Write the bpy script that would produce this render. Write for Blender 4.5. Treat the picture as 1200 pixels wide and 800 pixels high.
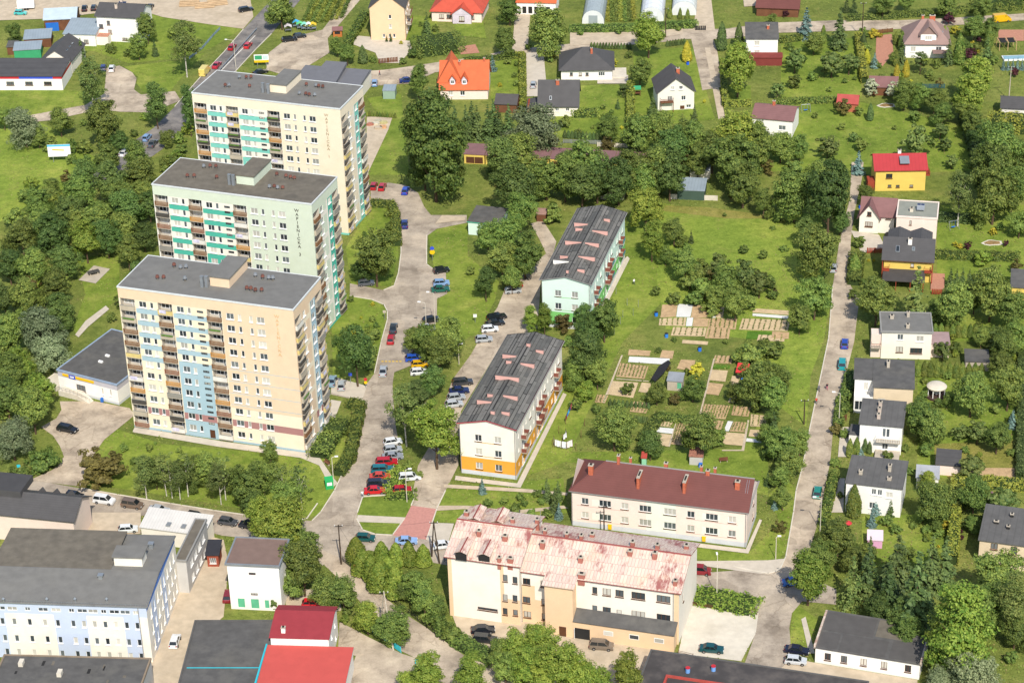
import bpy, math, random
import numpy as np
from mathutils import Vector, Matrix
random.seed(7); rng = np.random.default_rng(7)
S = bpy.context.scene; COL = S.collection
for o in list(bpy.data.objects): bpy.data.objects.remove(o)
# ------------------------------------------------------------------ camera
CF, CP, CR, CH = 2703.7, 0.5046, -0.0318, 250.0
cp, sp, cr, sr = math.cos(CP), math.sin(CP), math.cos(CR), math.sin(CR)
R0, U0, F0 = Vector((1, 0, 0)), Vector((0, sp, cp)), Vector((0, cp, -sp))
RV = cr*R0 + sr*U0; UV = -sr*R0 + cr*U0
cd = bpy.data.cameras.new('camera'); cam = bpy.data.objects.new('camera', cd); COL.objects.link(cam)
M = Matrix((RV, UV, -F0)).transposed().to_4x4(); M.translation = Vector((0, 0, CH)); cam.matrix_world = M
cd.sensor_width = 36; cd.lens = 36*CF/1200; cd.clip_start = 1; cd.clip_end = 6000
S.camera = cam
# ------------------------------------------------------------------ sky, sun, exposure
SUN_EL, SUN_AZ = math.radians(46), math.radians(9.5)          # azimuth: to the side of straight behind the camera
W = bpy.data.worlds.new('World'); S.world = W; W.use_nodes = True
nt = W.node_tree; bg = nt.nodes['Background']
sky = nt.nodes.new('ShaderNodeTexSky'); sky.sky_type = 'NISHITA'; sky.sun_disc = False
sky.sun_elevation = SUN_EL; sky.sun_rotation = math.pi - SUN_AZ
nt.links.new(sky.outputs[0], bg.inputs[0]); bg.inputs[1].default_value = 0.14
sl = bpy.data.lights.new('sun', 'SUN'); sl.energy = 4.1; sl.angle = math.radians(0.5); sl.color = (1.0, 0.95, 0.87)
so = bpy.data.objects.new('sun', sl); COL.objects.link(so)
sd = Vector((math.sin(SUN_AZ)*math.cos(SUN_EL), -math.cos(SUN_AZ)*math.cos(SUN_EL), math.sin(SUN_EL)))
so.rotation_euler = sd.to_track_quat('Z', 'Y').to_euler(); so.location = sd*600
S.view_settings.view_transform = 'Standard'; S.view_settings.look = 'None'
S.view_settings.exposure = 0.31; S.view_settings.gamma = 1.0; S.view_settings.use_curve_mapping = False
S.render.engine = 'CYCLES'
S.cycles.max_bounces = 6; S.cycles.diffuse_bounces = 3; S.cycles.transparent_max_bounces = 8
S.cycles.use_denoising = True
# ------------------------------------------------------------------ pixel helpers (photo pixels, 1200 x 800)
def ray(px, py):
    a, b = px-600, py-400
    return (F0*CF + RV*a - UV*b)
def P(px, py, z=0.0):
    d = ray(px, py); t = (z-CH)/d.z
    return Vector((d.x*t, d.y*t, z))
def scale_at(p): return CF/((p.y)*cp + (CH-p.z)*sp)           # pixels per metre
# ------------------------------------------------------------------ materials
MATS = {}
def lin(h):
    h = h.lstrip('#'); r = []
    for i in (0, 2, 4):
        c = int(h[i:i+2], 16)/255; r.append(c/12.92 if c <= 0.04045 else ((c+0.055)/1.055)**2.4)
    return tuple(r)
def N(t, ty, **kw):
    n = t.nodes.new(ty)
    for k, v in kw.items(): setattr(n, k, v)
    return n
def newmat(name, rough=0.85, spec=0.25):
    m = bpy.data.materials.new(name); m.use_nodes = True; t = m.node_tree; b = t.nodes['Principled BSDF']
    b.inputs['Roughness'].default_value = rough; b.inputs['Specular IOR Level'].default_value = spec
    MATS[name] = m
    return m, t, b
def ramp(t, stops, interp='LINEAR'):
    r = N(t, 'ShaderNodeValToRGB'); e = r.color_ramp.elements; r.color_ramp.interpolation = interp
    while len(e) < len(stops): e.new(0.5)
    for i, (p, c) in enumerate(stops): e[i].position = p; e[i].color = (*c, 1)
    return r
def mul(c, k): return tuple(min(1, x*k) for x in c)
def mat(name, hexc, rough=0.85, var=0.12, sc=0.6, fine=0.06, bump=0.0, bsc=8.0, spec=0.2, metal=0, dirt=None, dsc=0.25, damt=0.35):
    """plain weathered surface: base colour, broad and fine tone variation, optional stain colour"""
    if name in MATS: return MATS[name]
    m, t, b = newmat(name, rough, spec); c = lin(hexc); L = t.links
    tc = N(t, 'ShaderNodeTexCoord'); oi = N(t, 'ShaderNodeNewGeometry')
    n1 = N(t, 'ShaderNodeTexNoise'); n1.inputs['Scale'].default_value = sc; n1.inputs['Detail'].default_value = 5
    L.new(oi.outputs['Position'], n1.inputs['Vector'])
    r = ramp(t, [(0.3, mul(c, 1-var)), (0.7, mul(c, 1+var))]); L.new(n1.outputs[0], r.inputs[0]); out = r.outputs[0]
    n2 = N(t, 'ShaderNodeTexNoise'); n2.inputs['Scale'].default_value = 6; n2.inputs['Detail'].default_value = 2
    L.new(oi.outputs['Position'], n2.inputs['Vector'])
    r2 = ramp(t, [(0.3, (1-fine,)*3), (0.7, (1+fine if fine < .0 else 1.0,)*3)]); L.new(n2.outputs[0], r2.inputs[0])
    mx = N(t, 'ShaderNodeMix', data_type='RGBA', blend_type='MULTIPLY'); mx.inputs[0].default_value = 1
    L.new(out, mx.inputs[6]); L.new(r2.outputs[0], mx.inputs[7]); out = mx.outputs[2]
    if dirt:
        n3 = N(t, 'ShaderNodeTexNoise'); n3.inputs['Scale'].default_value = dsc; n3.inputs['Detail'].default_value = 8; n3.inputs['Roughness'].default_value = 0.65
        L.new(oi.outputs['Position'], n3.inputs['Vector'])
        r3 = ramp(t, [(0.48, (0, 0, 0)), (0.68, (damt,)*3)]); L.new(n3.outputs[0], r3.inputs[0])
        m2 = N(t, 'ShaderNodeMix', data_type='RGBA'); L.new(r3.outputs[0], m2.inputs[0]); L.new(out, m2.inputs[6])
        m2.inputs[7].default_value = (*lin(dirt), 1); out = m2.outputs[2]
    L.new(out, b.inputs['Base Color']); b.inputs['Metallic'].default_value = metal
    if bump:
        n4 = N(t, 'ShaderNodeTexNoise'); n4.inputs['Scale'].default_value = bsc; n4.inputs['Detail'].default_value = 3
        L.new(oi.outputs['Position'], n4.inputs['Vector'])
        bp = N(t, 'ShaderNodeBump'); bp.inputs['Strength'].default_value = bump; bp.inputs['Distance'].default_value = 0.3
        L.new(n4.outputs[0], bp.inputs['Height']); L.new(bp.outputs[0], b.inputs['Normal'])
    return m
def roofmat(name, hexc, rows=0.34, cols=0, contrast=0.25, rough=0.7, var=0.12, dirt=None, spec=0.25):
    """roof covering with courses following the slope (object height) and optional seams across"""
    if name in MATS: return MATS[name]
    m, t, b = newmat(name, rough, spec); c = lin(hexc); L = t.links
    tc = N(t, 'ShaderNodeTexCoord'); g = N(t, 'ShaderNodeNewGeometry')
    n1 = N(t, 'ShaderNodeTexNoise'); n1.inputs['Scale'].default_value = 0.5; n1.inputs['Detail'].default_value = 6; n1.inputs['Roughness'].default_value = .6
    L.new(g.outputs['Position'], n1.inputs['Vector'])
    r = ramp(t, [(0.3, mul(c, 1-var)), (0.7, mul(c, 1+var))]); L.new(n1.outputs[0], r.inputs[0]); out = r.outputs[0]
    if dirt:
        n3 = N(t, 'ShaderNodeTexNoise'); n3.inputs['Scale'].default_value = 0.35; n3.inputs['Detail'].default_value = 9; n3.inputs['Roughness'].default_value = 0.7
        L.new(tc.outputs['Object'], n3.inputs['Vector'])
        r3 = ramp(t, [(0.47, (0, 0, 0)), (0.62, (.6,)*3)]); L.new(n3.outputs[0], r3.inputs[0])
        m2 = N(t, 'ShaderNodeMix', data_type='RGBA'); L.new(r3.outputs[0], m2.inputs[0]); L.new(out, m2.inputs[6])
        m2.inputs[7].default_value = (*lin(dirt), 1); out = m2.outputs[2]
    sep = N(t, 'ShaderNodeSeparateXYZ'); L.new(tc.outputs['Object'], sep.inputs[0])
    hs = []
    for ax, per in (('Z', rows*0.5), ('X', cols)):
        if not per: continue
        d = N(t, 'ShaderNodeMath', operation='DIVIDE'); L.new(sep.outputs[ax], d.inputs[0]); d.inputs[1].default_value = per
        f = N(t, 'ShaderNodeMath', operation='FRACT'); L.new(d.outputs[0], f.inputs[0]); hs.append(f)
        rr = ramp(t, [(0.0, (1-contrast,)*3), (0.22, (1, 1, 1))]); L.new(f.outputs[0], rr.inputs[0])
        mx = N(t, 'ShaderNodeMix', data_type='RGBA', blend_type='MULTIPLY'); mx.inputs[0].default_value = 1
        L.new(out, mx.inputs[6]); L.new(rr.outputs[0], mx.inputs[7]); out = mx.outputs[2]
    L.new(out, b.inputs['Base Color'])
    return m
def roadmat(name, base, dk, lt):
    """asphalt laid in repaired patches, with worn lighter tracks, stains and fine cracks"""
    m, t, b = newmat(name, .92, .15); L = t.links; g = N(t, 'ShaderNodeNewGeometry')
    def nz(s, d=6, ro=.6):
        n = N(t, 'ShaderNodeTexNoise'); n.inputs['Scale'].default_value = s; n.inputs['Detail'].default_value = d; n.inputs['Roughness'].default_value = ro; L.new(g.outputs['Position'], n.inputs['Vector']); return n
    def mixc(fac, a, c, mode='MIX'):
        x = N(t, 'ShaderNodeMix', data_type='RGBA', blend_type=mode); L.new(fac, x.inputs[0]) if not isinstance(fac, float) else setattr(x.inputs[0], 'default_value', fac)
        for s, v in ((6, a), (7, c)): L.new(v, x.inputs[s]) if not isinstance(v, tuple) else setattr(x.inputs[s], 'default_value', (*v, 1))
        return x.outputs[2]
    n1 = nz(.16, 9, .68); r = ramp(t, [(.36, lin(dk)), (.5, lin(base)), (.66, lin(lt))]); L.new(n1.outputs[0], r.inputs[0]); out = r.outputs[0]
    vd = N(t, 'ShaderNodeMix', data_type='RGBA'); vd.inputs[0].default_value = .02; n0 = nz(.5, 3)
    L.new(g.outputs['Position'], vd.inputs[6]); L.new(n0.outputs[1], vd.inputs[7])
    v = N(t, 'ShaderNodeTexVoronoi'); v.inputs['Scale'].default_value = .16; v.distance = 'CHEBYCHEV'; L.new(vd.outputs[2], v.inputs['Vector'])
    rv = ramp(t, [(.0, (.8, .79, .78)), (.25, (1, 1, 1)), (.8, (1.0, 1.0, 1.0)), (1, (1.1, 1.08, 1.05))]); sp_ = N(t, 'ShaderNodeSeparateColor'); L.new(v.outputs['Color'], sp_.inputs[0]); L.new(sp_.outputs[0], rv.inputs[0]); out = mixc(1.0, out, rv.outputs[0], 'MULTIPLY')
    v2 = N(t, 'ShaderNodeTexVoronoi', feature='DISTANCE_TO_EDGE'); v2.inputs['Scale'].default_value = .22; n5 = nz(.9, 5); vm = N(t, 'ShaderNodeVectorMath', operation='MULTIPLY_ADD'); L.new(n5.outputs[1], vm.inputs[0]); vm.inputs[1].default_value = (1.6, 1.6, 0); L.new(g.outputs['Position'], vm.inputs[2]); L.new(vm.outputs[0], v2.inputs['Vector'])
    rc = ramp(t, [(.006, (.74, .72, .7)), (.022, (1, 1, 1))]); L.new(v2.outputs[0], rc.inputs[0]); n6 = nz(.07, 3); r6 = ramp(t, [(.45, (0, 0, 0)), (.6, (1, 1, 1))]); L.new(n6.outputs[0], r6.inputs[0]); out = mixc(r6.outputs[0], out, mixc(1.0, out, rc.outputs[0], 'MULTIPLY'))
    n7 = nz(3, 3); r7 = ramp(t, [(.3, (.9, .9, .9)), (.7, (1.05, 1.05, 1.05))]); L.new(n7.outputs[0], r7.inputs[0]); out = mixc(1.0, out, r7.outputs[0], 'MULTIPLY')
    n8 = nz(.45, 8, .75); r8 = ramp(t, [(.62, (0, 0, 0)), (.72, (.45,)*3)]); L.new(n8.outputs[0], r8.inputs[0]); out = mixc(r8.outputs[0], out, mul(lin(dk), .75))
    L.new(out, b.inputs['Base Color']); return m
def glassmat(name, lo, hi, cut=0.55):
    m, t, b = newmat(name, 0.12, 0.6); L = t.links
    oi = N(t, 'ShaderNodeObjectInfo'); r = ramp(t, [(0.0, lin('#2a3034')), (cut*.6, lin(lo)), (cut, lin('#646b6c')), (cut+.12, lin(hi)), (1.0, lin('#d2cdbf'))])
    L.new(oi.outputs['Random'], r.inputs[0]); L.new(r.outputs[0], b.inputs['Base Color'])
    return m
def leafmat(name, dark, light, trans=0.3, vary=0.3):
    """foliage: tone per tree (object random) and per leaf clump (noise), a little light passing through"""
    if name in MATS: return MATS[name]
    m, t, b = newmat(name, 0.6, 0.25); L = t.links
    oi = N(t, 'ShaderNodeObjectInfo'); g = N(t, 'ShaderNodeNewGeometry')
    n1 = N(t, 'ShaderNodeTexNoise'); n1.inputs['Scale'].default_value = 0.9; n1.inputs['Detail'].default_value = 4
    L.new(g.outputs['Position'], n1.inputs['Vector'])
    rp = N(t, 'ShaderNodeMath', operation='MULTIPLY_ADD'); L.new(g.outputs['Random Per Island'], rp.inputs[0]); rp.inputs[1].default_value = 0.5; rp.inputs[2].default_value = -0.25
    ad = N(t, 'ShaderNodeMath', operation='ADD'); L.new(n1.outputs[0], ad.inputs[0]); L.new(rp.outputs[0], ad.inputs[1])
    r = ramp(t, [(0.25, lin(dark)), (0.75, lin(light))]); L.new(ad.outputs[0], r.inputs[0])
    hs = N(t, 'ShaderNodeHueSaturation'); L.new(r.outputs[0], hs.inputs['Color'])
    mh = N(t, 'ShaderNodeMapRange'); L.new(oi.outputs['Random'], mh.inputs[0]); mh.inputs[3].default_value = 0.484; mh.inputs[4].default_value = 0.516
    L.new(mh.outputs[0], hs.inputs['Hue'])
    rv = N(t, 'ShaderNodeMath', operation='MULTIPLY'); L.new(oi.outputs['Random'], rv.inputs[0]); rv.inputs[1].default_value = 7.31
    rf = N(t, 'ShaderNodeMath', operation='FRACT'); L.new(rv.outputs[0], rf.inputs[0])
    mv = N(t, 'ShaderNodeMapRange'); L.new(rf.outputs[0], mv.inputs[0]); mv.inputs[3].default_value = 1-vary; mv.inputs[4].default_value = 1+vary
    L.new(mv.outputs[0], hs.inputs['Value'])
    L.new(hs.outputs[0], b.inputs['Base Color'])
    tr = N(t, 'ShaderNodeBsdfTranslucent'); L.new(hs.outputs[0], tr.inputs[0])
    ms = N(t, 'ShaderNodeMixShader'); ms.inputs[0].default_value = trans
    L.new(b.outputs[0], ms.inputs[1]); L.new(tr.outputs[0], ms.inputs[2])
    L.new(ms.outputs[0], t.nodes['Material Output'].inputs[0])
    return m
def grassmat(name, a, b_, c_, s1=0.035, s2=0.5, dry='#a89a5c', dryamt=0.4, bump=0.6):
    if name in MATS: return MATS[name]
    m, t, b = newmat(name, 0.95, 0.1); L = t.links; g = N(t, 'ShaderNodeNewGeometry')
    def nz(s, d=6, ro=.6):
        n = N(t, 'ShaderNodeTexNoise'); n.inputs['Scale'].default_value = s; n.inputs['Detail'].default_value = d; n.inputs['Roughness'].default_value = ro
        L.new(g.outputs['Position'], n.inputs['Vector']); return n
    n1 = nz(s1, 8, .65); r = ramp(t, [(0.32, lin(a)), (0.5, lin(b_)), (0.68, lin(c_))]); L.new(n1.outputs[0], r.inputs[0])
    n2 = nz(s2, 6, .7); r2 = ramp(t, [(0.28, (.56, .62, .52)), (0.5, (.92, .93, .9)), (0.7, (1.18, 1.13, 1.1))]); L.new(n2.outputs[0], r2.inputs[0])
    mx = N(t, 'ShaderNodeMix', data_type='RGBA', blend_type='MULTIPLY'); mx.inputs[0].default_value = 1
    L.new(r.outputs[0], mx.inputs[6]); L.new(r2.outputs[0], mx.inputs[7])
    n3 = nz(0.12, 9, .7); r3 = ramp(t, [(0.52, (0, 0, 0)), (0.72, (dryamt,)*3)]); L.new(n3.outputs[0], r3.inputs[0])
    m2 = N(t, 'ShaderNodeMix', data_type='RGBA'); L.new(r3.outputs[0], m2.inputs[0]); L.new(mx.outputs[2], m2.inputs[6]); m2.inputs[7].default_value = (*lin(dry), 1)
    L.new(m2.outputs[2], b.inputs['Base Color'])
    n9 = nz(1.6, 5, .75); r9 = ramp(t, [(.3, (.72, .76, .7)), (.65, (1.1, 1.08, 1.05))]); L.new(n9.outputs[0], r9.inputs[0])
    m3 = N(t, 'ShaderNodeMix', data_type='RGBA', blend_type='MULTIPLY'); m3.inputs[0].default_value = 1; L.new(m2.outputs[2], m3.inputs[6]); L.new(r9.outputs[0], m3.inputs[7]); L.new(m3.outputs[2], b.inputs['Base Color'])
    n4 = nz(2.2, 4, .7); bp = N(t, 'ShaderNodeBump'); bp.inputs['Strength'].default_value = bump; bp.inputs['Distance'].default_value = 0.5
    L.new(n4.outputs[0], bp.inputs['Height']); L.new(bp.outputs[0], b.inputs['Normal'])
    return m
# ------------------------------------------------------------------ mesh builder
class MB:
    def __init__(s): s.v = []; s.f = []; s.m = []
    def poly(s, pts, mi=0):
        i = len(s.v); s.v += [tuple(p) for p in pts]; s.f.append(tuple(range(i, i+len(pts)))); s.m.append(mi); return s
    def box(s, x0, y0, z0, x1, y1, z1, mi=0, top=None):
        i = len(s.v)
        s.v += [(x0,y0,z0),(x1,y0,z0),(x1,y1,z0),(x0,y1,z0),(x0,y0,z1),(x1,y0,z1),(x1,y1,z1),(x0,y1,z1)]
        for k, q in enumerate([(0,3,2,1),(4,5,6,7),(0,1,5,4),(1,2,6,5),(2,3,7,6),(3,0,4,7)]):
            s.f.append(tuple(i+a for a in q)); s.m.append(top if (k == 1 and top is not None) else mi)
        return s
    def prism(s, pts, dz, mi=0, side=None):
        """polygon pts (3d, counter-clockwise from above) with thickness dz below"""
        n = len(pts); i = len(s.v); s.v += [tuple(p) for p in pts]+[(p[0], p[1], p[2]-dz) for p in pts]
        s.f.append(tuple(range(i, i+n))); s.m.append(mi)
        s.f.append(tuple(range(i+2*n-1, i+n-1, -1))); s.m.append(mi if side is None else side)
        for k in range(n):
            l = (k+1) % n; s.f.append((i+k, i+n+k, i+n+l, i+l)); s.m.append(mi if side is None else side)
        return s
    def tube(s, p0, p1, r0, r1=None, n=6, mi=0, cap=True):
        r1 = r0 if r1 is None else r1; p0 = Vector(p0); p1 = Vector(p1); d = (p1-p0).normalized()
        a = d.orthogonal().normalized(); b = d.cross(a); i = len(s.v)
        for p, r in ((p0, r0), (p1, r1)):
            for k in range(n):
                t = 2*math.pi*k/n; s.v.append(tuple(p+a*(r*math.cos(t))+b*(r*math.sin(t))))
        for k in range(n):
            l = (k+1) % n; s.f.append((i+k, i+l, i+n+l, i+n+k)); s.m.append(mi)
        if cap:
            s.f.append(tuple(range(i+n-1, i-1, -1))); s.m.append(mi); s.f.append(tuple(range(i+n, i+2*n))); s.m.append(mi)
        return s
    def mesh(s, name, mats, smooth=False):
        me = bpy.data.meshes.new(name); me.from_pydata(s.v, [], s.f)
        for m in mats: me.materials.append(m)
        me.polygons.foreach_set('material_index', s.m)
        if smooth: me.polygons.foreach_set('use_smooth', [True]*len(s.f))
        me.update(); return me
    def obj(s, name, mats, parent=None, smooth=False):
        return link(name, s.mesh(name, mats if isinstance(mats, (list, tuple)) else [mats], smooth), parent)
def link(name, data, parent=None, loc=None, rz=None):
    o = bpy.data.objects.new(name, data); COL.objects.link(o)
    if parent: o.parent = parent
    if loc is not None: o.location = loc
    if rz is not None: o.rotation_euler = (0, 0, rz)
    return o
def tag(o, label, cat, group=None, kind=None):
    o['label'] = label; o['category'] = cat
    if group: o['group'] = group
    if kind: o['kind'] = kind
    return o
def struct(o, kind='structure'): o['kind'] = kind; return o
def empty(name, loc, rz=0):
    o = link(name, None, None, loc, rz); o.empty_display_size = 0.5; return o
# ------------------------------------------------------------------ surfaces
white = mat('white_plaster', '#e4ded2', var=.05, dirt='#c8bda6', damt=.3)
whitew = mat('bright_white_plaster', '#ece8df', var=.04)
frame_w = mat('white_frame', '#e9e7e2', rough=.5, var=.02, fine=.02)
frame_b = mat('brown_frame', '#5a3a28', rough=.6)
glass = glassmat('window_glass', '#474e51', '#a3a096')
glass2 = glassmat('dark_window_glass', '#2b3032', '#6b6a62', .75)
felt = roofmat('grey_roofing_felt', '#65625d', rows=0, cols=1.05, contrast=.14, var=.12, rough=.9)
felt_d = mat('dark_roofing_felt', '#5a5855', var=.16, dirt='#6b675e', dsc=.15, damt=.5)
felt_b = mat('brownish_roofing_felt', '#6d665a', var=.16, dirt='#544f48', dsc=.2, damt=.5)
felt_l = mat('plain_grey_felt', '#73716c', var=.1, dirt='#7d7a72', dsc=.12, damt=.45)
concrete = mat('concrete', '#b5aa98', var=.1, dirt='#8f8576')
concrete_l = mat('pale_concrete', '#cfc6b4', var=.08, dirt='#aaa08c')
metal = mat('galvanised_metal', '#a9adae', rough=.4, metal=.6, var=.1)
brick = mat('red_brick', '#b8664a', var=.2, sc=2)
wood = mat('brown_wood', '#6f4a34', var=.2)
dark = mat('dark_paint', '#2d2c2b', var=.1)
soil = mat('garden_soil', '#bd9f78', var=.18, sc=.9, bump=.5, dirt='#a88c66')
sand = mat('sandy_gravel', '#bfae95', var=.12, dirt='#a3937a', dsc=.12, damt=.6, bump=.2)
asph = roadmat('worn_asphalt', '#a89b8a', '#8b7f70', '#bfb09b')
asph2 = roadmat('patched_asphalt', '#b2a28d', '#8f8271', '#c7b79f')
asph_d = roadmat('grey_asphalt', '#7b7671', '#625f5c', '#948c82')
paving = mat('pale_paving', '#c3b8a6', var=.08, dirt='#a79c8a', dsc=.5)
redpave = mat('red_paving', '#b98478', var=.1, sc=2)
terr = mat('terracotta_paving', '#b27f68', var=.12, sc=2)
grass = grassmat('rough_grass', '#616d36', '#77813e', '#8c8e4d')
lawn = grassmat('mown_lawn', '#697c33', '#7c8c3a', '#909a46', dryamt=.3, bump=.4, s2=.35, s1=.06)
meadow = grassmat('bright_meadow', '#748938', '#879840', '#9ca44c', dryamt=.35, s1=.05)
dryg = grassmat('dry_grass', '#80813f', '#8f8a48', '#a3985a', dryamt=.7)
yellow = mat('yellow_paint', '#e6b91e', rough=.5, var=.04)
blue_s = mat('blue_paint', '#3c55c0', rough=.5, var=.04)
teal_s = mat('teal_paint', '#39b5c0', rough=.5, var=.05)
red_s = mat('red_paint', '#b8323a', rough=.5, var=.06)
plastic_b = mat('blue_plastic', '#2f6fc4', rough=.4)
# ------------------------------------------------------------------ ground
def ppoly(pts, z): return [P(x, y, z) for x, y in pts]
def sheet(name, pts, m, z, kind='structure'):
    mb = MB(); q = ppoly(pts, z)
    a = sum(q[i].x*q[(i+1) % len(q)].y-q[(i+1) % len(q)].x*q[i].y for i in range(len(q)))
    if a < 0: q = q[::-1]
    mb.poly(q); SHEETS.append((np.array([(v.x, v.y) for v in q]), z)); return struct(mb.obj(name, m), kind)
SHEETS = []
def gz(x, y):
    """height of the topmost ground sheet under a point"""
    z = 0.0
    for q, h in SHEETS:
        if h <= z: continue
        a, c = q, np.roll(q, -1, 0); k = (a[:, 1] > y) != (c[:, 1] > y)
        if k.any():
            xi = a[k, 0]+(y-a[k, 1])/(c[k, 1]-a[k, 1])*(c[k, 0]-a[k, 0])
            if (xi > x).sum() % 2: z = h
    return z
def kerb(pts, w=.22, h=.17, m=None, name='kerb'):
    mb = MB(); q = [P(x, y) for x, y in pts]
    for a, b in zip(q[:-1], q[1:]):
        d = (b-a); d.normalize(); n = Vector((-d.y, d.x, 0))*w/2; a2 = a-d*w*.3; b2 = b+d*w*.3
        mb.prism([a2-n+Vector((0,0,h)), b2-n+Vector((0,0,h)), b2+n+Vector((0,0,h)), a2+n+Vector((0,0,h))], h)
    return struct(mb.obj(name, m or concrete_l))
g = MB(); g.poly([(-900, -300, 0), (900, -300, 0), (900, 1900, 0), (-900, 1900, 0)]); struct(g.obj('ground', grass))
GR = """meadow|meadow|0,120 60,150 120,190 175,178 150,210 60,225 0,260
lawn|lawn|70,105 125,110 125,128 60,138 0,150 0,106
lawn|lawn|145,78 200,72 240,62 205,100 200,107 168,108 160,98 162,90
lawn|lawn|175,12 290,30 250,55 215,68 150,74 110,60 60,55
lawn|lawn|130,500 190,520 300,530 372,537 385,560 395,575 372,605 300,598 180,578 95,565 100,545
lawn|lawn|388,340 440,352 452,362 447,405 430,440 390,445
lawn|lawn|405,290 440,235 463,240 467,300 458,335 412,335
lawn|lawn|430,115 470,110 480,205 430,205 455,152
lawn|lawn|500,265 548,262 548,300 585,330 580,352 560,390 500,420 480,440 505,390 515,352
lawn|lawn|610,560 655,450 700,340 745,235 790,240 830,280 780,350 730,400 690,480 665,540
lawn|meadow|770,250 960,250 975,300 960,330 975,345 965,400 950,440 945,500 905,470 900,400 780,385 770,330
lawn|lawn|890,125 1010,120 1140,150 1145,200 1000,205 890,200
lawn|lawn|1098,240 1200,240 1200,400 1098,400
lawn|lawn|1075,430 1195,425 1195,560 1075,560
lawn|lawn|660,540 900,580 900,480 870,525 660,530
lawn|lawn|520,570 660,560 665,600 635,610 530,612 505,610
lawn|lawn|660,618 880,645 925,600 925,640 905,665 820,655 655,632
lawn|lawn|418,612 440,611 472,613 460,627 425,622
lawn|lawn|416,605 420,580 486,585 474,608
lawn|dry|770,240 830,243 900,252 905,256 850,256 800,250 775,247
lawn|dry|1095,520 1195,515 1195,560 1118,565 1095,545
lawn|lawn|640,100 738,100 735,165 640,160
lawn|lawn|742,60 812,55 838,140 745,150
lawn|lawn|850,100 880,100 880,120 850,122
lawn|lawn|915,45 1005,45 1010,115 915,118
lawn|lawn|480,18 512,20 515,55 475,50
lawn|lawn|530,30 565,20 570,45 540,42
lawn|lawn|575,70 612,66 612,120 575,115
lawn|lawn|920,560 935,575 925,640 900,580
lawn|lawn|1010,605 1115,600 1115,660 1010,665
lawn|lawn|930,705 958,725 950,765 925,755
lawn|lawn|400,500 420,500 408,540 385,545 372,538
lawn|lawn|90,300 140,300 140,350 105,372 92,395 85,385 100,345"""
GM = {'lawn': lawn, 'meadow': meadow, 'dry': dryg}
zz = 0.006
for ln in GR.split('\n'):
    n, m, p = ln.split('|'); sheet(n if m != 'meadow' else 'meadow', [tuple(map(float, q.split(','))) for q in p.split()], GM[m], zz); zz += 0.0015
PX = lambda s: [tuple(map(float, q.split(','))) for q in s.split()]
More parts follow.
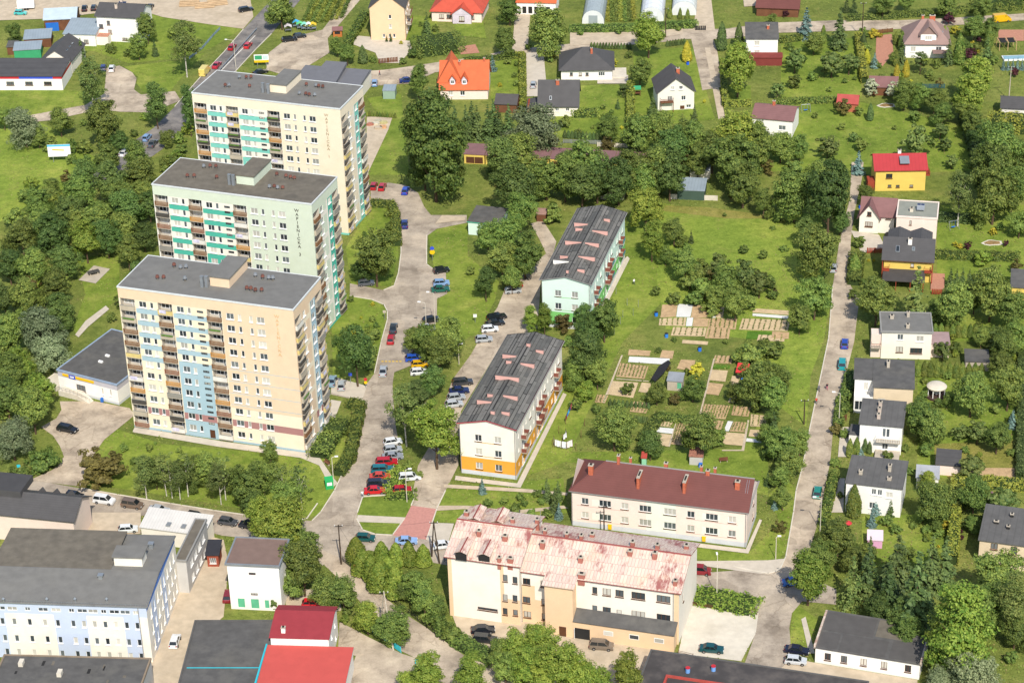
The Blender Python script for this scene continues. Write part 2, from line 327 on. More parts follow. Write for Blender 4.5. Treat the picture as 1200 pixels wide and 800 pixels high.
RD = """estate_road|asph|434,221 455,214 475,217 490,226 497,242 505,252 547,252 547,261 512,268 501,276 500,310 508,316 522,313 524,344 512,350 512,372 505,392 480,415 482,428 462,436 460,450 462,482 464,500 468,525 462,548 452,580 425,582 419,600 418,608 425,621 440,626 460,627 500,632 525,640 525,662 470,652 432,644 408,652 402,662 375,662 369,640 340,636 260,627 170,604 100,600 60,600 0,590 0,556 30,560 95,572 140,580 200,590 250,598 300,605 366,610 376,600 392,575 399,560 410,535 422,500 426,475 425,470 388,462 388,440 405,445 428,452 439,437 447,400 454,375 454,365 450,357 435,351 410,347 410,332 450,340 462,335 467,320 470,297 470,287 467,250 465,241 460,236 435,236
main_street|asph|519,640 580,648 700,662 811,672 860,668 905,668 940,672 980,690 980,708 940,704 928,718 925,735 930,800 868,790 884,745 888,718 880,700 812,688 700,674 519,660
lane|asph2|905,670 921,652 930,600 933,575 941,545 948,507 971,397 976,335 983,287 996,232 998,190 1012,190 1010,210 1001,250 997,282 997,335 1007,350 1001,400 993,432 987,455 976,507 973,540 966,575 962,600 950,640 940,674
middle_road|asph2|622,262 636,258 652,283 648,298 634,325 630,385 600,395 590,400 540,482 537,545 522,575 512,596 482,592 486,583 484,575 490,545 505,520 530,445 552,415 562,397 573,375 583,360 592,338 612,320 640,297 632,280
island_path|paving|419,603 478,606 475,613 418,611
paved_apron|paving|506,612 532,613 524,640 500,632
brick_path|redpave|482,592 512,596 500,632 460,627 474,608
diagonal_road|asph2|369,640 402,655 440,690 472,717 500,735 550,772 594,800 640,830 570,830 535,797 490,772 470,762 460,755 440,725 405,685 375,657
yard|asph2|398,728 430,745 470,765 492,772 540,800 545,830 400,830 405,800 417,768 396,762
highway|asph_d|318,0 352,0 318,40 300,58 275,85 240,120 215,150 190,175 150,203 120,220 100,212 150,170 180,150 205,125 240,85 262,62 285,35
side_road|asph2|125,80 140,77 155,85 160,92 157,105 165,111 205,107 212,118 175,132 140,131 118,128 60,141 20,145 20,138 100,123 122,110
dirt_yard|sand|-20,-20 290,-20 297,20 285,34 240,28 190,20 170,14 110,16 60,22 0,24 -20,24
nursery_parking|asph2|315,62 337,45 378,35 405,0 422,0 384,45 386,62 362,77 420,84 420,102 340,90 312,82
residential_street|asph2|420,84 450,82 480,78 520,72 560,67 600,57 640,55 695,48 770,40 800,34 850,34 900,27 980,24 1055,24 1100,22 1200,16 1200,24 1100,31 1055,34 1000,36 900,39 850,46 800,46 780,49 700,56 630,64 600,66 560,78 510,85 480,98 420,102
driveway|paving|616,62 637,62 640,95 637,113 617,113
driveway|asph2|810,46 836,46 841,62 846,102 823,106 818,80
track|sand|826,56 832,56 850,138 842,140
driveway|sand|818,-5 833,-5 838,36 812,36
driveway|terr|1027,42 1045,40 1047,62 1034,78 1026,68
driveway|terr|536,55 557,52 562,62 540,64
courtyard|paving|408,50 420,42 480,48 483,58 468,74 445,74 440,62
sandpit|sand|430,137 460,137 455,152 431,203 428,203
supermarket_forecourt|asph2|70,470 112,470 152,478 158,486 122,515 108,535 95,570 35,562 62,550 75,535 70,522 62,510 48,500 66,490 72,480
walkway|paving|158,500 262,517 358,530 372,532 388,556 396,566 388,572 374,545 352,536 255,523 155,506
walkway|paving|388,468 400,470 385,510 362,530 356,528
parking_bay|paving|388,440 405,445 430,452 424,470 388,460
F_yard|sand|527,712 610,722 690,742 785,755 785,800 560,800
car_park|concrete_l|815,700 888,718 885,742 868,774 795,765 800,740
lane_verge|paving|900,656 920,654 914,668 892,672 820,662 812,657
patio|terr|1170,35 1200,35 1200,48 1170,48
side_lane|sand|215,640 242,627 262,632 268,660 262,722 240,740 212,812 150,812 170,770 195,730 212,690
loading_yard|sand|88,600 165,600 165,625 100,628
back_yard|sand|398,690 400,715 380,718 335,715 335,690
allotment_path|sand|836,420 838,420 818,499 816,499
allotment_path|sand|876,492 878,492 872,528 846,528 846,526.5 869,526.5
allotment_path|sand|728,416 730,416 708,472 706,471
allotment_path|sand|792,494 793,494 785,523 783,523
allotment_path|sand|722,443 760,446 760,447 722,444
foot_path|sand|511,592 548,592 600,598 660,592 666,595 600,602 545,596 511,598
foot_path|sand|520,567 610,572 666,577 664,580 610,576 520,571
wall_strip|paving|534,557 606,566 660,460 664,462 610,571 533,562
wall_strip|paving|690,347 735,300 738,303 712,355 696,375
wall_strip|paving|664,617 874,643 890,608 893,609 877,648 664,622
foot_path|paving|939,725 944,722 955,765 948,765
shed_lane|sand|927,770 955,776 1075,796 1075,810 900,800
front_path|paving|997,270 1030,275 1038,290 1010,297
front_path|paving|985,500 1000,500 1000,535 982,535
front_path|paving|975,560 990,560 988,600 968,600
pad|concrete|92,328 110,311 129,315 112,332
foot_path|paving|92,395 103,383 128,362 124,358 100,376 88,392
grave_bed|sand|518,252 545,254 545,258 510,262
barn_yard|sand|870,-10 900,-10 905,6 872,8
rear_yard|paving|700,88 736,88 736,98 700,98
alley|sand|604,10 622,10 618,62 600,62
slope_bank|sand|668,38 740,36 800,30 800,40 740,48 668,54"""
RM = {'asph': asph, 'asph2': asph2, 'redpave': redpave, 'sand': sand, 'asph_d': asph_d, 'paving': paving, 'terr': terr, 'concrete_l': concrete_l, 'concrete': concrete}
NMX = {'F_yard': 'back_yard'}
zz = 0.06
for ln in RD.split('\n'):
    n, m, p = ln.split('|'); sheet(NMX.get(n, n), PX(p), RM[m], zz); zz += 0.002
for k in ["465,241 467,250 470,287 470,297 467,320 462,335 450,340", "500,276 500,310 508,316", "410,347 435,351 450,357 454,365 454,375 447,400 439,437", "426,475 422,500 410,535 399,560 392,575 376,600 366,610",
          "418,608 425,621 440,626 460,627 474,608", "419,600 425,582 452,580", "484,575 486,583 482,592", "948,507 971,397 976,335", "948,507 941,545 933,575 930,600 921,652",
          "815,700 888,718 885,742 868,774", "500,632 512,596 522,575", "95,572 140,580 200,590 250,598 300,605", "860,664 900,672 914,668 921,652", "318,40 300,58 275,85", "285,35 262,62 240,85 205,125", "372,590 360,607 340,612"]:
    kerb(PX(k))
# painted lines on the highway and bays
mb = MB()
wl = mat('road_paint', '#d8d4ca', var=.06, dirt='#8d8272', damt=.5)
def strip(mb, a, b, w, z):
    z = gz(*P(*a).xy)+.005; a = P(*a, z); b = P(*b, z); d = (b-a).normalized(); n = Vector((-d.y, d.x, 0))*w/2
    mb.poly([a-n, b-n, b+n, a+n])
strip(mb, (335, 0), (299, 42), .3, .35); strip(mb, (299, 42), (258, 84), .3, .35); strip(mb, (258, 84), (225, 122), .3, .35)
struct(mb.obj('road_marking', wl))
mb = MB()
for i in range(6): strip(mb, (447+i*4.2, 423.2), (449.5+i*4.2, 423.4), .35, .36)
struct(mb.obj('speed_hump_marking', yellow))
# low guard rail along the highway
mb = MB(); a, b = P(257, 85), P(301, 36)
for t in range(13):
    p = a.lerp(b, t/12); mb.box(p.x-.06, p.y-.06, 0, p.x+.06, p.y+.06, .75)
mb.tube((a.x, a.y, .7), (b.x, b.y, .7), .16, n=6); tag(mb.obj('guard_rail', metal), 'long galvanised guard rail between the lanes of the busy road', 'guard rail')
# ------------------------------------------------------------------ building kit
class B: pass
FOOT = []
ROT = {'F': 0, 'R': math.pi/2, 'B': math.pi, 'L': -math.pi/2}
def build(name, label, cat, FL, FR, h, D, ov=0.0, group=None):
    """frame of a building from its two front eave corners (pixels) at height h; D metres deep"""
    a, c = P(*FL, h), P(*FR, h); d = (c-a); Wd = d.length; d.normalize(); t = math.atan2(d.y, d.x); n = Vector((-d.y, d.x, 0))
    b = B(); b.W = Wd-2*ov; b.D = D; b.h = h; b.t = t; FOOT.append((a.copy(), d.copy(), n.copy(), Wd, D)); b.o = a+d*ov+n*ov; b.o.z = 0; b.d = d; b.n = n; b.ov = ov
    b.e = empty(name, b.o, t); tag(b.e, label, cat, group); return b
def face_len(b, f): return b.W if f in 'FB' else b.D
def fpt(b, f, u, z, y=0):     # local point on a face, y = depth inwards
    if f == 'F': return (u, y, z)
    if f == 'R': return (b.W-y, u, z)
    if f == 'B': return (b.W-u, b.D-y, z)
    return (y, b.D-u, z)
def onface(b, f, px, py):
    """pixel -> (u, z) on a face plane"""
    n = {'F': -b.n, 'R': b.d, 'B': b.n, 'L': -b.d}[f]; o = b.o + (b.d*b.W if f in 'R' else Vector()) + (b.n*b.D if f == 'B' else Vector())
    d = ray(px, py); c = Vector((0, 0, CH)); t = (o-c).dot(n)/d.dot(n); p = c+d*t-b.o
    x, y = p.dot(b.d), p.dot(b.n)
    return ({'F': x, 'R': y, 'B': b.W-x, 'L': b.D-y}[f], p.z)
def local(b, px, py, z):
    p = P(px, py, z)-b.o; return (p.dot(b.d), p.dot(b.n))
WIN = {}
def win_mesh(w, h, style):
    k = (round(w, 2), round(h, 2), style)
    if k in WIN: return WIN[k]
    mb = MB(); fr = .085; n = {'t': 3, 'd': 2, 's': 1, 'w': 2}.get(style[0], 2)
    fm = {'w': frame_w, 'b': frame_b, 'x': dark}[style[1]]
    mb.box(0, 0, 0, w, .07, fr); mb.box(0, 0, h-fr, w, .07, h)
    for i in range(n+1):
        x = min(max(i*w/n-fr/2, 0), w-fr); mb.box(x, .002, fr, x+fr, .068, h-fr)
    pn = MB().poly([(fr*.6, .05, fr*.6), (w-fr*.6, .05, fr*.6), (w-fr*.6, .05, h-fr*.6), (fr*.6, .05, h-fr*.6)]).mesh('pane', [glass])
    if len(style) < 3 or style[2] != 'n': mb.box(-.08, -.26, -.1, w+.08, .02, -.005, 2)
    sill = frame_b if (style[1] == 'b' or (len(style) > 2 and style[2] == 'd')) else frame_w
    me = mb.mesh('window', [fm, glass, sill]); WIN[k] = me; PANE[me.name] = pn; return me
PANE = {}
def window(me, parent, loc, rz=0):
    o = link('window', me, parent, loc, rz); link('pane', PANE[me.name], o); return o
def walls(b, ops, mats, colf=None, cu={}, cz=(), z0=0.0, gable=None, faces='FRBL', rec=.16, name='wall'):
    """four walls with real openings. ops: face -> [(u0,u1,z0,z1,depth,kind)]; colf(face,u,z) -> material index"""
    mb = MB()
    for f in faces:
        Lf = face_len(b, f); O = ops.get(f, [])
        us = sorted({0.0, Lf, *[x for o in O for x in o[:2]], *cu.get(f, ())}); zs = sorted({z0, b.h, *[x for o in O for x in o[2:4]], *cz})
        us = [u for u in us if -1e-6 <= u <= Lf+1e-6]; zs = [z for z in zs if z0-1e-6 <= z <= b.h+1e-6]
        for i in range(len(us)-1):
            uc = (us[i]+us[i+1])/2; col = [o for o in O if o[0] < uc < o[1]]
            if us[i+1]-us[i] < 1e-5: continue
            zi = 0
            while zi < len(zs)-1:
                zc = (zs[zi]+zs[zi+1])/2
                if any(o[2] < zc < o[3] for o in col): zi += 1; continue
                m0 = colf(f, uc, zc) if colf else 0; zj = zi+1
                while zj < len(zs)-1:                      # merge equal cells upwards
                    z2 = (zs[zj]+zs[zj+1])/2
                    if any(o[2] < z2 < o[3] for o in col) or (colf(f, uc, z2) if colf else 0) != m0: break
                    zj += 1
                mb.poly([fpt(b, f, us[i], zs[zi]), fpt(b, f, us[i+1], zs[zi]), fpt(b, f, us[i+1], zs[zj]), fpt(b, f, us[i], zs[zj])], m0); zi = zj
        for (u0, u1, a, c, dp, kind) in O:
            mi = colf(f, (u0+u1)/2, (a+c)/2) if colf else 0; q = fpt
            if kind[0] == 'L': mi = len(mats)-1
            mb.poly([q(b,f,u0,a), q(b,f,u0,a,dp), q(b,f,u0,c,dp), q(b,f,u0,c)][::-1], mi); mb.poly([q(b,f,u1,a), q(b,f,u1,a,dp), q(b,f,u1,c,dp), q(b,f,u1,c)], mi)
            mb.poly([q(b,f,u0,c), q(b,f,u0,c,dp), q(b,f,u1,c,dp), q(b,f,u1,c)][::-1], mi); mb.poly([q(b,f,u0,a), q(b,f,u1,a), q(b,f,u1,a,dp), q(b,f,u0,a,dp)], mi)
            mb.poly([q(b,f,u0,a,dp), q(b,f,u1,a,dp), q(b,f,u1,c,dp), q(b,f,u0,c,dp)], mi)
    if gable:
        ax, rh, r = gable
        if ax == 'x':
            for x, s in ((0, 1), (b.W, -1)):
                t = [(x, 0, b.h), (x, b.D, b.h), (x, r, b.h+rh)]; mb.poly(t[::-1] if s == 1 else t, colf('L' if s == 1 else 'R', 1, b.h) if colf else 0)
        else:
            for y, s in ((0, -1), (b.D, 1)):
                t = [(0, y, b.h), (b.W, y, b.h), (r, y, b.h+rh)]; mb.poly(t if s == -1 else t[::-1], colf('F' if s == -1 else 'B', 1, b.h) if colf else 0)
    w = mb.obj(name, mats, b.e)
    for f in faces:
        for (u0, u1, a, c, dp, kind) in ops.get(f, []):
            if kind[0] in 'tdsw':
                window(win_mesh(u1-u0, c-a, kind), b.e, fpt(b, f, u0, a, dp-.08), ROT[f])
            elif kind[0] == 'D':
                mb2 = MB(); mb2.box(0, 0, 0, u1-u0, .06, c-a); mb2.box(.1, -.02, .1, u1-u0-.1, 0, c-a-.15, 0)
                d = mb2.obj('door', {'g': MATS.get('green_door') or mat('green_door', '#5fae86'), 'b': frame_b, 'w': frame_w, 'd': dark}[kind[1]], b.e); d.location = fpt(b, f, u0, a, dp-.08); d.rotation_euler[2] = ROT[f]
    return w
def auto(b, f, n, zs, w=1.3, h=1.4, kind='dw', m0=.12, m1=.12):
    Lf = face_len(b, f); r = []
    for z in zs:
        for i in range(n):
            c = Lf*(m0+(1-m0-m1)*((i+.5)/n)); r.append((c-w/2, c+w/2, z, z+h, .16, kind))
    return r
def pxwins(b, f, pts, w, h, kind='dw'):
    r = []
    for p in pts:
        u, z = onface(b, f, p[0], p[1]); ww = p[2] if len(p) > 2 else w; hh = p[3] if len(p) > 3 else h; k = p[4] if len(p) > 4 else kind
        u0 = max(.15, u-ww/2); u1 = min(face_len(b, f)-.15, u+ww/2); a = max(.1, z-hh/2); c = min(b.h-.1, z+hh/2)
        if u1-u0 > .3 and c-a > .3: r.append((u0, u1, a, c, .16, k))
    return r
def roof_gx(b, rh, m, r=None, ov=None, t=.18, side=None, x0=None, x1=None, name='roof'):
    ov = b.ov if ov is None else ov; r = b.D/2 if r is None else r; x0 = -ov if x0 is None else x0; x1 = b.W+ov if x1 is None else x1; h = b.h+t
    zf = h-ov*rh/r; zb = h-ov*rh/(b.D-r) if b.D-r > .01 else h; mb = MB()
    mb.prism([(x0, -ov, zf), (x1, -ov, zf), (x1, r, h+rh), (x0, r, h+rh)], t, 0, 1)
    mb.prism([(x0, r, h+rh), (x1, r, h+rh), (x1, b.D+ov, zb), (x0, b.D+ov, zb)], t, 0, 1)
    return mb.obj(name, [m, side or m], b.e)
def roof_gy(b, rh, m, r=None, ov=None, t=.18, side=None, y0=None, y1=None, name='roof'):
    ov = b.ov if ov is None else ov; r = b.W/2 if r is None else r; y0 = -ov if y0 is None else y0; y1 = b.D+ov if y1 is None else y1; h = b.h+t
    zl = h-ov*rh/r; zr = h-ov*rh/(b.W-r); mb = MB()
    mb.prism([(-ov, y0, zl), (r, y0, h+rh), (r, y1, h+rh), (-ov, y1, zl)], t, 0, 1)
    mb.prism([(r, y0, h+rh), (b.W+ov, y0, zr), (b.W+ov, y1, zr), (r, y1, h+rh)], t, 0, 1)
    return mb.obj(name, [m, side or m], b.e)
def roof_hip(b, rh, m, i0, i1, ov=None, side=None, name='roof'):
    ov = b.ov if ov is None else ov; h = b.h+.12; x0, x1, y0, y1 = -ov, b.W+ov, -ov, b.D+ov; yc = b.D/2
    A, C, D_, E_ = (x0,y0,h), (x1,y0,h), (x1,y1,h), (x0,y1,h); p, q = (i0, yc, h+rh), (b.W-i1, yc, h+rh); mb = MB()
    mb.poly([A, C, q, p]); mb.poly([D_, E_, p, q]); mb.poly([E_, A, p]); mb.poly([C, D_, q])
    mb.box(x0, y0, h-.14, x1, y1, h-.002, 1)
    return mb.obj(name, [m, side or m], b.e)
def roof_flat(b, m, rim=None, ov=None, ph=.35, t=.2, name='roof', e=.3):
    ov = b.ov if ov is None else ov; h = b.h; mb = MB(); x0, x1, y0, y1 = -ov, b.W+ov, -ov, b.D+ov
    mb.box(x0+e, y0+e, h, x1-e, y1-e, h+t)
    for q in ((x0, y0, x1, y0+e), (x0, y1-e, x1, y1), (x0, y0+e, x0+e, y1-e), (x1-e, y0+e, x1, y1-e)): mb.box(q[0], q[1], h-.05, q[2], q[3], h+t+ph, 1)
    return mb.obj(name, [m, rim or m], b.e)
def roof_mono(b, rf, rb, m, ov=None, t=.18, side=None, name='roof'):
    ov = b.ov if ov is None else ov; h = b.h+t; mb = MB()
    mb.prism([(-ov, -ov, h+rf), (b.W+ov, -ov, h+rf), (b.W+ov, b.D+ov, h+rb), (-ov, b.D+ov, h+rb)], t, 0, 1)
    if rb > 0:
        mb.poly([(0, 0, b.h), (0, b.D, b.h), (0, b.D, b.h+rb)][::-1], 2); mb.poly([(b.W, 0, b.h), (b.W, b.D, b.h), (b.W, b.D, b.h+rb)], 2)
        mb.poly([(b.W, b.D, b.h), (0, b.D, b.h), (0, b.D, b.h+rb), (b.W, b.D, b.h+rb)], 2)
    return mb.obj(name, [m, side or m, white], b.e)
def chimney(b, x, y, z, w=.6, d=.6, h=1.2, m=None, cap=True, base=1.5, par=None):
    mb = MB(); mb.box(x-w/2, y-d/2, z-base, x+w/2, y+d/2, z+h)
    if cap:
        mb.box(x-w/2-.07, y-d/2-.07, z+h+.001, x+w/2+.07, y+d/2+.07, z+h+.12, 1)
        mb.box(x-w/4, y-d/4, z+h+.12, x+w/4, y+d/4, z+h+.3, 2)
    return mb.obj('chimney', [m or brick, concrete, dark], par or b.e)
def lbox(b, name, m, x0, y0, z0, x1, y1, z1, par=None, top=None):
    mb = MB(); mb.box(x0, y0, z0, x1, y1, z1, 0, 1 if top else None); return mb.obj(name, [m] + ([top] if top else []), par or b.e)
# ------------------------------------------------------------------ residential towers
BALC = [mat('balcony_'+n, c, rough=.7, var=.12) for n, c in (('brown_slats', '#7d5a3e'), ('grey_beige', '#b3a793'), ('white', '#d9d4c9'), ('ochre', '#c08a45'), ('dark', '#4f4a44'), ('pale_yellow', '#cdb878'), ('grey', '#8f8a80'), ('rust', '#8a5a45'))]
_bal = {}
def balcony_mesh(w, k, deep=1.0):
    key = (round(w, 2), k, deep)
    if key in _bal: return _bal[key]
    mb = MB(); p = .45
    mb.box(0, -p, -.14, w, deep, 0, 1)                                     # slab
    if k % 8 in (0, 3, 7):                                                  # slatted railing
        mb.box(0, -p, .98, w, -p+.08, 1.06, 0); mb.box(0, -p, .06, w, -p+.06, .14, 0)
        n = int(w/.28)
        for i in range(n): mb.box(.05+i*(w-.1)/n, -p+.01, .1, .05+i*(w-.1)/n+.17, -p+.05, .98, 0)
    else:
        mb.box(0, -p, .04, w, -p+.06, 1.02, 0); mb.box(-.02, -p-.03, 1.02, w+.02, -p+.09, 1.08, 2)
    for x in (0, w-.06): mb.box(x, -p+.06, .04, x+.06, 0, 1.0, 0)
    if k in (9, 12): mb.box(.3, -p-.18, .72, w-.3, -p, .98, 3)              # flower box
    if k in (10, 13): mb.box(.4, -p-.05, .35, w*.6, -p-.01, 1.1, 4)         # laundry over the rail
    me = mb.mesh('balcony', [BALC[k % 8], concrete, metal, mat('flower_green', '#5d7a35', var=.4, sc=3), mat('laundry', '#c9c3d6', var=.3, sc=1.2)]); _bal[key] = me; return me
def bwin_mesh():
    if 'bw' in WIN: return WIN['bw']
    mb = MB()
    for x0, x1, z0 in ((.05, 1.85, .8), (1.9, 2.8, .1)):
        mb.box(x0, 0, z0, x1, .05, z0+.1); mb.box(x0, 0, 2.25, x1, .05, 2.35); mb.box(x0, .002, z0+.1, x0+.09, .048, 2.25); mb.box(x1-.09, .002, z0+.1, x1, .048, 2.25); mb.box((x0+x1)/2-.04, .003, z0+.1, (x0+x1)/2+.04, .047, 2.25)
        mb.poly([(x0, .04, z0), (x1, .04, z0), (x1, .04, 2.3), (x0, .04, 2.3)], 1)
    WIN['bw'] = mb.mesh('balcony_window', [frame_w, glass2]); return WIN['bw']
vent_r = mat('rusty_vent', '#6e483e', var=.25); pent_pipe = metal
def tower(label, FL, FR, pal, seed, text, tcol, stripes):
    H = 33.4; rr = random.Random(seed); b = build('apartment_tower', label, 'apartment tower', FL, FR, H, 14.57, 0, 'slab towers in a staggered row')
    main, band, pale, mauve, base = pal; F0_ = 2.8; z_s = lambda k: 29.4-2.8*k; sc = b.W/38.9
    ops = {'F': [], 'R': [], 'B': [], 'L': []}; bal = []
    for k in range(11):
        z = z_s(k)
        for u0, u1, kd in ((4.5, 6.2, 'dw'), (7.0, 7.75, 'sw'), (13.0, 14.6, 'dw'), (15.4, 16.15, 'sw'), (24.0, 25.7, 'dw'), (26.6, 27.3, 'sw'), (29.1, 29.8, 'sw'), (30.7, 32.4, 'dw')):
            ops['F'].append((u0*sc, u1*sc, z, z+1.4, .14, kd))
        if k < 10:
            for dz in (-.05, -1.35): ops['F'].append((17.5*sc, 18.9*sc, z+.55+dz, z+1.1+dz, .14, 'dxn'))
        for u0, u1 in ((.35, 3.6), (8.8, 12.0), (19.75, 22.95)):
            ops['F'].append((u0*sc, u1*sc, z-.85, z+1.62, 1.15, 'L')); bal.append(('F', u0*sc, u1*sc, z-.85))
        for u0, u1 in ((.35, 3.6), (10.97, 14.2)):
            ops['R'].append((u0, u1, z-.85, z+1.62, 1.15, 'L')); bal.append(('R', u0, u1, z-.85))
        for u0, u1, kd in ((4.4, 5.7, 'dw'), (8.7, 10.2, 'dw')): ops['R'].append((u0, u1, z, z+1.4, .14, kd))
        for u0 in (3, 7, 12, 16, 23, 27, 32): ops['B'].append((u0, u0+1.6, z, z+1.4, .14, 'dw'))
        for u0 in (3.5, 9.5): ops['L'].append((u0, u0+1.5, z, z+1.4, .14, 'dw'))
    ops['F'].append((17.6*sc, 18.8*sc, .15, 2.2, .14, 'Db'))
    bz = []
    for k in range(11): bz += [z_s(k)-1.42, z_s(k)-.28]
    cz = sorted(bz+[z_s(k)-.6+e_ for k in range(4, 8) for e_ in (-.06, .06)]+[z_s(10)-1.1, 4.0, 5.6, 8.4, 31.6]); s1 = [3.75*sc, 8.7*sc, 12.15*sc, 19.6*sc, 23.1*sc]
    def colf(f, u, z):
        if z < .45: return 1
        if f == 'F':
            u /= sc
            if z > 31.2: return 0
            blk = 0 if u < 3.75 else 1 if u < 8.7 else 2 if u < 12.15 else 3 if u < 19.6 else 4 if u < 23.1 else 5
            if mauve is not None and 4.0 < z < 5.6 and blk in (1, 3, 5): return 3
            if blk == 5:
                if z < 8.4 and mauve is not None: return 4
                if mauve is not None and any(abs(z-z_s(k)+.6) < .06 for k in range(4, 8)): return 1
                return 0
            if blk in (1, 3):
                k = next((k for k in range(11) if z_s(k)-1.42 < z < z_s(k)-.28), None)
                if blk == 3 and z < z_s(4)-.3+stripes: return 1
                if k is not None and k <= 4: return 1
            return 2
        if f == 'R':
            if 7.6 < u < 10.9 and z < 31.2:
                if mauve is not None and 4.0 < z < 5.6: return 3
                return 1 if u > 8.4 else 2
            if 3.7 < u < 7.6 and any(z_s(k)-1.42 < z < z_s(k)-.28 for k in range(0, 11, 2)): return 2
            return 0
        return 0
    walls(b, ops, [main, band, pale, mauve or pale, base, mat('loggia_'+str(seed), '#bdb5a6', var=.06)], colf, {'F': s1, 'R': [3.7, 7.6, 8.4, 10.9]}, cz)
    for f, u0, u1, z in bal:
        k = rr.choice([0, 0, 0, 0, 1, 1, 2, 3, 3, 4, 5, 6, 7, 7, 8, 9, 10, 12, 13]) if f == 'F' else rr.choice([1, 6, 6, 4, 2, 0, 5, 9, 13])
        link('balcony', balcony_mesh(u1-u0-.06, k, 1.1), b.e, fpt(b, f, u0+.03, z+.02), ROT[f])
        link('balcony_window', bwin_mesh(), b.e, fpt(b, f, u0+.2, z+.02, 1.08), ROT[f])
    rim = mat('pale_rim', '#cfd2d0', var=.05)
    roof = roof_flat(b, felt_l if seed != 2 else felt_b, rim, ov=.1, ph=.08, e=.2)
    ph = MB(); x0, x1, y0, y1 = .475*b.W, .585*b.W, .36*b.D, b.D-.1
    ph.box(x0, y0, H+.2, x1, y1, H+2.3); ph.box(x0-.2, y0-.2, H+2.3, x1+.2, y1+.2, H+2.55, 1)
    ph.obj('lift_house', [main, felt_l if seed != 2 else felt_b], b.e)
    for i, (u, v) in enumerate(((.2, .72), (.24, .74), (.27, .76), (.17, .35), (.2, .37), (.33, .42), (.44, .3), (.47, .31), (.66, .75), (.72, .72), (.75, .74), (.78, .72), (.68, .35), (.71, .37), (.74, .34), (.77, .36))):
        mb = MB(); x, y = u*b.W+rr.uniform(-.3, .3), v*b.D+rr.uniform(-.3, .3); tall = i in (6, 7)
        hh = 2.6 if tall else rr.uniform(.7, 1.1)
        if tall: mb.box(x-.3, y-.3, H+.2, x+.3, y+.3, H+hh, 1); mb.box(x-.36, y-.36, H+hh, x+.36, y+.36, H+hh+.12, 1)
        else:
            mb.tube((x, y, H+.2), (x, y, H+hh), .2, n=8, mi=2); mb.tube((x, y, H+hh-.15), (x, y, H+hh+.3), .45, .3, n=8, mi=0 if rr.random() < .7 else 1)
        mb.obj('roof_vent', [vent_r, mat('dull_zinc', '#7d8184', var=.1, rough=.5), mat('dark_concrete', '#6b665e')], b.e)
    lm = mat('letter_'+str(seed), tcol, var=.02)
    u, z = .905*b.W, 31.2
    for i, ch in enumerate(text):
        if ch == ' ': continue
        cu = bpy.data.curves.new('letter', 'FONT'); cu.body = ch; cu.size = 1.05; cu.extrude = .03; cu.align_x = 'CENTER'; cu.materials.append(lm)
        t_ = bpy.data.objects.new('letter', cu); COL.objects.link(t_); bpy.context.view_layer.update(); me = bpy.data.meshes.new_from_object(t_.evaluated_get(bpy.context.evaluated_depsgraph_get())); bpy.data.objects.remove(t_)
        o = link('letter', me, b.e, (u, -.05, z-.98*i)); o.rotation_euler = (math.pi/2, 0, 0)
    return b
peach = mat('peach_render', '#dfc5a6', var=.035, dirt='#d2b08a', damt=.2); cream = mat('cream_render', '#e7d9bd', var=.035, dirt='#d2c3a6', damt=.2)
cream2 = mat('pale_cream_render', '#e9dac0', var=.03, dirt='#d6c29e', damt=.2)
bluegrey = mat('blue_grey_render', '#a1b9c1', var=.04); teal = mat('teal_render', '#4fae97', var=.04); mint = mat('mint_band', '#7cc4b4', var=.04)
mauve_m = mat('mauve_render', '#a87b76', var=.05); palegreen = mat('pale_green_render', '#cbd3be', var=.03, dirt='#b4be9b', damt=.2)
cream_w = mat('off_white_render', '#e6dfd0', var=.03)
TA = tower('peach and grey-blue apartment tower beside the flat-roofed shop', (137.3, 336.5), (343.5, 363.7), (peach, bluegrey, cream, mauve_m, cream2), 1, 'WAPIENICKA', '#d3b083', 0)
TB = tower('pale green apartment tower with teal bands between the other two towers', (178, 216.5), (365, 240), (palegreen, teal, cream_w, None, cream2), 2, 'WAPIENICKA 3', '#4d4a42', 0)
TC = tower('cream apartment tower with mint bands beside the grey metal-roofed hall', (224.7, 109.4), (398.5, 128.5), (cream2, mint, cream_w, None, cream2), 3, 'WAPIENICKA 1', '#a9987c', 0)
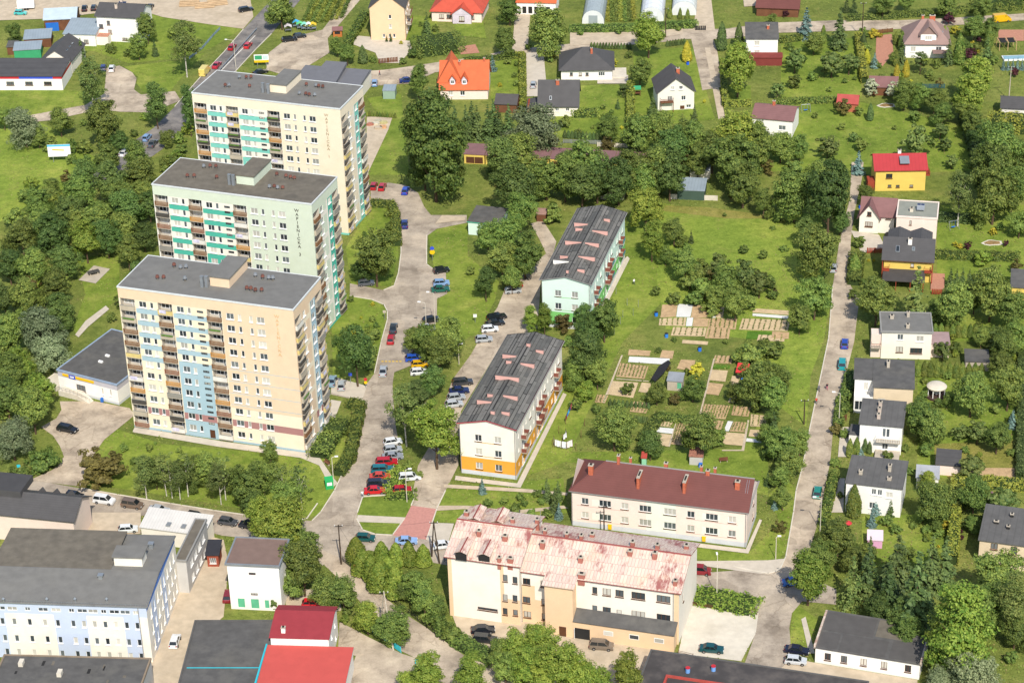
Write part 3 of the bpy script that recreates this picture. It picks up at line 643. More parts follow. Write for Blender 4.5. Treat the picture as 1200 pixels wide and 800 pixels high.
# ------------------------------------------------------------------ three-storey blocks with seamed felt roofs
pinkch = mat('pink_render', '#d2a397', var=.06); gutter = mat('grey_gutter', '#8d8b86', var=.05)
def block(label, FL, FR, wall, zone, base, trim, chims, fw, rw, bal):
    h = 11.9; b = build('apartment_block', label, 'apartment block', FL, FR, h, 38.2-1.2, .35, 'three-storey blocks along the parking road'); b.D = 37.0
    ops = {'F': [], 'R': [], 'B': [], 'L': []}
    for z in (8.0, 4.75, 1.45):
        for u in (.27, .62): ops['F'].append((u*b.W, u*b.W+1.45, z, z+1.55, .18, 'dwd'))
    for z in (8.0, 4.75, 1.45):
        for i in range(12):
            u = 1.3+i*(b.D-2.6)/12
            if i in (1, 5, 6, 10): ops['R'].append((u+.2, u+1.9, z-.8, z+1.55, .2, 'dw'))
            else: ops['R'].append((u+.5, u+.5+(1.3 if i % 2 else .8), z+(.1 if i % 2 else .5), z+1.45, .18, 'dwd' if i % 2 else 'swn'))
            ops['L'].append((u+.5, u+1.8, z, z+1.5, .18, 'dwd'))
    colf = lambda f, u, z: 2 if z < .95 else 1 if z < 4.05 else 3 if (f == 'F' and (4.45 < z < 4.6 or 7.7 < z < 7.85) and .3*b.W < u < .72*b.W) else 0
    walls(b, ops, [wall, zone, base, zone], colf, {'F': [.3*b.W, .72*b.W]}, (.95, 4.05, 4.45, 4.6, 7.7, 7.85), gable=('y', 1.3, b.W/2))
    rh = 1.3; roof = roof_gy(b, rh, mat('tar_joints', '#333231'), ov=.45, side=trim)
    # sheets of felt laid down each slope, overlapping unevenly with dark joints
    sh = [mat('felt_sheet_'+str(i), c, var=.14, dirt='#77736a', dsc=.4, damt=.35) for i, c in enumerate(('#6b6963', '#615f5a', '#73706a', '#5a5955'))]
    rr = random.Random(len(label)); n = 8; y1 = b.D+.35
    for s in (0, 1):
        for c in range(n):
            xa = -.3+c*(b.W/2+.3)/n; xb = xa+(b.W/2+.3)/n-rr.choice((.05, .08, .14, .2)); y = -.35
            while y < y1:
                L_ = min(rr.uniform(2.5, 9), y1-y); gp = rr.choice((.08, .14, .3)); zt = lambda x: b.h+.18+rh*(x/(b.W/2))+.035
                q = [(xa, y, zt(xa)), (xb, y, zt(xb)), (xb, y+L_-gp, zt(xb)), (xa, y+L_-gp, zt(xa))]
                if s: q = [(b.W-x, yy, z) for x, yy, z in q][::-1]
                mb = MB(); mb.prism(q, .03); mb.obj('felt_sheet', sh[rr.randrange(4)], b.e); y += L_
    for (px, py, ln, wd) in chims:
        x, y = local(b, px, py, h+rh+.6); z = b.h+.18+rh*(1-abs(x-b.W/2)/(b.W/2))
        mb = MB(); mb.box(x-ln/2, y-.28, z-.3, x+ln/2, y+.28, z+.75); mb.box(x-ln/2-.05, y-.33, z+.752, x+ln/2+.05, y+.33, z+.84, 1); mb.obj('chimney', [pinkch if wd == 0 else whitew, felt_d], b.e)
        if ln > 1.5:
            for t in range(2): mb = MB(); xx = x-ln/4+t*ln/2; mb.tube((xx, y+.9, z-.2), (xx, y+.9, z+.5), .12, n=6); mb.obj('vent_pipe', [vent_r], b.e)
    br = mat('maroon_rail', '#7c4a3e', var=.15)
    for i in (1, 5, 6, 10):
        for z in (8.0, 4.75):
            u = 1.3+i*(b.D-2.6)/12; mb = MB(); w = 2.3
            mb.box(-.1, -1.15, -.15, w, 0, 0, 1)
            mb.box(-.1, -1.15, .9, w, -1.08, 1.0); mb.box(-.1, -1.15, .08, w, -1.1, .75, 2 if i != 5 else 0)
            for x in (-.1, w-.06): mb.box(x, -1.08, .08, x+.06, -.02, .95)
            o = mb.obj('balcony', [br, concrete, bal], b.e); o.location = fpt(b, 'R', u, z-.8); o.rotation_euler[2] = ROT['R']
    for f, u in (('F', .05), ('F', b.W-.12), ('R', b.D*.4)):
        mb = MB(); mb.tube((0, 0, .2), (0, 0, h), .07, n=6); o = mb.obj('downpipe', gutter, b.e); o.location = fpt(b, f, u, 0, -.1)
    mb = MB(); mb.tube((-.5, -.4, h-.05), (-.5, b.D+.4, h-.05), .1, n=6); mb.tube((b.W+.5, -.4, h-.05), (b.W+.5, b.D+.4, h-.05), .1, n=6); mb.obj('gutter', gutter, b.e)
    return b
orange = mat('orange_render', '#dd9f3d', var=.05); green_r = mat('green_render', '#7cc06c', var=.05); plinth = mat('grey_plinth', '#c9cacb', var=.06)
offw = mat('warm_white_render', '#e8e0d0', var=.03, dirt='#d8ccb4', damt=.25); mintw = mat('mint_white_render', '#cfe2d4', var=.03)
C8 = lambda ox, oy, L: [(ox+x/8, oy+y/8, l, w) for x, y, l, w in L]
BD = block('three-storey block with orange ground floor and red-edged seamed roof', (535.6, 495.6), (605, 504), offw, orange, plinth, mat('red_edge', '#b04048', var=.05),
    C8(520, 380, [(615, 268, 2.9, 0), (610, 328, 1.1, 0), (785, 355, 2.9, 0), (900, 222, 1.6, 0), (795, 185, .8, 0), (595, 490, 5.0, 0), (435, 640, 1.1, 0), (625, 655, 3, 0), (380, 697, 3, 0), (580, 800, 1.6, 0), (460, 815, .8, 0)]), 0, 0, mat('rail_panel_beige', '#b8a893', var=.2))
BE = block('three-storey block with green ground floor and grey seamed roof', (632.5, 328), (692.5, 333.7), mintw, green_r, plinth, gutter,
    C8(620, 230, [(487, 236, 3.2, 0), (468, 283, 1.6, 0), (665, 308, 3.6, 0), (730, 195, 1.4, 0), (415, 410, 3.8, 0), (590, 425, 3.2, 0), (327, 540, 1.8, 0), (300, 585, 3.6, 1), (540, 550, 3.8, 0), (487, 668, 1.6, 0), (360, 700, .5, 0)]), 0, 0, mat('rail_panel_teal', '#4a8f8f', var=.2))
# ------------------------------------------------------------------ long house with brown tiled roof
brown_t = roofmat('brown_tiles', '#6b413b', rows=.55, contrast=.22, var=.08); pinkw = mat('pink_white_render', '#ead6c8', var=.03, dirt='#dac3b0', damt=.2); mint_n = mat('pale_green_white_render', '#e0e2d2', var=.03)
def house_G():
    b = build('long_house', 'long two-storey pale pink house with dark brown tiled roof', 'house', (666.2, 575.6), (877.5, 601.9), 8.0, 11.2, .45)
    Fp = [(685.5, 587, 1.4, 1.5, 'dwd'), (709, 590.5, 2.4, 1.5, 'twd'), (732, 592.5, 1.5, 1.5, 'dwd'), (756, 596, 2.4, 1.5, 'twd'), (785, 599.5, 2.4, 1.5, 'twd'), (809.5, 602.5, 1.5, 1.5, 'dwd'), (834, 605.5, 2.4, 1.5, 'twd'), (858, 609, 1.5, 1.5, 'dwd')]
    us = [(onface(b, 'F', p[0], p[1])[0], p[2], p[4]) for p in Fp]; ops = {'F': [], 'R': [], 'L': []}
    for z in (5.2, 2.0):
        for u, w, k in us: ops['F'].append((u-w/2, u+w/2, z, z+1.45, .18, k))
    for z in (5.2, 2.0): ops['R'].append((6.5, 7.6, z, z+1.5, .18, 'dbd')); ops['L'].append((5, 6.2, z, z+1.5, .18, 'dbd'))
    U = b.W
    def colf(f, u, z):
        if z < 1.1: return 2
        if f == 'F' and .43*U < u < .60*U: return 1
        if f == 'F' and ((.03*U < u < .3*U) or (.66*U < u < .95*U)) and (4.75 < z < 4.85 or 1.55 < z < 1.65): return 3
        if f == 'F' and ((.12*U < u < .22*U) or (.75*U < u < .85*U)) and (5.2 < z < 6.6 or 2.0 < z < 3.5): return 1
        return 0
    walls(b, ops, [pinkw, mint_n, plinth, pinkch], colf, {'F': [U*x for x in (.03, .12, .22, .3, .43, .6, .66, .75, .85, .95)]}, (1.1, 1.55, 1.65, 2.0, 3.5, 4.75, 4.85, 5.2, 6.6), gable=('x', 4.0, b.D/2))
    h = b.h+.15; ov = .45; mb = MB(); yc = b.D/2; rh = 4.0; i0 = 5.6
    A, C_, D_, E_ = (-ov, -ov, h), (U+ov, -ov, h), (U+ov, b.D+ov, h), (-ov, b.D+ov, h); p, q = (i0, yc, h+rh), (U+ov, yc, h+rh)
    mb.poly([A, C_, q, p]); mb.poly([D_, E_, p, q]); mb.poly([E_, A, p]); mb.poly([C_, (U+ov, -ov, h-.2), (U+ov, yc, h+rh-.2), q], 1)
    mb.poly([A, (-ov, -ov, h-.2), (U+ov, -ov, h-.2), C_], 1); mb.poly([E_, (-ov, b.D+ov, h-.2), (-ov, -ov, h-.2), A], 1); mb.poly([(-ov, -ov, h-.2), (-ov, b.D+ov, h-.2), (U+ov, b.D+ov, h-.2), (U+ov, -ov, h-.2)][::1], 1)
    rf = mb.obj('roof', [brown_t, gutter], b.e)
    mb = MB(); mb.tube((i0, yc, h+rh+.02), (U+ov, yc, h+rh+.02), .13, n=6); mb.obj('ridge_cap', gutter, b.e)
    mb = MB(); mb.tube((-ov, -ov, h+.03), (i0, yc, h+rh+.02), .12, n=6); mb.obj('hip_cap', brown_t, b.e)
    for x in (.15, U-.15):
        mb = MB(); mb.tube((x, -.12, .1), (x, -.12, h-.2), .07, n=6); mb.obj('downpipe', gutter, b.e)
    for (px, py, w, d, hh) in ((692.5, 544, .9, .9, 1.9), (725, 540, .5, .8, 1.6), (739, 540, .45, .45, 1.4), (749.5, 552, .55, 3.0, 1.6), (780.5, 544, .7, .7, 1.2), (803.5, 558, .55, 3.0, 1.6), (822, 550, .5, .5, 1.4), (829.5, 553, .7, .7, .8), (838, 551, .5, .5, 1.4), (864.5, 563, .9, .9, 1.5)):
        x, y = local(b, px, py, h+rh+.3); z = h+rh*(1-abs(y-yc)/yc); ch = chimney(b, x, y, z, w, d, hh)
    for x in (1.0, U-.9):                                   # snow ladder
        mb = MB(); s = 1 if x > 5 else .3
        if x > 5:
            for dx in (0, .4): mb.tube((x+dx, .4, h+.42), (x+dx, yc-.4, h+rh-.2), .04, n=4)
            mb.obj('roof_ladder', metal, b.e)
    for px, py in ((715, 619), (825, 632)):
        u, z = onface(b, 'F', px, py); mb = MB(); mb.box(u-.35, -.3, .3, u+.35, -.05, 1.3); mb.box(u-.4, -.34, 1.3, u+.4, -.04, 1.36); mb.obj('gas_box', yellow, b.e)
    return b
BG = house_G()
# ------------------------------------------------------------------ white public building with worn pinkish metal roof (two blocks, wing, lean-to)
def sheetroof(name):
    m, t, b = newmat(name, .55, .3); L = t.links; tc = N(t, 'ShaderNodeTexCoord')
    br = N(t, 'ShaderNodeTexBrick'); br.inputs['Scale'].default_value = 1; br.inputs['Brick Width'].default_value = .62; br.inputs['Row Height'].default_value = 1.9; br.inputs['Mortar Size'].default_value = .03
    br.inputs['Color1'].default_value = (*lin('#c8b1a2'), 1); br.inputs['Color2'].default_value = (*lin('#d6c4b0'), 1); br.inputs['Mortar'].default_value = (*lin('#a87870'), 1); L.new(tc.outputs['Object'], br.inputs['Vector'])
    def nz(s, d, r=.65):
        n = N(t, 'ShaderNodeTexNoise'); n.inputs['Scale'].default_value = s; n.inputs['Detail'].default_value = d; n.inputs['Roughness'].default_value = r; L.new(tc.outputs['Object'], n.inputs['Vector']); return n
    n1 = nz(.13, 3); n2 = nz(1.3, 8, .75)
    mp = N(t, 'ShaderNodeMapping'); mp.inputs['Scale'].default_value = (1.1, .25, 1); L.new(tc.outputs['Object'], mp.inputs[0]); L.new(mp.outputs[0], n2.inputs['Vector'])
    ad = N(t, 'ShaderNodeMath', operation='MULTIPLY'); L.new(n1.outputs[0], ad.inputs[0]); L.new(n2.outputs[0], ad.inputs[1])
    r = ramp(t, [(.245, (0, 0, 0)), (.34, (.95,)*3)]); L.new(ad.outputs[0], r.inputs[0])
    mx = N(t, 'ShaderNodeMix', data_type='RGBA'); L.new(r.outputs[0], mx.inputs[0]); L.new(br.outputs[0], mx.inputs[6]); mx.inputs[7].default_value = (*lin('#93544f'), 1)
    n3 = nz(.3, 6); r3 = ramp(t, [(.5, (0, 0, 0)), (.7, (.45,)*3)]); L.new(n3.outputs[0], r3.inputs[0])
    m2 = N(t, 'ShaderNodeMix', data_type='RGBA'); L.new(r3.outputs[0], m2.inputs[0]); L.new(mx.outputs[2], m2.inputs[6]); m2.inputs[7].default_value = (*lin('#d3b08f'), 1)
    L.new(m2.outputs[2], b.inputs['Base Color']); return m
worn = sheetroof('worn_pink_metal_sheets'); maroon = mat('maroon_metal', '#8a4440', rough=.5, var=.12); peach2 = mat('pale_peach_render', '#e2c29c', var=.03, dirt='#d0b088', damt=.2)
def building_F():
    H1 = 13.3; b = build('public_building', 'long white and peach public building with worn pinkish metal roof', 'public building', (520, 652), (610, 664.5), H1, 16.2, .5)
    # left block
    Fw = [(592, 677, .9, 1.5, 'sb'), (592, 700, .9, 1.5, 'sb'), (592, 716, .9, 1.5, 'sb'), (603.5, 679.5, .9, 1.5, 'sb'), (603.5, 701, .9, 1.5, 'sb'), (604, 717.5, .9, 1.3, 'sb')]
    ops = {'F': pxwins(b, 'F', Fw, 1, 1.4), 'L': [(3, 4.2, 8.5, 10, .16, 'db'), (10, 11.2, 8.5, 10, .16, 'db')]}
    u, z = onface(b, 'F', 571.5, 713.5); ops['F'].append((u-1.9, u+1.9, z-.3, z+.3, .16, 'tb'))
    W1 = b.W; colf = lambda f, u, z: 1 if (f == 'F' and (u < .75 or u > W1-3.6 and u < W1-2.9 or (u > W1-2.9 and z < 5.6))) else 0
    walls(b, ops, [offw, peach2], colf, {'F': [.75, W1-3.6, W1-2.9]}, (5.6,), gable=('x', 2.5, b.D/2))
    r1 = roof_gx(b, 2.5, worn, side=maroon); yc = b.D/2
    mb = MB(); mb.tube((-.5, yc, H1+.2+2.5), (W1+.5, yc, H1+.2+2.5), .16, n=6); mb.obj('ridge_cap', maroon, b.e)
    # dormers
    zr = lambda y: H1+.18+2.5*(1-abs(y-yc)/yc)
    for px, py, s in ((544, 637, 1), (571, 640, 1), (559, 605, -1), (586, 608, -1)):
        x, y = local(b, px, py, H1+1.9); mb = MB(); w, L_ = 1.05, 4.4; y0, y1 = y-L_*.5, y+L_*.5; zt = zr(y1 if s > 0 else y0)+.45; 
        zb = zr(y0 if s > 0 else y1)-.3
        yf, yk = (y0, y1) if s > 0 else (y1, y0)
        mb.poly([(x-w, yf, zb), (x+w, yf, zb), (x+w, yf, zt-.35), (x, yf, zt), (x-w, yf, zt-.35)][::s], 2)
        for q in (-1, 1):
            mb.poly([(x+q*w, yf, zb), (x+q*w, yk, zb), (x+q*w, yk, zt-.35), (x+q*w, yf, zt-.35)], 0)
            mb.prism([(x, yf-.3*s, zt+.1), (x+q*(w+.15), yf-.3*s, zt-.35), (x+q*(w+.15), yk, zt-.35), (x, yk, zt+.1)][::-q*s], .08, 0)
        mb.tube((x, yf-.3*s, zt+.12), (x, yk, zt+.12), .14, n=5, mi=1); mb.obj('dormer', [worn, maroon, dark], b.e)
    for px, py, w, hh in ((547, 604, .8, .9), (561.5, 627, .7, 1.1), (592, 632, .9, 1.0), (585, 649, .6, .9), (598, 650, 1.0, .9), (601, 613, .7, .9), (629.5, 611, .7, .9)):
        x, y = local(b, px, py, H1+1.8); chimney(b, x, y, zr(y), w, .7, hh, mat('pale_red_chimney', '#a3685b', var=.15))
    # right block
    H2 = 11.5; a = P(606.5, 669, H2); c = P(798.7, 694.5, H2); k = B(); k.e = b.e
    x0 = (a-b.o).dot(b.d); y0 = (a-b.o).dot(b.n)
    # its own frame, as a child part of the same building
    k2 = B(); k2.d = b.d; k2.n = b.n; k2.t = b.t; k2.h = H2; k2.ov = .5; k2.D = 15.6; k2.W = (c-a).dot(b.d)-.6
    sub = empty('main_wing', (0, 0, 0)); sub.parent = b.e; sub.location = (W1+.02, y0+.5, 0); k2.e = sub; k2.o = b.o+b.d*(W1+.02)+b.n*(y0+.5)
    xr = (P(798.7, 694.5, H2)-k2.o).dot(b.d); k2.W = xr-.5
    Fw = [(617, 681, 1.4, 1.4, 'db'), (617, 702.5, 1.4, 1.4, 'db'), (618, 719.5, 1.4, 1.4, 'db'), (638.5, 684, 1.6, 1.4, 'db'), (640.5, 705.5, 2.0, 1.4, 'tb'), (641, 722.5, 2.0, 1.4, 'tb'), (613, 732, .9, .7, 'sb'), (637, 735.5, .9, .7, 'sb'),
          (697, 691.5, .9, 1.5, 'sb'), (711, 693.3, 1.5, 1.5, 'db'), (726, 695, 1.5, 1.5, 'db'), (748, 697.8, 2.5, 1.5, 'tb'), (777.5, 701.5, 2.5, 1.5, 'tb'),
          (697, 713, .9, 1.5, 'sb'), (711, 715, 1.5, 1.5, 'db'), (725.5, 719.5, .9, 2.0, 'sb'), (748, 719.8, 2.5, 1.5, 'tb'), (777.5, 723.5, 2.5, 1.5, 'tb')]
    ops = {'F': pxwins(k2, 'F', Fw, 1, 1), 'R': [(3.2, 3.9, 7, 8.6, .16, 'sb')]}
    W2 = k2.W; xs = [onface(k2, 'F', px, 700)[0] for px in (627, 641, 676, 682)]
    def cf(f, u, z):
        if f == 'F':
            if u > W2-.9 or (u < xs[0] and z < 8.4) or (u < xs[1] and z < 5.4) or z < 4.4: return 1
        return 0
    walls(k2, ops, [offw, peach2], cf, {'F': [W2-.9, xs[0]]}, (4.4, 5.4, 8.4), gable=('x', 2.6, k2.D/2))
    rr = roof_gx(k2, 2.6, worn, side=maroon, x0=.05); yc2 = k2.D/2
    mb = MB(); mb.tube((.05, yc2, H2+.2+2.6), (W2+.5, yc2, H2+.2+2.6), .16, n=6); mb.obj('ridge_cap', maroon, sub)
    z2 = lambda y: H2+.18+2.6*(1-abs(y-yc2)/yc2)
    for px, py, w, hh in ((636, 642, .8, 1.3), (639, 628, .6, .9), (664.5, 633, .6, .9), (681.5, 635, .6, .9), (694, 628, .8, .7), (680.5, 655, .8, 1.0), (681.5, 667.5, 1.2, .8), (741.5, 643, .7, 1.0), (738.5, 652, .8, .9), (770.5, 646, .7, 1.0), (767.5, 656, .8, 1.2), (791.5, 678, .7, .9), (804.5, 641, .8, .8)):
        x, y = local(k2, px, py, H2+1.8); chimney(k2, x, y, z2(y), w, .8, hh, MATS['pale_red_chimney'])
    # projecting stair wing
    wx0, wx1 = onface(k2, 'F', 643, 705)[0], onface(k2, 'F', 675.5, 708)[0]; pr = 2.6; hw = 11.3
    mb = MB(); mb.box(wx0, -pr, 0, wx1, .02, hw-.2); mb.prism([(wx0-.4, -pr-.5, hw-.15), (wx1+.4, -pr-.5, hw-.15), (wx1+.4, .4, H2+.35), (wx0-.4, .4, H2+.35)], .16, 1); mb.box(wx0+2.6, -pr-.05, .1, wx0+3.9, -pr+.01, 2.2, 2)
    mb.obj('stair_wing', [peach2, worn, frame_b], sub)
    # lean-to with felt roof and garage door
    lx0, lx1 = wx1+.02, W2-.3; mb = MB(); hl = 3.9
    mb.box(lx0, -2.6, 0, lx1, -.01, hl-.15); mb.prism([(lx0, -2.85, hl), (lx1+.15, -2.85, hl), (lx1+.15, -.005, hl+1.1), (lx0, -.005, hl+1.1)], .14, 1)
    mb.obj('lean_to', [peach2, felt_d], sub)
    for x in (12.2, 19.6, 26.4):
        pass
    for px, py in ((717, 745.5), (747, 750), (776, 754)):
        u = onface(k2, 'F', px, py-6)[0]; mb = MB(); mb.box(u-.9, -2.64, 1.7, u+.9, -2.59, 2.7); mb.poly([(u-.8, -2.645, 1.8), (u+.8, -2.645, 1.8), (u+.8, -2.645, 2.6), (u-.8, -2.645, 2.6)], 1); mb.obj('window', [frame_w, glass], sub)
    u = lx0+1.7; mb = MB(); mb.box(u-1.4, -2.66, .05, u+1.4, -2.59, 2.4, 1); mb.box(u-1.5, -2.9, .05, u-1.42, -1.8, 2.3, 0); mb.obj('garage_door', [frame_w, dark], sub)
    for x in (.02, W2-1.0):
        mb = MB(); mb.tube((x, -.1, 0), (x, -.1, H2), .07, n=6); mb.obj('downpipe', gutter, sub)
    # lightning mast
    x, y = local(b, 634, 627, 13); mb = MB(); mb.tube((x, y, 12), (x, y, 18.5), .05, n=5); mb.obj('mast', metal, b.e)
    return b
BF = building_F()
# ------------------------------------------------------------------ pale office block by the lane, and the yard buildings round it
lilac = mat('lilac_blue_render', '#bcc6d6', var=.04); creamo = mat('office_cream_render', '#e8e0d0', var=.04, dirt='#d8c9a4', damt=.25); blue_b = mat('blue_fascia', '#5a7fc0', var=.06)
def office():
    b = build('office_building', 'large cream and lilac office block with grey felt roof', 'office building', (-30, 705), (172.3, 712), 12.2, 22.3, .25)
    ops = {'F': [], 'R': [], 'B': [], 'L': []}
    u4 = [onface(b, 'F', x, y)[0] for x, y in ((-14, 730), (3, 729), (17, 730), (35, 730.5), (53, 731), (68, 731), (86, 731), (98.5, 731), (111, 731.5), (123.5, 732), (136, 732), (148.5, 732), (161, 733))]
    za, zb_ = onface(b, 'F', 98.5, 731)[1]-.72, onface(b, 'F', 98.5, 750.5)[1]-.72; zr = onface(b, 'F', 98.5, 715.5)[1]
    for z in (za, zb_, max(.5, 2*zb_-za)):
        for i, u in enumerate(u4): ops['F'].append((u-.4, u+.4, z, z+1.45, .2, 'sw'))
    for i, u in enumerate(u4):
        ops['F'].append((u-.9 if i % 3 else u-.5, u+.9 if i % 3 else u+.5, zr-.4, zr+.4, .15, 'dwn'))
    for z in (8.2, 4.8, 1.4):
        for i in range(8): u = 2.0+i*2.5; ops['R'].append((u, u+1.0, z, z+1.9, .18, 'sw'))
    ops['F'] = [o for o in ops['F'] if o[0] > .1 and o[1] < b.W-.1]
    e1, e2, e3 = [onface(b, 'F', x, 735)[0] for x in (65, 103, 146)]; e0 = onface(b, 'F', 8, 735)[0]
    def colf(f, u, z):
        if f == 'F':
            if z > zr-1.0: return 1
            return 1 if (u < e0 or e1 < u < e2 or u > e3) and u < b.W-1.6 else 0
        if f == 'R':
            if z > 11.2: return 2
            return 1 if 3.2 < u < 6.2 or 11 < u < 13.5 else 0
        return 0
    walls(b, ops, [creamo, lilac, blue_b], colf, {'F': [e0, e1, e2, e3, b.W-1.6], 'R': [3.2, 6.2, 11, 13.5]}, (zr-1.0, 11.2), gable=('x', 1.0, b.D*.42))
    roof_gx(b, 1.0, felt_l, r=b.D*.42, ov=.3, t=.2, side=metal)
    lbox(b, 'roof_overlay', felt_b, .1, b.D*.43, b.h+1.0, b.W*.72, b.D-.3, b.h+1.22)
    x, y = local(b, 152, 648, 15); mb = MB(); mb.box(x-2.6, y-1.6, b.h+.3, x+2.6, y+1.6, b.h+3.0); mb.box(x-2.9, y-1.9, b.h+3.0, x+2.9, y+1.9, b.h+3.25, 1); mb.obj('stair_head', [creamo, felt_l], b.e)
    for px, py in ((118, 675), (177, 638)):
        x, y = local(b, px, py, 13.5); mb = MB(); mb.box(x-.35, y-.35, b.h+.2, x+.35, y+.35, b.h+1.6); mb.box(x-.5, y-.5, b.h+1.6, x+.5, y+.5, b.h+1.75); mb.obj('roof_vent', metal, b.e)
    for px in (4, 55, 88, 125):
        x, y = local(b, px, 703, 12.8); mb = MB(); mb.tube((x, y, b.h+.1), (x, y, b.h+1.0), .14, n=6); mb.tube((x, y, b.h+.95), (x, y, b.h+1.2), .3, .1, n=6); mb.obj('vent_pipe', metal, b.e)
    mb = MB()
    for i in range(34): x = .3+i*(b.W-.3)/34; mb.box(x, -.15, b.h+.22, x+.06, -.1, b.h+.6)
    for i in range(24): y = .2+i*(b.D-.4)/24; mb.box(b.W+.12, y, b.h+.22, b.W+.17, y+.06, b.h+.6)
    mb.box(0, -.14, b.h+.5, b.W, -.11, b.h+.54); mb.box(b.W+.13, 0, b.h+.5, b.W+.16, b.D, b.h+.54); mb.obj('snow_guard', metal, b.e)
    mb = MB(); mb.tube((b.W-1.5, -.1, 0), (b.W-1.5, -.1, b.h), .08, n=6); mb.obj('downpipe', gutter, b.e)
    return b
BO = office()
def simple(name, label, cat, FL, FR, h, D, wall, roof, kind, rh=0, ov=.35, wins={}, group=None, side=None, r=None, rim=None, colf=None, wmats=None, cz=(), cu={}, hips=(3, 3), ch=(), chm=None, gable=True):
    b = build(name, label, cat, FL, FR, h, D, ov, group); ops = {}
    for f, lst in wins.items():
        ops[f] = []
        for q in lst:
            if q[0] == 'px': ops[f] += pxwins(b, f, *q[1:])
            else: ops[f] += auto(b, f, *q)
    gb = None
    if kind == 'gx' and gable: gb = ('x', rh, r or D/2)
    if kind == 'gy' and gable: gb = ('y', rh, r or b.W/2)
    walls(b, ops, wmats or [wall], colf, cu, cz, gable=gb)
    if kind == 'gx': b.roof = roof_gx(b, rh, roof, r, side=side)
    elif kind == 'gy': b.roof = roof_gy(b, rh, roof, r, side=side)
    elif kind == 'hip': b.roof = roof_hip(b, rh, roof, *hips, side=side)
    elif kind == 'flat': b.roof = roof_flat(b, roof, rim or side, ph=.15)
    elif kind == 'mono': b.roof = roof_mono(b, 0, rh, roof, side=side)
    for c in ch:
        x, y = c[0]*b.W, c[1]*D; yr = r or D/2
        z = h+.15+(rh*(1-abs(y-yr)/yr) if kind == 'gx' else rh*max(0, 1-abs(x-b.W/2)/(b.W/2)) if kind == 'gy' else rh*.7 if kind == 'hip' else rh*c[1])
        chimney(b, x, y, z, c[2] if len(c) > 2 else .7, c[3] if len(c) > 3 else .7, c[4] if len(c) > 4 else 1.1, chm)
    return b
slate = roofmat('dark_slate_tiles', '#4f4d4c', rows=.5, contrast=.22, var=.1); char = roofmat('charcoal_tiles', '#504c4a', rows=.5, contrast=.2, var=.1)
orange_t = roofmat('orange_tiles', '#c4633c', rows=.5, contrast=.2, var=.1); red_t = roofmat('red_tiles', '#b9503c', rows=.5, contrast=.2, var=.1)
mauve_t = roofmat('mauve_tiles', '#7d5a57', rows=.5, contrast=.2, var=.1); mauve2 = roofmat('pale_mauve_tiles', '#92786f', rows=.5, contrast=.2, var=.08)
redmetal = roofmat('red_metal', '#a83a3c', rows=0, cols=.9, contrast=.16, var=.06, rough=.5); greymetal = roofmat('grey_blue_metal', '#8c979d', rows=0, cols=.8, contrast=.18, var=.08, rough=.45)
bitumen = roofmat('plain_bitumen', '#5d5b58', rows=0, cols=1.2, contrast=.16, var=.14, rough=.9); darkred = mat('dark_red_felt', '#bf544c', var=.06, dirt='#ad4a44', dsc=.3)
yelw = mat('yellow_render', '#dcbf62', var=.05); beige = mat('beige_render', '#d8c4a4', var=.05, dirt='#c4ae8c', damt=.3); greyw = mat('grey_render', '#b9b6b0', var=.06)
greenw = mat('green_sheet', '#3f9a6a', var=.08); pinkb = mat('pinkish_beige_render', '#e0ccbc', var=.04)
# yard buildings near the office
b = simple('old_hall', 'black-roofed cream hall with stepped roof beside the office block', 'hall', (-25, 600), (87, 611), 6.2, 8.5, pinkb, slate, 'gx', 2.4, .5)
lbox(b, 'raised_roof', slate, -.5, b.D*.35, b.h+1.9, b.W*.38, b.D+.8, b.h+3.3)
for t in (.52, .68, .84):
    mb = MB(); x = b.W*t; mb.poly([(x-1.1, b.D*.9, b.h), (x, b.D*.9, b.h+1.9), (x+1.1, b.D*.9, b.h)][::-1]); mb.poly([(x-1.1, b.D*.9, b.h), (x-1.1, b.D*.5, b.h+1.4), (x, b.D*.5, b.h+2.2), (x, b.D*.9, b.h+1.9)][::-1]); mb.poly([(x+1.1, b.D*.9, b.h), (x+1.1, b.D*.5, b.h+1.4), (x, b.D*.5, b.h+2.2), (x, b.D*.9, b.h+1.9)]); mb.obj('gablet', slate, b.e)
b = simple('metal_shed', 'long shed with pale corrugated metal roof beside the street', 'shed', (163, 618), (239, 628), 3.6, 5.0, offw, roofmat('pale_corrugated', '#c9c5bd', rows=0, cols=.6, contrast=.2, var=.06, rough=.45), 'mono', 1.2, .25)
for x in (.38, .62): lbox(b, 'skylight', metal, b.W*x, .7, b.h+.35, b.W*x+.9, 1.9, b.h+.75)
b = simple('annex', 'grey annex with flat roof joined to the office block', 'annex', (204, 657.5), (218.7, 658.5), 7.2, 14, greyw, felt_b, 'flat', 0, .15, {'R': [(4, (1.2, 4.4), 1.6, 1.4, 'tw')]}, rim=gutter)
b = simple('kiosk', 'dark-roofed wooden kiosk beside the sandy lane', 'kiosk', (240, 651), (257, 651), 2.8, 3.6, mat('old_red_wood', '#8e4a38', var=.2), mat('black_sheet', '#33343a', var=.1), 'mono', .8, .3, {'F': [(1, (.9,), 1.2, 1.2, 'tw')]})
b = simple('white_workshop', 'white two-storey workshop with brown flat roof and green doors', 'workshop', (263, 662), (328, 665), 10.0, 8.4, whitew, mat('brown_felt', '#7b665c', var=.08), 'flat', 0, .35, {'F': [('px', [(295.5, 672, 1.3, .55, 'dbn'), (298, 696, 1.3, .55, 'dbn'), (283, 706, 1.3, 2.0, 'Dg'), (299, 707, 1.5, 2.1, 'Dg'), (313, 707.5, .8, 1.8, 'Dg')], 1, 1)], 'R': [(1, (5,), .9, 1, 'sw')]}, rim=metal)
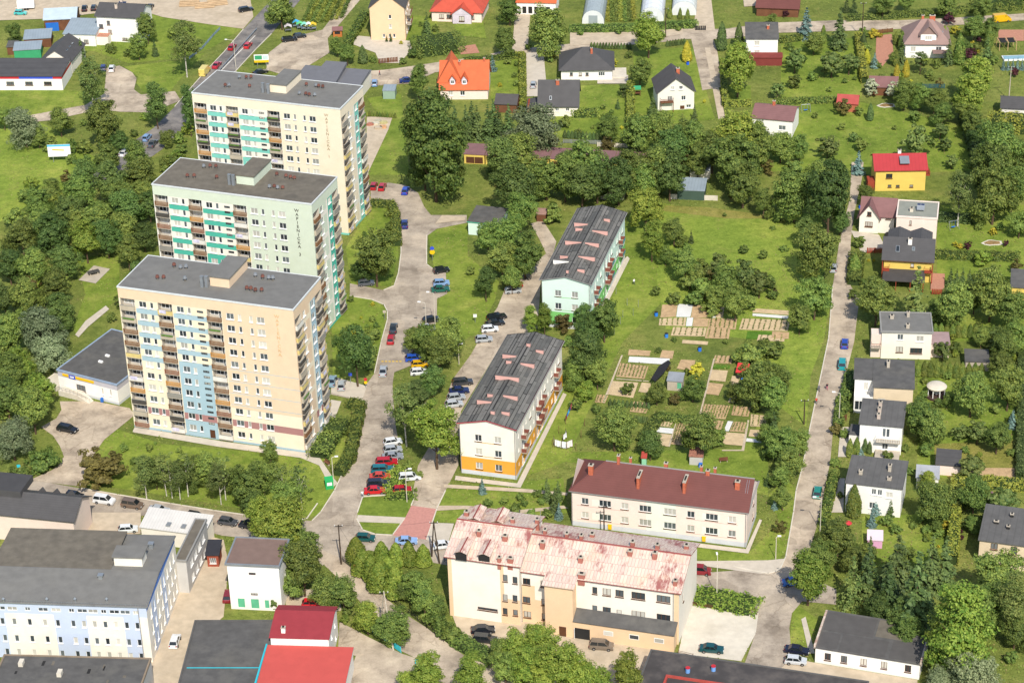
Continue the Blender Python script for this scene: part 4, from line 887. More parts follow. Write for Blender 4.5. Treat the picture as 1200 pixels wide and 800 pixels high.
b = simple('red_roof_workshop', 'white workshop with bright red felt roof in the yard', 'workshop', (315, 747), (386, 749), 6.2, 9.5, whitew, mat('deep_red_felt', '#94393e', var=.07), 'gx', .9, .25, {'R': [(2, (1.2, 4), .7, .8, 'sw')]}, r=6.8)
chimney(b, 2.2, 1.2, b.h+.4, .7, .7, .9, whitew)
b = simple('red_garage', 'low building with broad red felt roof and turquoise edge', 'garage', (298, 812), (402, 815), 4.2, 13.0, whitew, darkred, 'mono', .35, .2, {}, side=teal_s)
lbox(b, 'edge_strip', teal_s, -.5, -.3, b.h-.1, -.22, b.D+.3, b.h+.7)
b = simple('flat_garage', 'dark grey flat-roofed garage with turquoise edge strip', 'garage', (196, 850), (303, 850), 4.0, 30.0, greyw, felt_d, 'flat', 0, .1, {}, rim=mat('dark_edge', '#5c5a57'))
lbox(b, 'edge_strip', teal_s, b.W*.05, b.D*.52, b.h+.36, b.W*.98, b.D*.525, b.h+.45)
b = simple('front_hall', 'low hall with dark patched felt roof in front of the office block', 'hall', (-30, 845), (150, 850), 5.6, 18.5, greyw, felt_d, 'flat', 0, .1, {}, rim=mat('tan_edge', '#8a7a66'))
rr_ = random.Random(5)
for i in range(16):
    x, y = rr_.uniform(.12, .9)*b.W, rr_.uniform(.35, .88)*b.D; lbox(b, 'felt_patch', felt_b if i % 3 else dark, x, y, b.h+.2, x+rr_.uniform(.3, .6), y+rr_.uniform(.6, 1.4), b.h+.215)
for px, py in ((25, 776), (70, 788)):
    x, y = local(b, px, py, 6.2); lbox(b, 'roof_unit', concrete_l, x-.4, y-.7, b.h+.2, x+.4, y+.7, b.h+1.0)
# flat-roofed shop
def shop():
    b = build('shop', 'white flat-roofed shop with a yellow fascia sign', 'shop', (66, 434), (137, 452), 4.9, 20.0, .15)
    ops = {'F': pxwins(b, 'F', [(95, 454.5, 2.4, 1.5, 'tb'), (120, 458.5, .6, 1.6, 'sw'), (129.5, 460, .6, 1.6, 'sw')], 1, 1)}
    colf = lambda f, u, z: 1 if z > 3.6 else 2 if z < .6 else 0
    walls(b, ops, [whitew, mat('grey_fascia', '#b9b5b8', var=.04), plinth], colf, {}, (.6, 3.6)); roof_flat(b, felt_d, mat('blue_rim', '#8f9fb2'), ph=.12)
    u0, u1, e0, e1 = [onface(b, 'F', *p)[0] for p in ((73.5, 439), (109.5, 444), (81, 440), (88.5, 441))]
    lbox(b, 'sign_board', yellow, u0, -.14, 3.95, u1, -.01, 4.5); lbox(b, 'sign_emblem', blue_s, e0, -.2, 3.8, e1, -.141, 4.65); lbox(b, 'emblem_panel', frame_w, e0+.35, -.22, 4.05, e1-.35, -.201, 4.4)
    for px, py in ((118, 424), (126, 417)):
        x, y = local(b, px, py, 5.2); lbox(b, 'roof_light', frame_w, x-.5, y-.25, b.h+.2, x+.5, y+.25, b.h+.6)
    mb = MB(); x0, x1 = onface(b, 'F', 78, 470)[0], onface(b, 'F', 113, 470)[0]
    mb.prism([(x0, -2.2, 1.3), (x0+5, -2.2, 1.3), (x1, -2.4, .15), (x1, -.9, .15), (x0+5, -.02, 1.3), (x0, -.02, 1.3)], 1.25); mb.obj('entrance_ramp', concrete_l, b.e)
    mb = MB(); 
    for i in range(9):
        x = x0+i*(x1-x0)/8; z = 1.3 if x < x0+5 else 1.3-(x-x0-5)/(x1-x0-5)*1.15; mb.tube((x, -2.15, z), (x, -2.15, z+1.0), .03, n=4)
    mb.tube((x0, -2.15, 2.25), (x0+5, -2.15, 2.25), .035, n=4); mb.tube((x0+5, -2.15, 2.25), (x1, -2.15, 1.15), .035, n=4); mb.obj('ramp_railing', metal, b.e)
    mb = MB(); mb.prism([(-4.2, -1, 1.3), (-2.3, -4.5, .1), (-.9, -4.2, .1), (-.1, -1, 1.3), (-.1, 4, 1.3), (-4.2, 4, 1.3)], .09); mb.prism([(-4.2, -1, 1.2), (-.1, -1, 1.2), (-.1, 4, 1.2), (-4.2, 4, 1.2)], 1.1); mb.obj('side_ramp', concrete_l, b.e)
    lbox(b, 'litter_bin', plastic_b, b.W*.72, -.7, 0, b.W*.72+.5, -.2, 1.0)
shop()
# ------------------------------------------------------------------ houses along the lane
HG = None
def solar(b, px, py, z, w=1.8, d=1.2):
    x, y = local(b, px, py, z); mb = MB(); mb.prism([(x-w/2, y-d/2, z-.3), (x+w/2, y-d/2, z-.3), (x+w/2, y+d/2, z+.7), (x-w/2, y+d/2, z+.7)], .08)
    mb.prism([(x-w/2+.06, y-d/2+.05, z-.285), (x-.04, y-d/2+.05, z-.285), (x-.04, y+d/2-.05, z+.675), (x-w/2+.06, y+d/2-.05, z+.675)], .01, 1); mb.prism([(x+.04, y-d/2+.05, z-.285), (x+w/2-.06, y-d/2+.05, z-.285), (x+w/2-.06, y+d/2-.05, z+.675), (x+.04, y+d/2-.05, z+.675)], .01, 1)
    return mb.obj('solar_panel', [metal, mat('solar_glass', '#22304e', rough=.45, spec=.25)], b.e)
def rwin(b, u, v, z, w=.8, d=1.2, sl=.8):
    mb = MB(); mb.prism([(u-w/2, v-d/2, z-sl*d/2), (u+w/2, v-d/2, z-sl*d/2), (u+w/2, v+d/2, z+sl*d/2), (u-w/2, v+d/2, z+sl*d/2)], .1); mb.prism([(u-w/2+.1, v-d/2+.1, z-sl*d/2+.1*sl+.02), (u+w/2-.1, v-d/2+.1, z-sl*d/2+.1*sl+.02), (u+w/2-.1, v+d/2-.1, z+sl*d/2-.1*sl+.02), (u-w/2+.1, v+d/2-.1, z+sl*d/2-.1*sl+.02)], .015, 1)
    return mb.obj('roof_window', [metal, glass2], b.e)
def bal(b, u0, u1, z, p=1.3, m=None, rail=None, f='F'):
    mb = MB(); w = u1-u0; mb.box(0, -p, -.15, w, 0, 0, 1); mb.box(0, -p, .9, w, -p+.06, 1.0)
    for i in range(int(w/.35)+1): x = min(i*.35, w-.05); mb.box(x, -p+.01, 0, x+.05, -p+.05, .9)
    for x in (0, w-.05): mb.box(x, -p+.06, .85, x+.05, 0, .95)
    o = mb.obj('balcony', [rail or frame_w, m or concrete], b.e); o.location = fpt(b, f, u0, z); o.rotation_euler[2] = ROT[f]; return o
h1 = simple('house', 'white two-storey house with worn grey felt roof behind three conical firs', 'house', (990, 566), (1058, 574), 6.6, 9.3, whitew, bitumen, 'mono', .5, .25, {'F': [('px', [(1024, 576, .9, 1.3, 'dw'), (1031, 577, .9, 1.3, 'dw'), (1022, 592, 1.2, 1.4, 'dw'), (1042, 580, 1.3, 1.3, 'dw')], 1, 1)]}, ch=[(.22, .35, .7, .7, .8), (.72, .6, .6, 1.0, 1.2), (.75, .25, .8, .5, .6)], chm=concrete)
h2 = simple('house', 'white two-storey house with grey mono-pitch roof and long front balcony', 'house', (1006, 497), (1059, 501.5), 6.6, 9.0, whitew, bitumen, 'mono', .5, .3, {'F': [('px', [(1036, 507, .7, 2.0, 'sw'), (1040.5, 507.5, .7, 2.0, 'sw'), (1037, 523, 1.2, 1.4, 'dw')], 1, 1)]}, ch=[(.42, .25, .7, .7, 1.0), (.42, .5, .7, .7, 1.0), (.42, .75, .7, .7, 1.0)], chm=mat('pale_chimney', '#b9a99a'))
bal(h2, h2.W*.4, h2.W*.98, 3.5, 1.4); lbox(h2, 'terrace', concrete, h2.W*.4, -3.6, 0, h2.W*.98, -.02, .9)
lbox(h2, 'side_annex', white, -2.2, 1.5, 0, -.02, 6, 2.8, top=felt_d)
h3 = simple('house', 'beige L-shaped house with dark grey roof and glazed porch', 'house', (1022.5, 454), (1072, 456.5), 6.6, 11.0, beige, felt_d, 'mono', .35, .3, {'F': [('px', [(1033, 470, 1.5, 1.4, 'dw')], 1, 1)]}, ch=[(.35, .75, .6, 1.2, 1.2)], chm=concrete)
mb = MB(); x0 = -4.0; mb.box(x0, 3.2, 0, .02, h3.D, 6.5); mb.prism([(x0-.3, 2.9, 6.75), (.3, 2.9, 6.75), (.3, h3.D+.3, 7.05), (x0-.3, h3.D+.3, 7.05)], .18, 1); mb.obj('side_wing', [whitew, felt_d], h3.e)
mb = MB(); mb.box(x0, .2, 0, -.02, 3.18, 3.1, 0); mb.box(x0, .2, 3.1, -.02, .26, 4.0, 0); mb.poly([(x0+.2, .18, .9), (-.2, .18, .9), (-.2, .18, 2.9), (x0+.2, .18, 2.9)], 1)
for i in range(5): mb.box(x0+.15+i*.9, .14, .9, x0+.25+i*.9, .17, 2.9, 0)
mb.obj('glazed_porch', [whitew, glass2], h3.e); window(win_mesh(.9, 2.0, 'dw'), h3.e, (-2.1, 3.12, 3.9))
h4 = simple('house', 'cream two-storey house with grey felt roof and mauve-roofed annex', 'house', (1032, 389.5), (1094, 391), 6.6, 8.6, offw, felt_l, 'flat', 0, .3, {'F': [('px', [(1055, 395, 1.3, 1.4, 'dw'), (1078, 397, 1.6, 1.4, 'dw'), (1054, 409.5, 1.5, 1.4, 'db'), (1073.5, 411, 2.6, 1.4, 'tb')], 1, 1)]}, rim=gutter, ch=[(.22, .7, .8, .8, .7), (.55, .8, .6, .6, 1.2), (.52, .2, .7, .7, .9)], chm=concrete)
mb = MB(); mb.box(h4.W+.02, 1, 0, h4.W+4, 6, 3.3); mb.prism([(h4.W, .8, 3.5), (h4.W+4.2, .8, 3.5), (h4.W+4.2, 6.2, 3.6), (h4.W, 6.2, 3.6)], .18, 1); mb.obj('annex', [pinkb, mat('mauve_felt', '#9c8583')], h4.e)
mb = MB(); mb.box(-2.2, .4, 0, -.02, 3, 5.8); mb.box(-2.3, -.4, 2.9, -.02, .38, 3.0); mb.obj('porch', [pinkb], h4.e); bal(h4, -2.2, -.05, 3.2, 1.2, rail=wood)
h5 = simple('house', 'yellow house with dark grey tiled roof, timber balconies and covered terrace', 'house', (1033, 304), (1095, 307.5), 5.6, 10.5, yelw, slate, 'gx', 3.0, .6, {'F': [('px', [(1069, 311, .8, 1, 'sb')], 1, 1)]}, ch=[(.52, .36, .9, .7, 1.3)], chm=whitew, side=frame_b)
for t in (.28, .75):
    mb = MB(); x = h5.W*t; w = 2.6; zt = h5.h+3.0; y0, y1 = h5.D*.52, h5.D+.8
    for q in (-1, 1): mb.prism([(x, y0, zt), (x+q*w, y0, zt-1.1), (x+q*w, y1, zt-1.1), (x, y1, zt)][::-q], .15)
    mb.obj('dormer_roof', slate, h5.e)
rwin(h5, h5.W*.27, 2.2, h5.h+1.65, .9, 1.5, .57); rwin(h5, h5.W*.6, 2.4, h5.h+1.75, .7, .9, .57)
rb = mat('red_timber', '#94422f', var=.15); mb = MB()
mb.prism([(-.1, -5.2, 2.6), (h5.W*.88, -5.2, 2.6), (h5.W*.88, -.02, 3.1), (-.1, -.02, 3.1)], .16, 1)
for x in (0, h5.W*.28, h5.W*.58, h5.W*.85): mb.box(x-.08, -5.1, 0, x+.08, -4.9, 2.42)
mb.obj('terrace_roof', [rb, mat('dark_terrace_sheet', '#4b4744', var=.1)], h5.e)
for u0, u1 in ((-.2, h5.W*.12), (h5.W*.86, h5.W+.3)): bal(h5, u0, u1, 3.2, 1.4, m=rb, rail=rb)
mb = MB()
for x in (-.3, h5.W+.25): mb.box(x-.1, -1.4, 0, x+.1, -1.2, 5.4)
mb.obj('timber_post', rb, h5.e); lbox(h5, 'side_terrace', terr, h5.W+.1, -3.8, 0, h5.W+3.2, 4, .5)
h6 = simple('house', 'pale pink flat-roofed house with a dark solar panel joined to the brown gabled house', 'house', (1050, 254.5), (1099, 257.5), 6.6, 9.0, pinkw, mat('greenish_felt', '#8b8c80', var=.08), 'flat', 0, .15, {'F': [('px', [(1067, 261, .5, 1.2, 'sb')], 1, 1)]}, rim=pinkw, ch=[(.35, .35, .8, .8, .9)], chm=concrete_l)
solar(h6, 1079, 243, 7.6, 1.8, 1.6)
h6b = simple('gabled_house', 'small cream house with brown-mauve gabled roof and garden path', 'house', (1007, 252), (1050, 255), 4.6, 7.5, cream_w, mauve_t, 'gx', 3.0, .4, {'F': [('px', [(1018, 258.5, 1.7, 1.2, 'tb'), (1041, 255, 1.3, 1.1, 'db')], 1, 1)]})
mb = MB(); x = h6b.W*.25; 
mb.poly([(x-2.4, -.5, 4.3), (x+2.4, -.5, 4.3), (x, -.5, 7.6)], 1); mb.box(x-2.3, -.48, 0, x+2.3, -.02, 4.3, 1)
for q in (-1, 1): mb.prism([(x, -1.1, 7.85), (x+q*2.9, -1.1, 3.9), (x+q*2.9, 3.5, 3.9), (x, 3.5, 7.85)][::-q], .15, 0)
mb.obj('cross_gable', [mauve_t, cream_w], h6b.e); window(win_mesh(1.0, 1.0, 'db'), h6b.e, (x-.5, -.56, 4.7)); window(win_mesh(1.8, 1.2, 'tb'), h6b.e, (x-.9, -.56, 1.8))
h7 = simple('house', 'yellow house with bright red metal roof and one large solar panel', 'house', (1024.5, 200), (1088, 199), 5.9, 8.6, yelw, redmetal, 'gx', 2.3, .5, {'F': [('px', [(1042, 206.5, 1.6, 1.3, 'db'), (1042.5, 218, .9, .7, 'sb'), (1052, 218.3, .9, .7, 'sb'), (1068, 218, .9, .7, 'sb')], 1, 1)]}, ch=[(.5, .52, .8, .6, .9)], chm=whitew)
solar(h7, 1060, 188, 7.6, 2.4, 2.4); bal(h7, 2, 5, 3.2, 1.4, m=rb, rail=rb, f='R'); lbox(h7, 'porch', rb, -1.8, .5, 0, -.02, 3.5, 2.6)
h8 = simple('house', 'white house with dull brown tiled roof at the edge of the orchard lawn', 'house', (880, 138), (930, 142.5), 4.8, 9.5, whitew, mauve_t, 'gx', 1.9, .35, {'F': [('px', [(916.5, 150, 1.9, 1.3, 'dw'), (892, 150, 1.6, 1.2, 'dw')], 1, 1)]}, ch=[(.45, .5)])
h9 = simple('house', 'white house with grey roof and dark red lower extension', 'house', (873.5, 46.5), (913, 46.5), 6.8, 9.5, whitew, felt_d, 'mono', 1.2, .3, {'F': [('px', [(887, 51, 1.5, 1.4, 'dw'), (887, 62, 1.5, 1.4, 'dw')], 1, 1)]}, ch=[(.7, .6)])
mb = MB(); mb.box(.5, -3.2, 0, h9.W+1.2, -.02, 2.4); mb.prism([(.3, -3.4, 2.55), (h9.W+1.4, -3.4, 2.55), (h9.W+1.4, -.01, 2.8), (.3, -.01, 2.8)], .14); mb.obj('extension', [mat('dark_red_wood', '#7c3b35')], h9.e)
h10 = simple('villa', 'white villa with pale mauve hipped roof and gabled front dormer', 'villa', (1059, 52.5), (1115, 53), 4.2, 12.0, whitew, mauve2, 'hip', 5.2, .6, {'F': [('px', [(1070, 58, 1.4, 1.5, 'dw'), (1100, 58, 1.6, 1.5, 'dw')], 1, 1)]}, hips=(4.6, 4.6), ch=[(.4, .52, .7, .7, 2.4), (.62, .52, 1.6, .8, 2.4)])
mb = MB(); x = h10.W*.52; mb.box(x-2.2, .5, 4.4, x+2.2, 4.5, 6.9, 1); mb.poly([(x-2.2, .49, 6.9), (x+2.2, .49, 6.9), (x, .49, 9.3)], 0)
for q in (-1, 1): mb.prism([(x, .1, 9.5), (x+q*2.7, .1, 6.6), (x+q*2.7, 6, 6.6), (x, 6, 9.5)][::-q], .15, 0)
mb.obj('front_dormer', [mauve2, whitew], h10.e); window(win_mesh(1.9, 1.3, 'tw'), h10.e, (x-.95, .42, 5.2)); lbox(h10, 'side_porch', mauve2, h10.W*.62, -2.6, 2.3, h10.W+.6, -.02, 2.5)
for u in (.2, .83): rwin(h10, u*h10.W, 2.4, h10.h+2.35, .8, 1.1, .8)
h11 = simple('house', 'cream gable-fronted house with dark brown roof and wooden balcony', 'house', (769, 109.5), (816, 107), 5.4, 10.0, cream_w, char, 'gy', 3.9, .5, {'F': [('px', [(785, 116, 1.3, 1.5, 'dw'), (801, 115, 1.2, 1.3, 'dw'), (807, 124.5, 1.3, .9, 'dw'), (799.5, 127, 1.2, 1.6, 'Db')], 1, 1)]}, ch=[(.62, .55, .9, .9, 1.4)])
for px, py in ((788.3, 103), (798, 102.5)):
    u, z = onface(h11, 'F', px, py); window(win_mesh(1.0, 1.1, 'dw'), h11.e, (u-.5, -.06, z-.55))
bal(h11, h11.W*.06, h11.W*.42, 2.9, 1.5, m=wood, rail=wood); mb = MB(); [mb.box(h11.W*t-.08, -1.5, 0, h11.W*t+.08, -1.35, 2.75) for t in (.07, .41)]; mb.obj('balcony_post', wood, h11.e)
h12 = simple('bungalow', 'white bungalow with large black hipped roof and red chimney', 'house', (654.5, 83.5), (720.5, 82.5), 3.2, 12.5, whitew, slate, 'hip', 4.3, .7, {'F': [('px', [(669.5, 87, .8, .9, 'sb'), (680, 87, .8, .9, 'sb'), (688, 87, .8, .9, 'sb'), (705, 87, 1.8, 1.2, 'tw')], 1, 1)]}, hips=(6.2, 6.8), ch=[(.6, .35, .6, .6, 1.6)])
for u, v in ((.2, .2), (.55, .22), (.74, .22)): rwin(h12, u*h12.W, v*h12.D, h12.h+4.3*v*2+.15, .7, 1, .65)
lbox(h12, 'terrace', concrete_l, h12.W+.05, 1, 0, h12.W+4, 8, .4)
h13 = simple('house', 'cream bungalow with steep charcoal roof and two rooftop solar panels', 'house', (629.5, 124.5), (679, 124.5), 3.2, 10.5, cream_w, slate, 'gx', 5.2, .4, {'F': [('px', [(641, 128.5, .9, 1, 'sw'), (653, 128.5, .9, 1, 'dw'), (665, 128.5, .9, 1, 'dw')], 1, 1)]}, ch=[(.47, .42, .9, .7, 1.1)])
for u in (.66, .84): 
    mb = MB(); u0 = u*h13.W; mb.prism([(u0-.8, 3.0, 6.32), (u0+.8, 3.0, 6.32), (u0+.8, 4.6, 7.9), (u0-.8, 4.6, 7.9)], .08); mb.obj('solar_panel', MATS['solar_glass'], h13.e)
rwin(h13, h13.W*.3, 1.4, h13.h+1.65, .6, .8, 1.0); mb = MB(); mb.box(-3.2, 1, 0, -.02, 7, 2.2); mb.prism([(-3.5, .6, 2.1), (.2, .6, 2.6), (.2, 7.4, 2.6), (-3.5, 7.4, 2.1)], .15, 1); mb.obj('side_shed', [rb, slate], h13.e)
h14 = simple('bungalow', 'white bungalow with orange-red hipped roof and mauve central gable', 'house', (503, 14), (566, 16), 3.2, 12.5, pinkw, red_t, 'hip', 4.6, .6, {'F': [(5, (1.0,), 1.5, 1.3, 'db')]}, hips=(6, 6), ch=[(.45, .3)])
mb = MB(); x = h14.W*.62; mb.box(x-2.8, -1.4, 0, x+2.8, -.02, 3.0, 1); mb.poly([(x-3.2, -1.45, 3.0), (x+3.2, -1.45, 3.0), (x, -1.45, 5.2)], 1)
for q in (-1, 1): mb.prism([(x, -1.8, 5.4), (x+q*3.5, -1.8, 2.9), (x+q*3.5, 4, 2.9), (x, 4, 5.4)][::-q], .15, 0)
mb.obj('front_gable', [red_t, mat('lilac_gable', '#cfc4cc')], h14.e); window(win_mesh(1.6, 1.5, 'db'), h14.e, (x-.8, -1.48, .9))
h15 = simple('townhouse', 'tall cream gable-fronted house with dark grey roof', 'house', (431, 9.5), (475, 9.5), 10.2, 13.0, peach2, char, 'gy', 4.2, .4, {'F': [('px', [(457, 20, .8, 1.2, 'sw'), (457.5, 31, .8, 1.2, 'sw'), (450, 42, .7, 1.1, 'sw'), (462, 42, .7, 1.1, 'sw'), (457, 42, .7, 1.1, 'sw')], 1, 1)], 'R': [(3, (1.2, 4.2, 7.2), 1.6, 1.4, 'dw')]})
for z in (4.2, 7.2): bal(h15, 4, 9, z-.9, 1.3, f='R', rail=wood)
h16 = simple('house', 'white house with bright orange tiled roof, two dormers and tall cross gable', 'house', (514, 105), (573, 104.5), 3.2, 12.5, pinkw, orange_t, 'gx', 5.8, .4, {'F': [('px', [(528, 109.5, 1.3, 1.3, 'dw'), (542, 109.5, 1.3, 1.3, 'dw')], 1, 1)]}, ch=[(.92, .48, .5, .5, .9), (.4, .42, .6, .6, 1.0)])
mb = MB(); x = h16.W*.2
mb.box(x-2.6, .02, 3.1, x+2.6, .2, 3.3, 1)
for q in (-1, 1): mb.prism([(x, 3.0, 10.2), (x+q*3.6, 1.0, 4.6), (x+q*3.6, 11, 4.6), (x, 11, 10.2)][::-q], .18, 0)
mb.poly([(x-3.5, 1.02, 4.5), (x+3.5, 1.02, 4.5), (x, 3.0, 10.1)], 0); mb.obj('cross_gable', [orange_t, pinkw], h16.e)
for t in (.26, .51):
    mb = MB(); x = h16.W*t; mb.box(x-.75, .9, 4.0, x+.75, 2.6, 5.6, 1); mb.poly([(x-.75, .89, 5.6), (x+.75, .89, 5.6), (x, .89, 6.7)], 1)
    for q in (-1, 1): mb.prism([(x, .5, 6.9), (x+q*1.1, .5, 5.4), (x+q*1.1, 4, 5.4), (x, 4, 6.9)][::-q], .12, 0)
    mb.obj('dormer', [orange_t, MATS['lilac_gable']], h16.e); window(win_mesh(.9, 1.1, 'dw'), h16.e, (x-.45, .83, 4.3))
h17 = simple('metal_roofed_hall', 'low hall with three-part grey metal roof behind the cream tower', 'hall', (341, 98), (420, 104), 4.0, 12.0, offw, mat('grey_membrane', '#6d6d70', var=.05), 'mono', .4, .2, {})
mb = MB(); mb.prism([(h17.W*.25, -.6, 4.9), (h17.W*.66, -.6, 4.9), (h17.W*.62, 13, 6.0), (h17.W*.3, 13, 6.0)], .9); mb.obj('raised_roof', MATS['grey_membrane'], h17.e); 
mb = MB(); mb.prism([(h17.W*.68, -2.2, 4.0), (h17.W*1.02, -3.2, 4.0), (h17.W*1.0, 11, 5.0), (h17.W*.68, 11, 5.0)], .6); mb.obj('side_roof', MATS['grey_membrane'], h17.e)
h18 = simple('house', 'three-storey white house with black roof and rooftop solar panel', 'house', (110, 19), (165, 21.5), 8.0, 10.0, whitew, slate, 'gx', 2.2, .5, {'F': [('px', [(118.5, 31, 1.3, 1.3, 'db'), (127, 27, 1, 1.3, 'db'), (129, 37.5, 1.2, 1.3, 'db'), (146.5, 46, 1.6, .8, 'tb')], 1, 1)]}, ch=[(.4, .3), (.45, .6)], chm=mat('pale_chimney2', '#cbb9a8'))
solar(h18, 143, 5.5, 9.8, 2.4, 1.6)
h19 = simple('house', 'white single-storey house with blue-grey metal roof', 'house', (73, 40.5), (112, 41.5), 3.6, 9.0, whitew, greymetal, 'mono', 1.4, .3, {'F': [('px', [(81.5, 48, 1, 1.2, 'db'), (91, 48.5, 1.2, 1.2, 'db'), (101, 49, 1.4, 1.2, 'db')], 1, 1)]})
lbox(h19, 'side_terrace', white, h19.W+.02, 1, 0, h19.W+3.5, 6, 2.6, top=terr)
h20 = simple('barn', 'old barn with pale blue tin roof and blue tarpaulin', 'barn', (50, 24), (90, 22), 3.6, 9.0, wood, mat('pale_blue_tin', '#aebcc6', var=.08), 'gx', 1.8, .3); lbox(h20, 'tarpaulin', plastic_b, .4, -.3, 0, 4.2, -.02, 2.6)
h21 = simple('workshop_hall', 'white workshop hall with black roof and red and blue fascia bands', 'hall', (-30, 90), (72.5, 90), 4.2, 11.0, whitew, slate, 'mono', .9, .2, {'F': [('px', [(12, 98, 2.2, 1.1, 'tb'), (34, 98, 2.2, 1.1, 'tb'), (56, 98, 2.2, 1.1, 'tb')], 1, 1)]}, wmats=[whitew, red_s, blue_s], colf=lambda f, u, z: 0 if z < 3.4 else (2 if (f == 'F' and 12.5 < u < 22.2) else 1), cu={'F': [12.5, 22.2]}, cz=(3.4,))
h22 = simple('gabled_workshop', 'black-roofed gabled workshop behind the red and blue banded hall', 'workshop', (46, 71), (84, 72), 4.0, 13.0, offw, slate, 'gy', 3.0, .4, {'F': [(1, (1.2,), 1.6, 1.3, 'db')]})
for t in (.3, .5, .7): rwin(h22, h22.W*.75, h22.D*t, h22.h+1.75, .7, 1.0, .0)
simple('shed', 'green sheet-metal shed with pale tin roof', 'shed', (15, 60), (48, 58), 2.8, 5.5, greenw, greymetal, 'mono', .4, .2)
simple('shed', 'small brown wooden shed beside the green shed', 'shed', (7, 56), (20, 55.5), 2.4, 4.0, wood, felt_d, 'mono', .3, .2)
simple('lean_to_shed', 'grey tin-roofed lean-to behind the green shed', 'shed', (27, 47), (60, 45), 2.8, 6.0, wood, greymetal, 'mono', .6, .2)
# garages, sheds and small buildings
for i in range(9):
    x0 = 543+i*25.2; y0 = 181.0+i*1.35
    b = simple('lockup_garage', 'yellow lock-up garage with mauve felt roof in the long row under the trees', 'garage', (x0, y0), (x0+24.6, y0+1.3), 2.6, 6.0, yelw, mat('mauve_felt2', '#7f5f5e', var=.1), 'mono', .3, .12, {'F': [('px', [(x0+8, y0+7, 2.2, 2.0, 'Db'), (x0+18, y0+7.5, 2.2, 2.0, 'Db')], 1, 1)]}, group='row of lock-up garages')
simple('transformer_house', 'small white garage with grey roof and teal edge beside the estate road', 'garage', (547, 260.5), (585.5, 264), 3.4, 8.4, mintw, felt_d, 'mono', .3, .25, side=mat('teal_edge', '#3fae90'))
b = simple('garage_shed', 'small green metal garage with flat grey roof on the gravel patch', 'shed', (448, 107), (463, 107), 2.4, 4.0, mat('grey_green_sheet', '#8fa491', var=.06), greymetal, 'mono', .15, .1)
simple('tool_shed', 'blue-grey metal shed with dark green wall beyond the field', 'shed', (793, 223), (826, 224.5), 2.6, 6.5, mat('dark_green_sheet', '#44564a', var=.1), greymetal, 'mono', .4, .15)
simple('tool_shed', 'pale tin shed standing behind the dark green walled shed', 'shed', (808, 199.5), (832, 200.5), 2.4, 4.5, offw, mat('pale_tin', '#bcbfc0', var=.06), 'mono', .3, .15)
simple('tool_shed', 'grey tin shed among the tall trees beyond the block', 'shed', (703, 222), (732, 223), 2.8, 6.5, concrete, mat('dull_tin', '#98a1a6', var=.08), 'mono', .3, .15)
lw = MB(); a, c = P(785, 233), P(841, 235); d = (c-a).normalized(); n = Vector((-d.y, d.x, 0))*.1; up = Vector((0, 0, 1.3)); lw.prism([a-n+up, c-n+up, c+n+up, a+n+up], 1.3); tag(lw.obj('boundary_wall', concrete_l), 'low pale concrete wall in front of the dark green walled shed', 'wall')
simple('ruined_shed', 'tiny shed with rusty roof beside the driveway and round bush', 'shed', (628, 251.5), (640, 252), 2.0, 2.6, wood, mat('rusty_tin', '#96766a', var=.2), 'mono', .3, .15)
simple('allotment_shed', 'grey-roofed allotment shed with mint door', 'shed', (781, 446.5), (800, 448), 2.3, 3.2, concrete, mat('allot_tin', '#8b8f92', var=.1), 'mono', .3, .15, {'F': [('px', [(796.5, 452, 1.1, 1.5, 'Dg')], 1, 1)]})
b = simple('allotment_hut', 'hut with rusty corrugated roof beside the bushy tree', 'hut', (807, 535), (824, 536), 2.0, 3.0, greyw, mat('rust_corrugated', '#9a6a58', var=.3, sc=3), 'mono', .25, .15); lbox(b, 'water_barrel', plastic_b, b.W*.75, -.9, 0, b.W*.75+.7, -.3, .9)
simple('privy', 'narrow mint green privy with red roof behind the long house', 'privy', (751, 537), (758, 537.4), 2.2, 1.4, mat('mint_boards', '#8fc7a4', var=.06), mat('red_small_roof', '#a4463c', var=.1), 'mono', .5, .15)
b = simple('red_canopy', 'small shelter with bright red sloping roof on the allotments', 'shelter', (862, 436.5), (876, 438), 1.7, 2.4, dark, mat('bright_red_sheet', '#c8383a', var=.06), 'mono', .8, .2); lbox(b, 'water_barrel', plastic_b, 1.2, -1.3, 0, 1.8, -.7, .9)
simple('tool_shed', 'low brown-roofed shed between the fir hedge and the orange-roofed house', 'shed', (579, 122), (606, 123), 2.6, 6.0, wood, char, 'gx', 1.6, .3)
simple('summer_house', 'dark brown-roofed summer house beside the yellow conifers', 'summer house', (1018, 102), (1053, 103), 2.6, 6.0, wood, mauve_t, 'gx', 1.8, .3)
b = simple('garden_house', 'small garden house with faded red roof on the orchard lawn', 'garden house', (980, 121), (1006, 122.5), 2.5, 5.0, mat('brick_wall', '#b0684e', var=.1), mat('faded_red_tiles', '#a84f48', var=.1), 'gx', 1.4, .3)
simple('garden_shed', 'cream garden shed with black gabled roof in the dry garden', 'shed', (1096, 544.5), (1126, 547), 2.4, 4.4, pinkw, slate, 'mono', .9, .2)
simple('garden_shed', 'white shed with dented metal roof beside the white house', 'shed', (1073, 560), (1101, 562), 2.5, 4.2, whitew, mat('dented_metal', '#a7a8aa', var=.1, rough=.5), 'mono', .25, .2)
simple('garden_shed', 'long low grey felt shed among the hedges', 'shed', (1131, 424), (1160, 425), 2.2, 5.0, concrete, felt_d, 'mono', .2, .15)
simple('playhouse', 'tiny pink playhouse with pale roof on the garden lawn', 'playhouse', (1016, 633), (1035, 634), 1.8, 2.6, mat('pink_boards', '#d5a0bd', var=.05), mat('pale_pink_roof', '#dcc6cc', var=.05), 'mono', .5, .15)
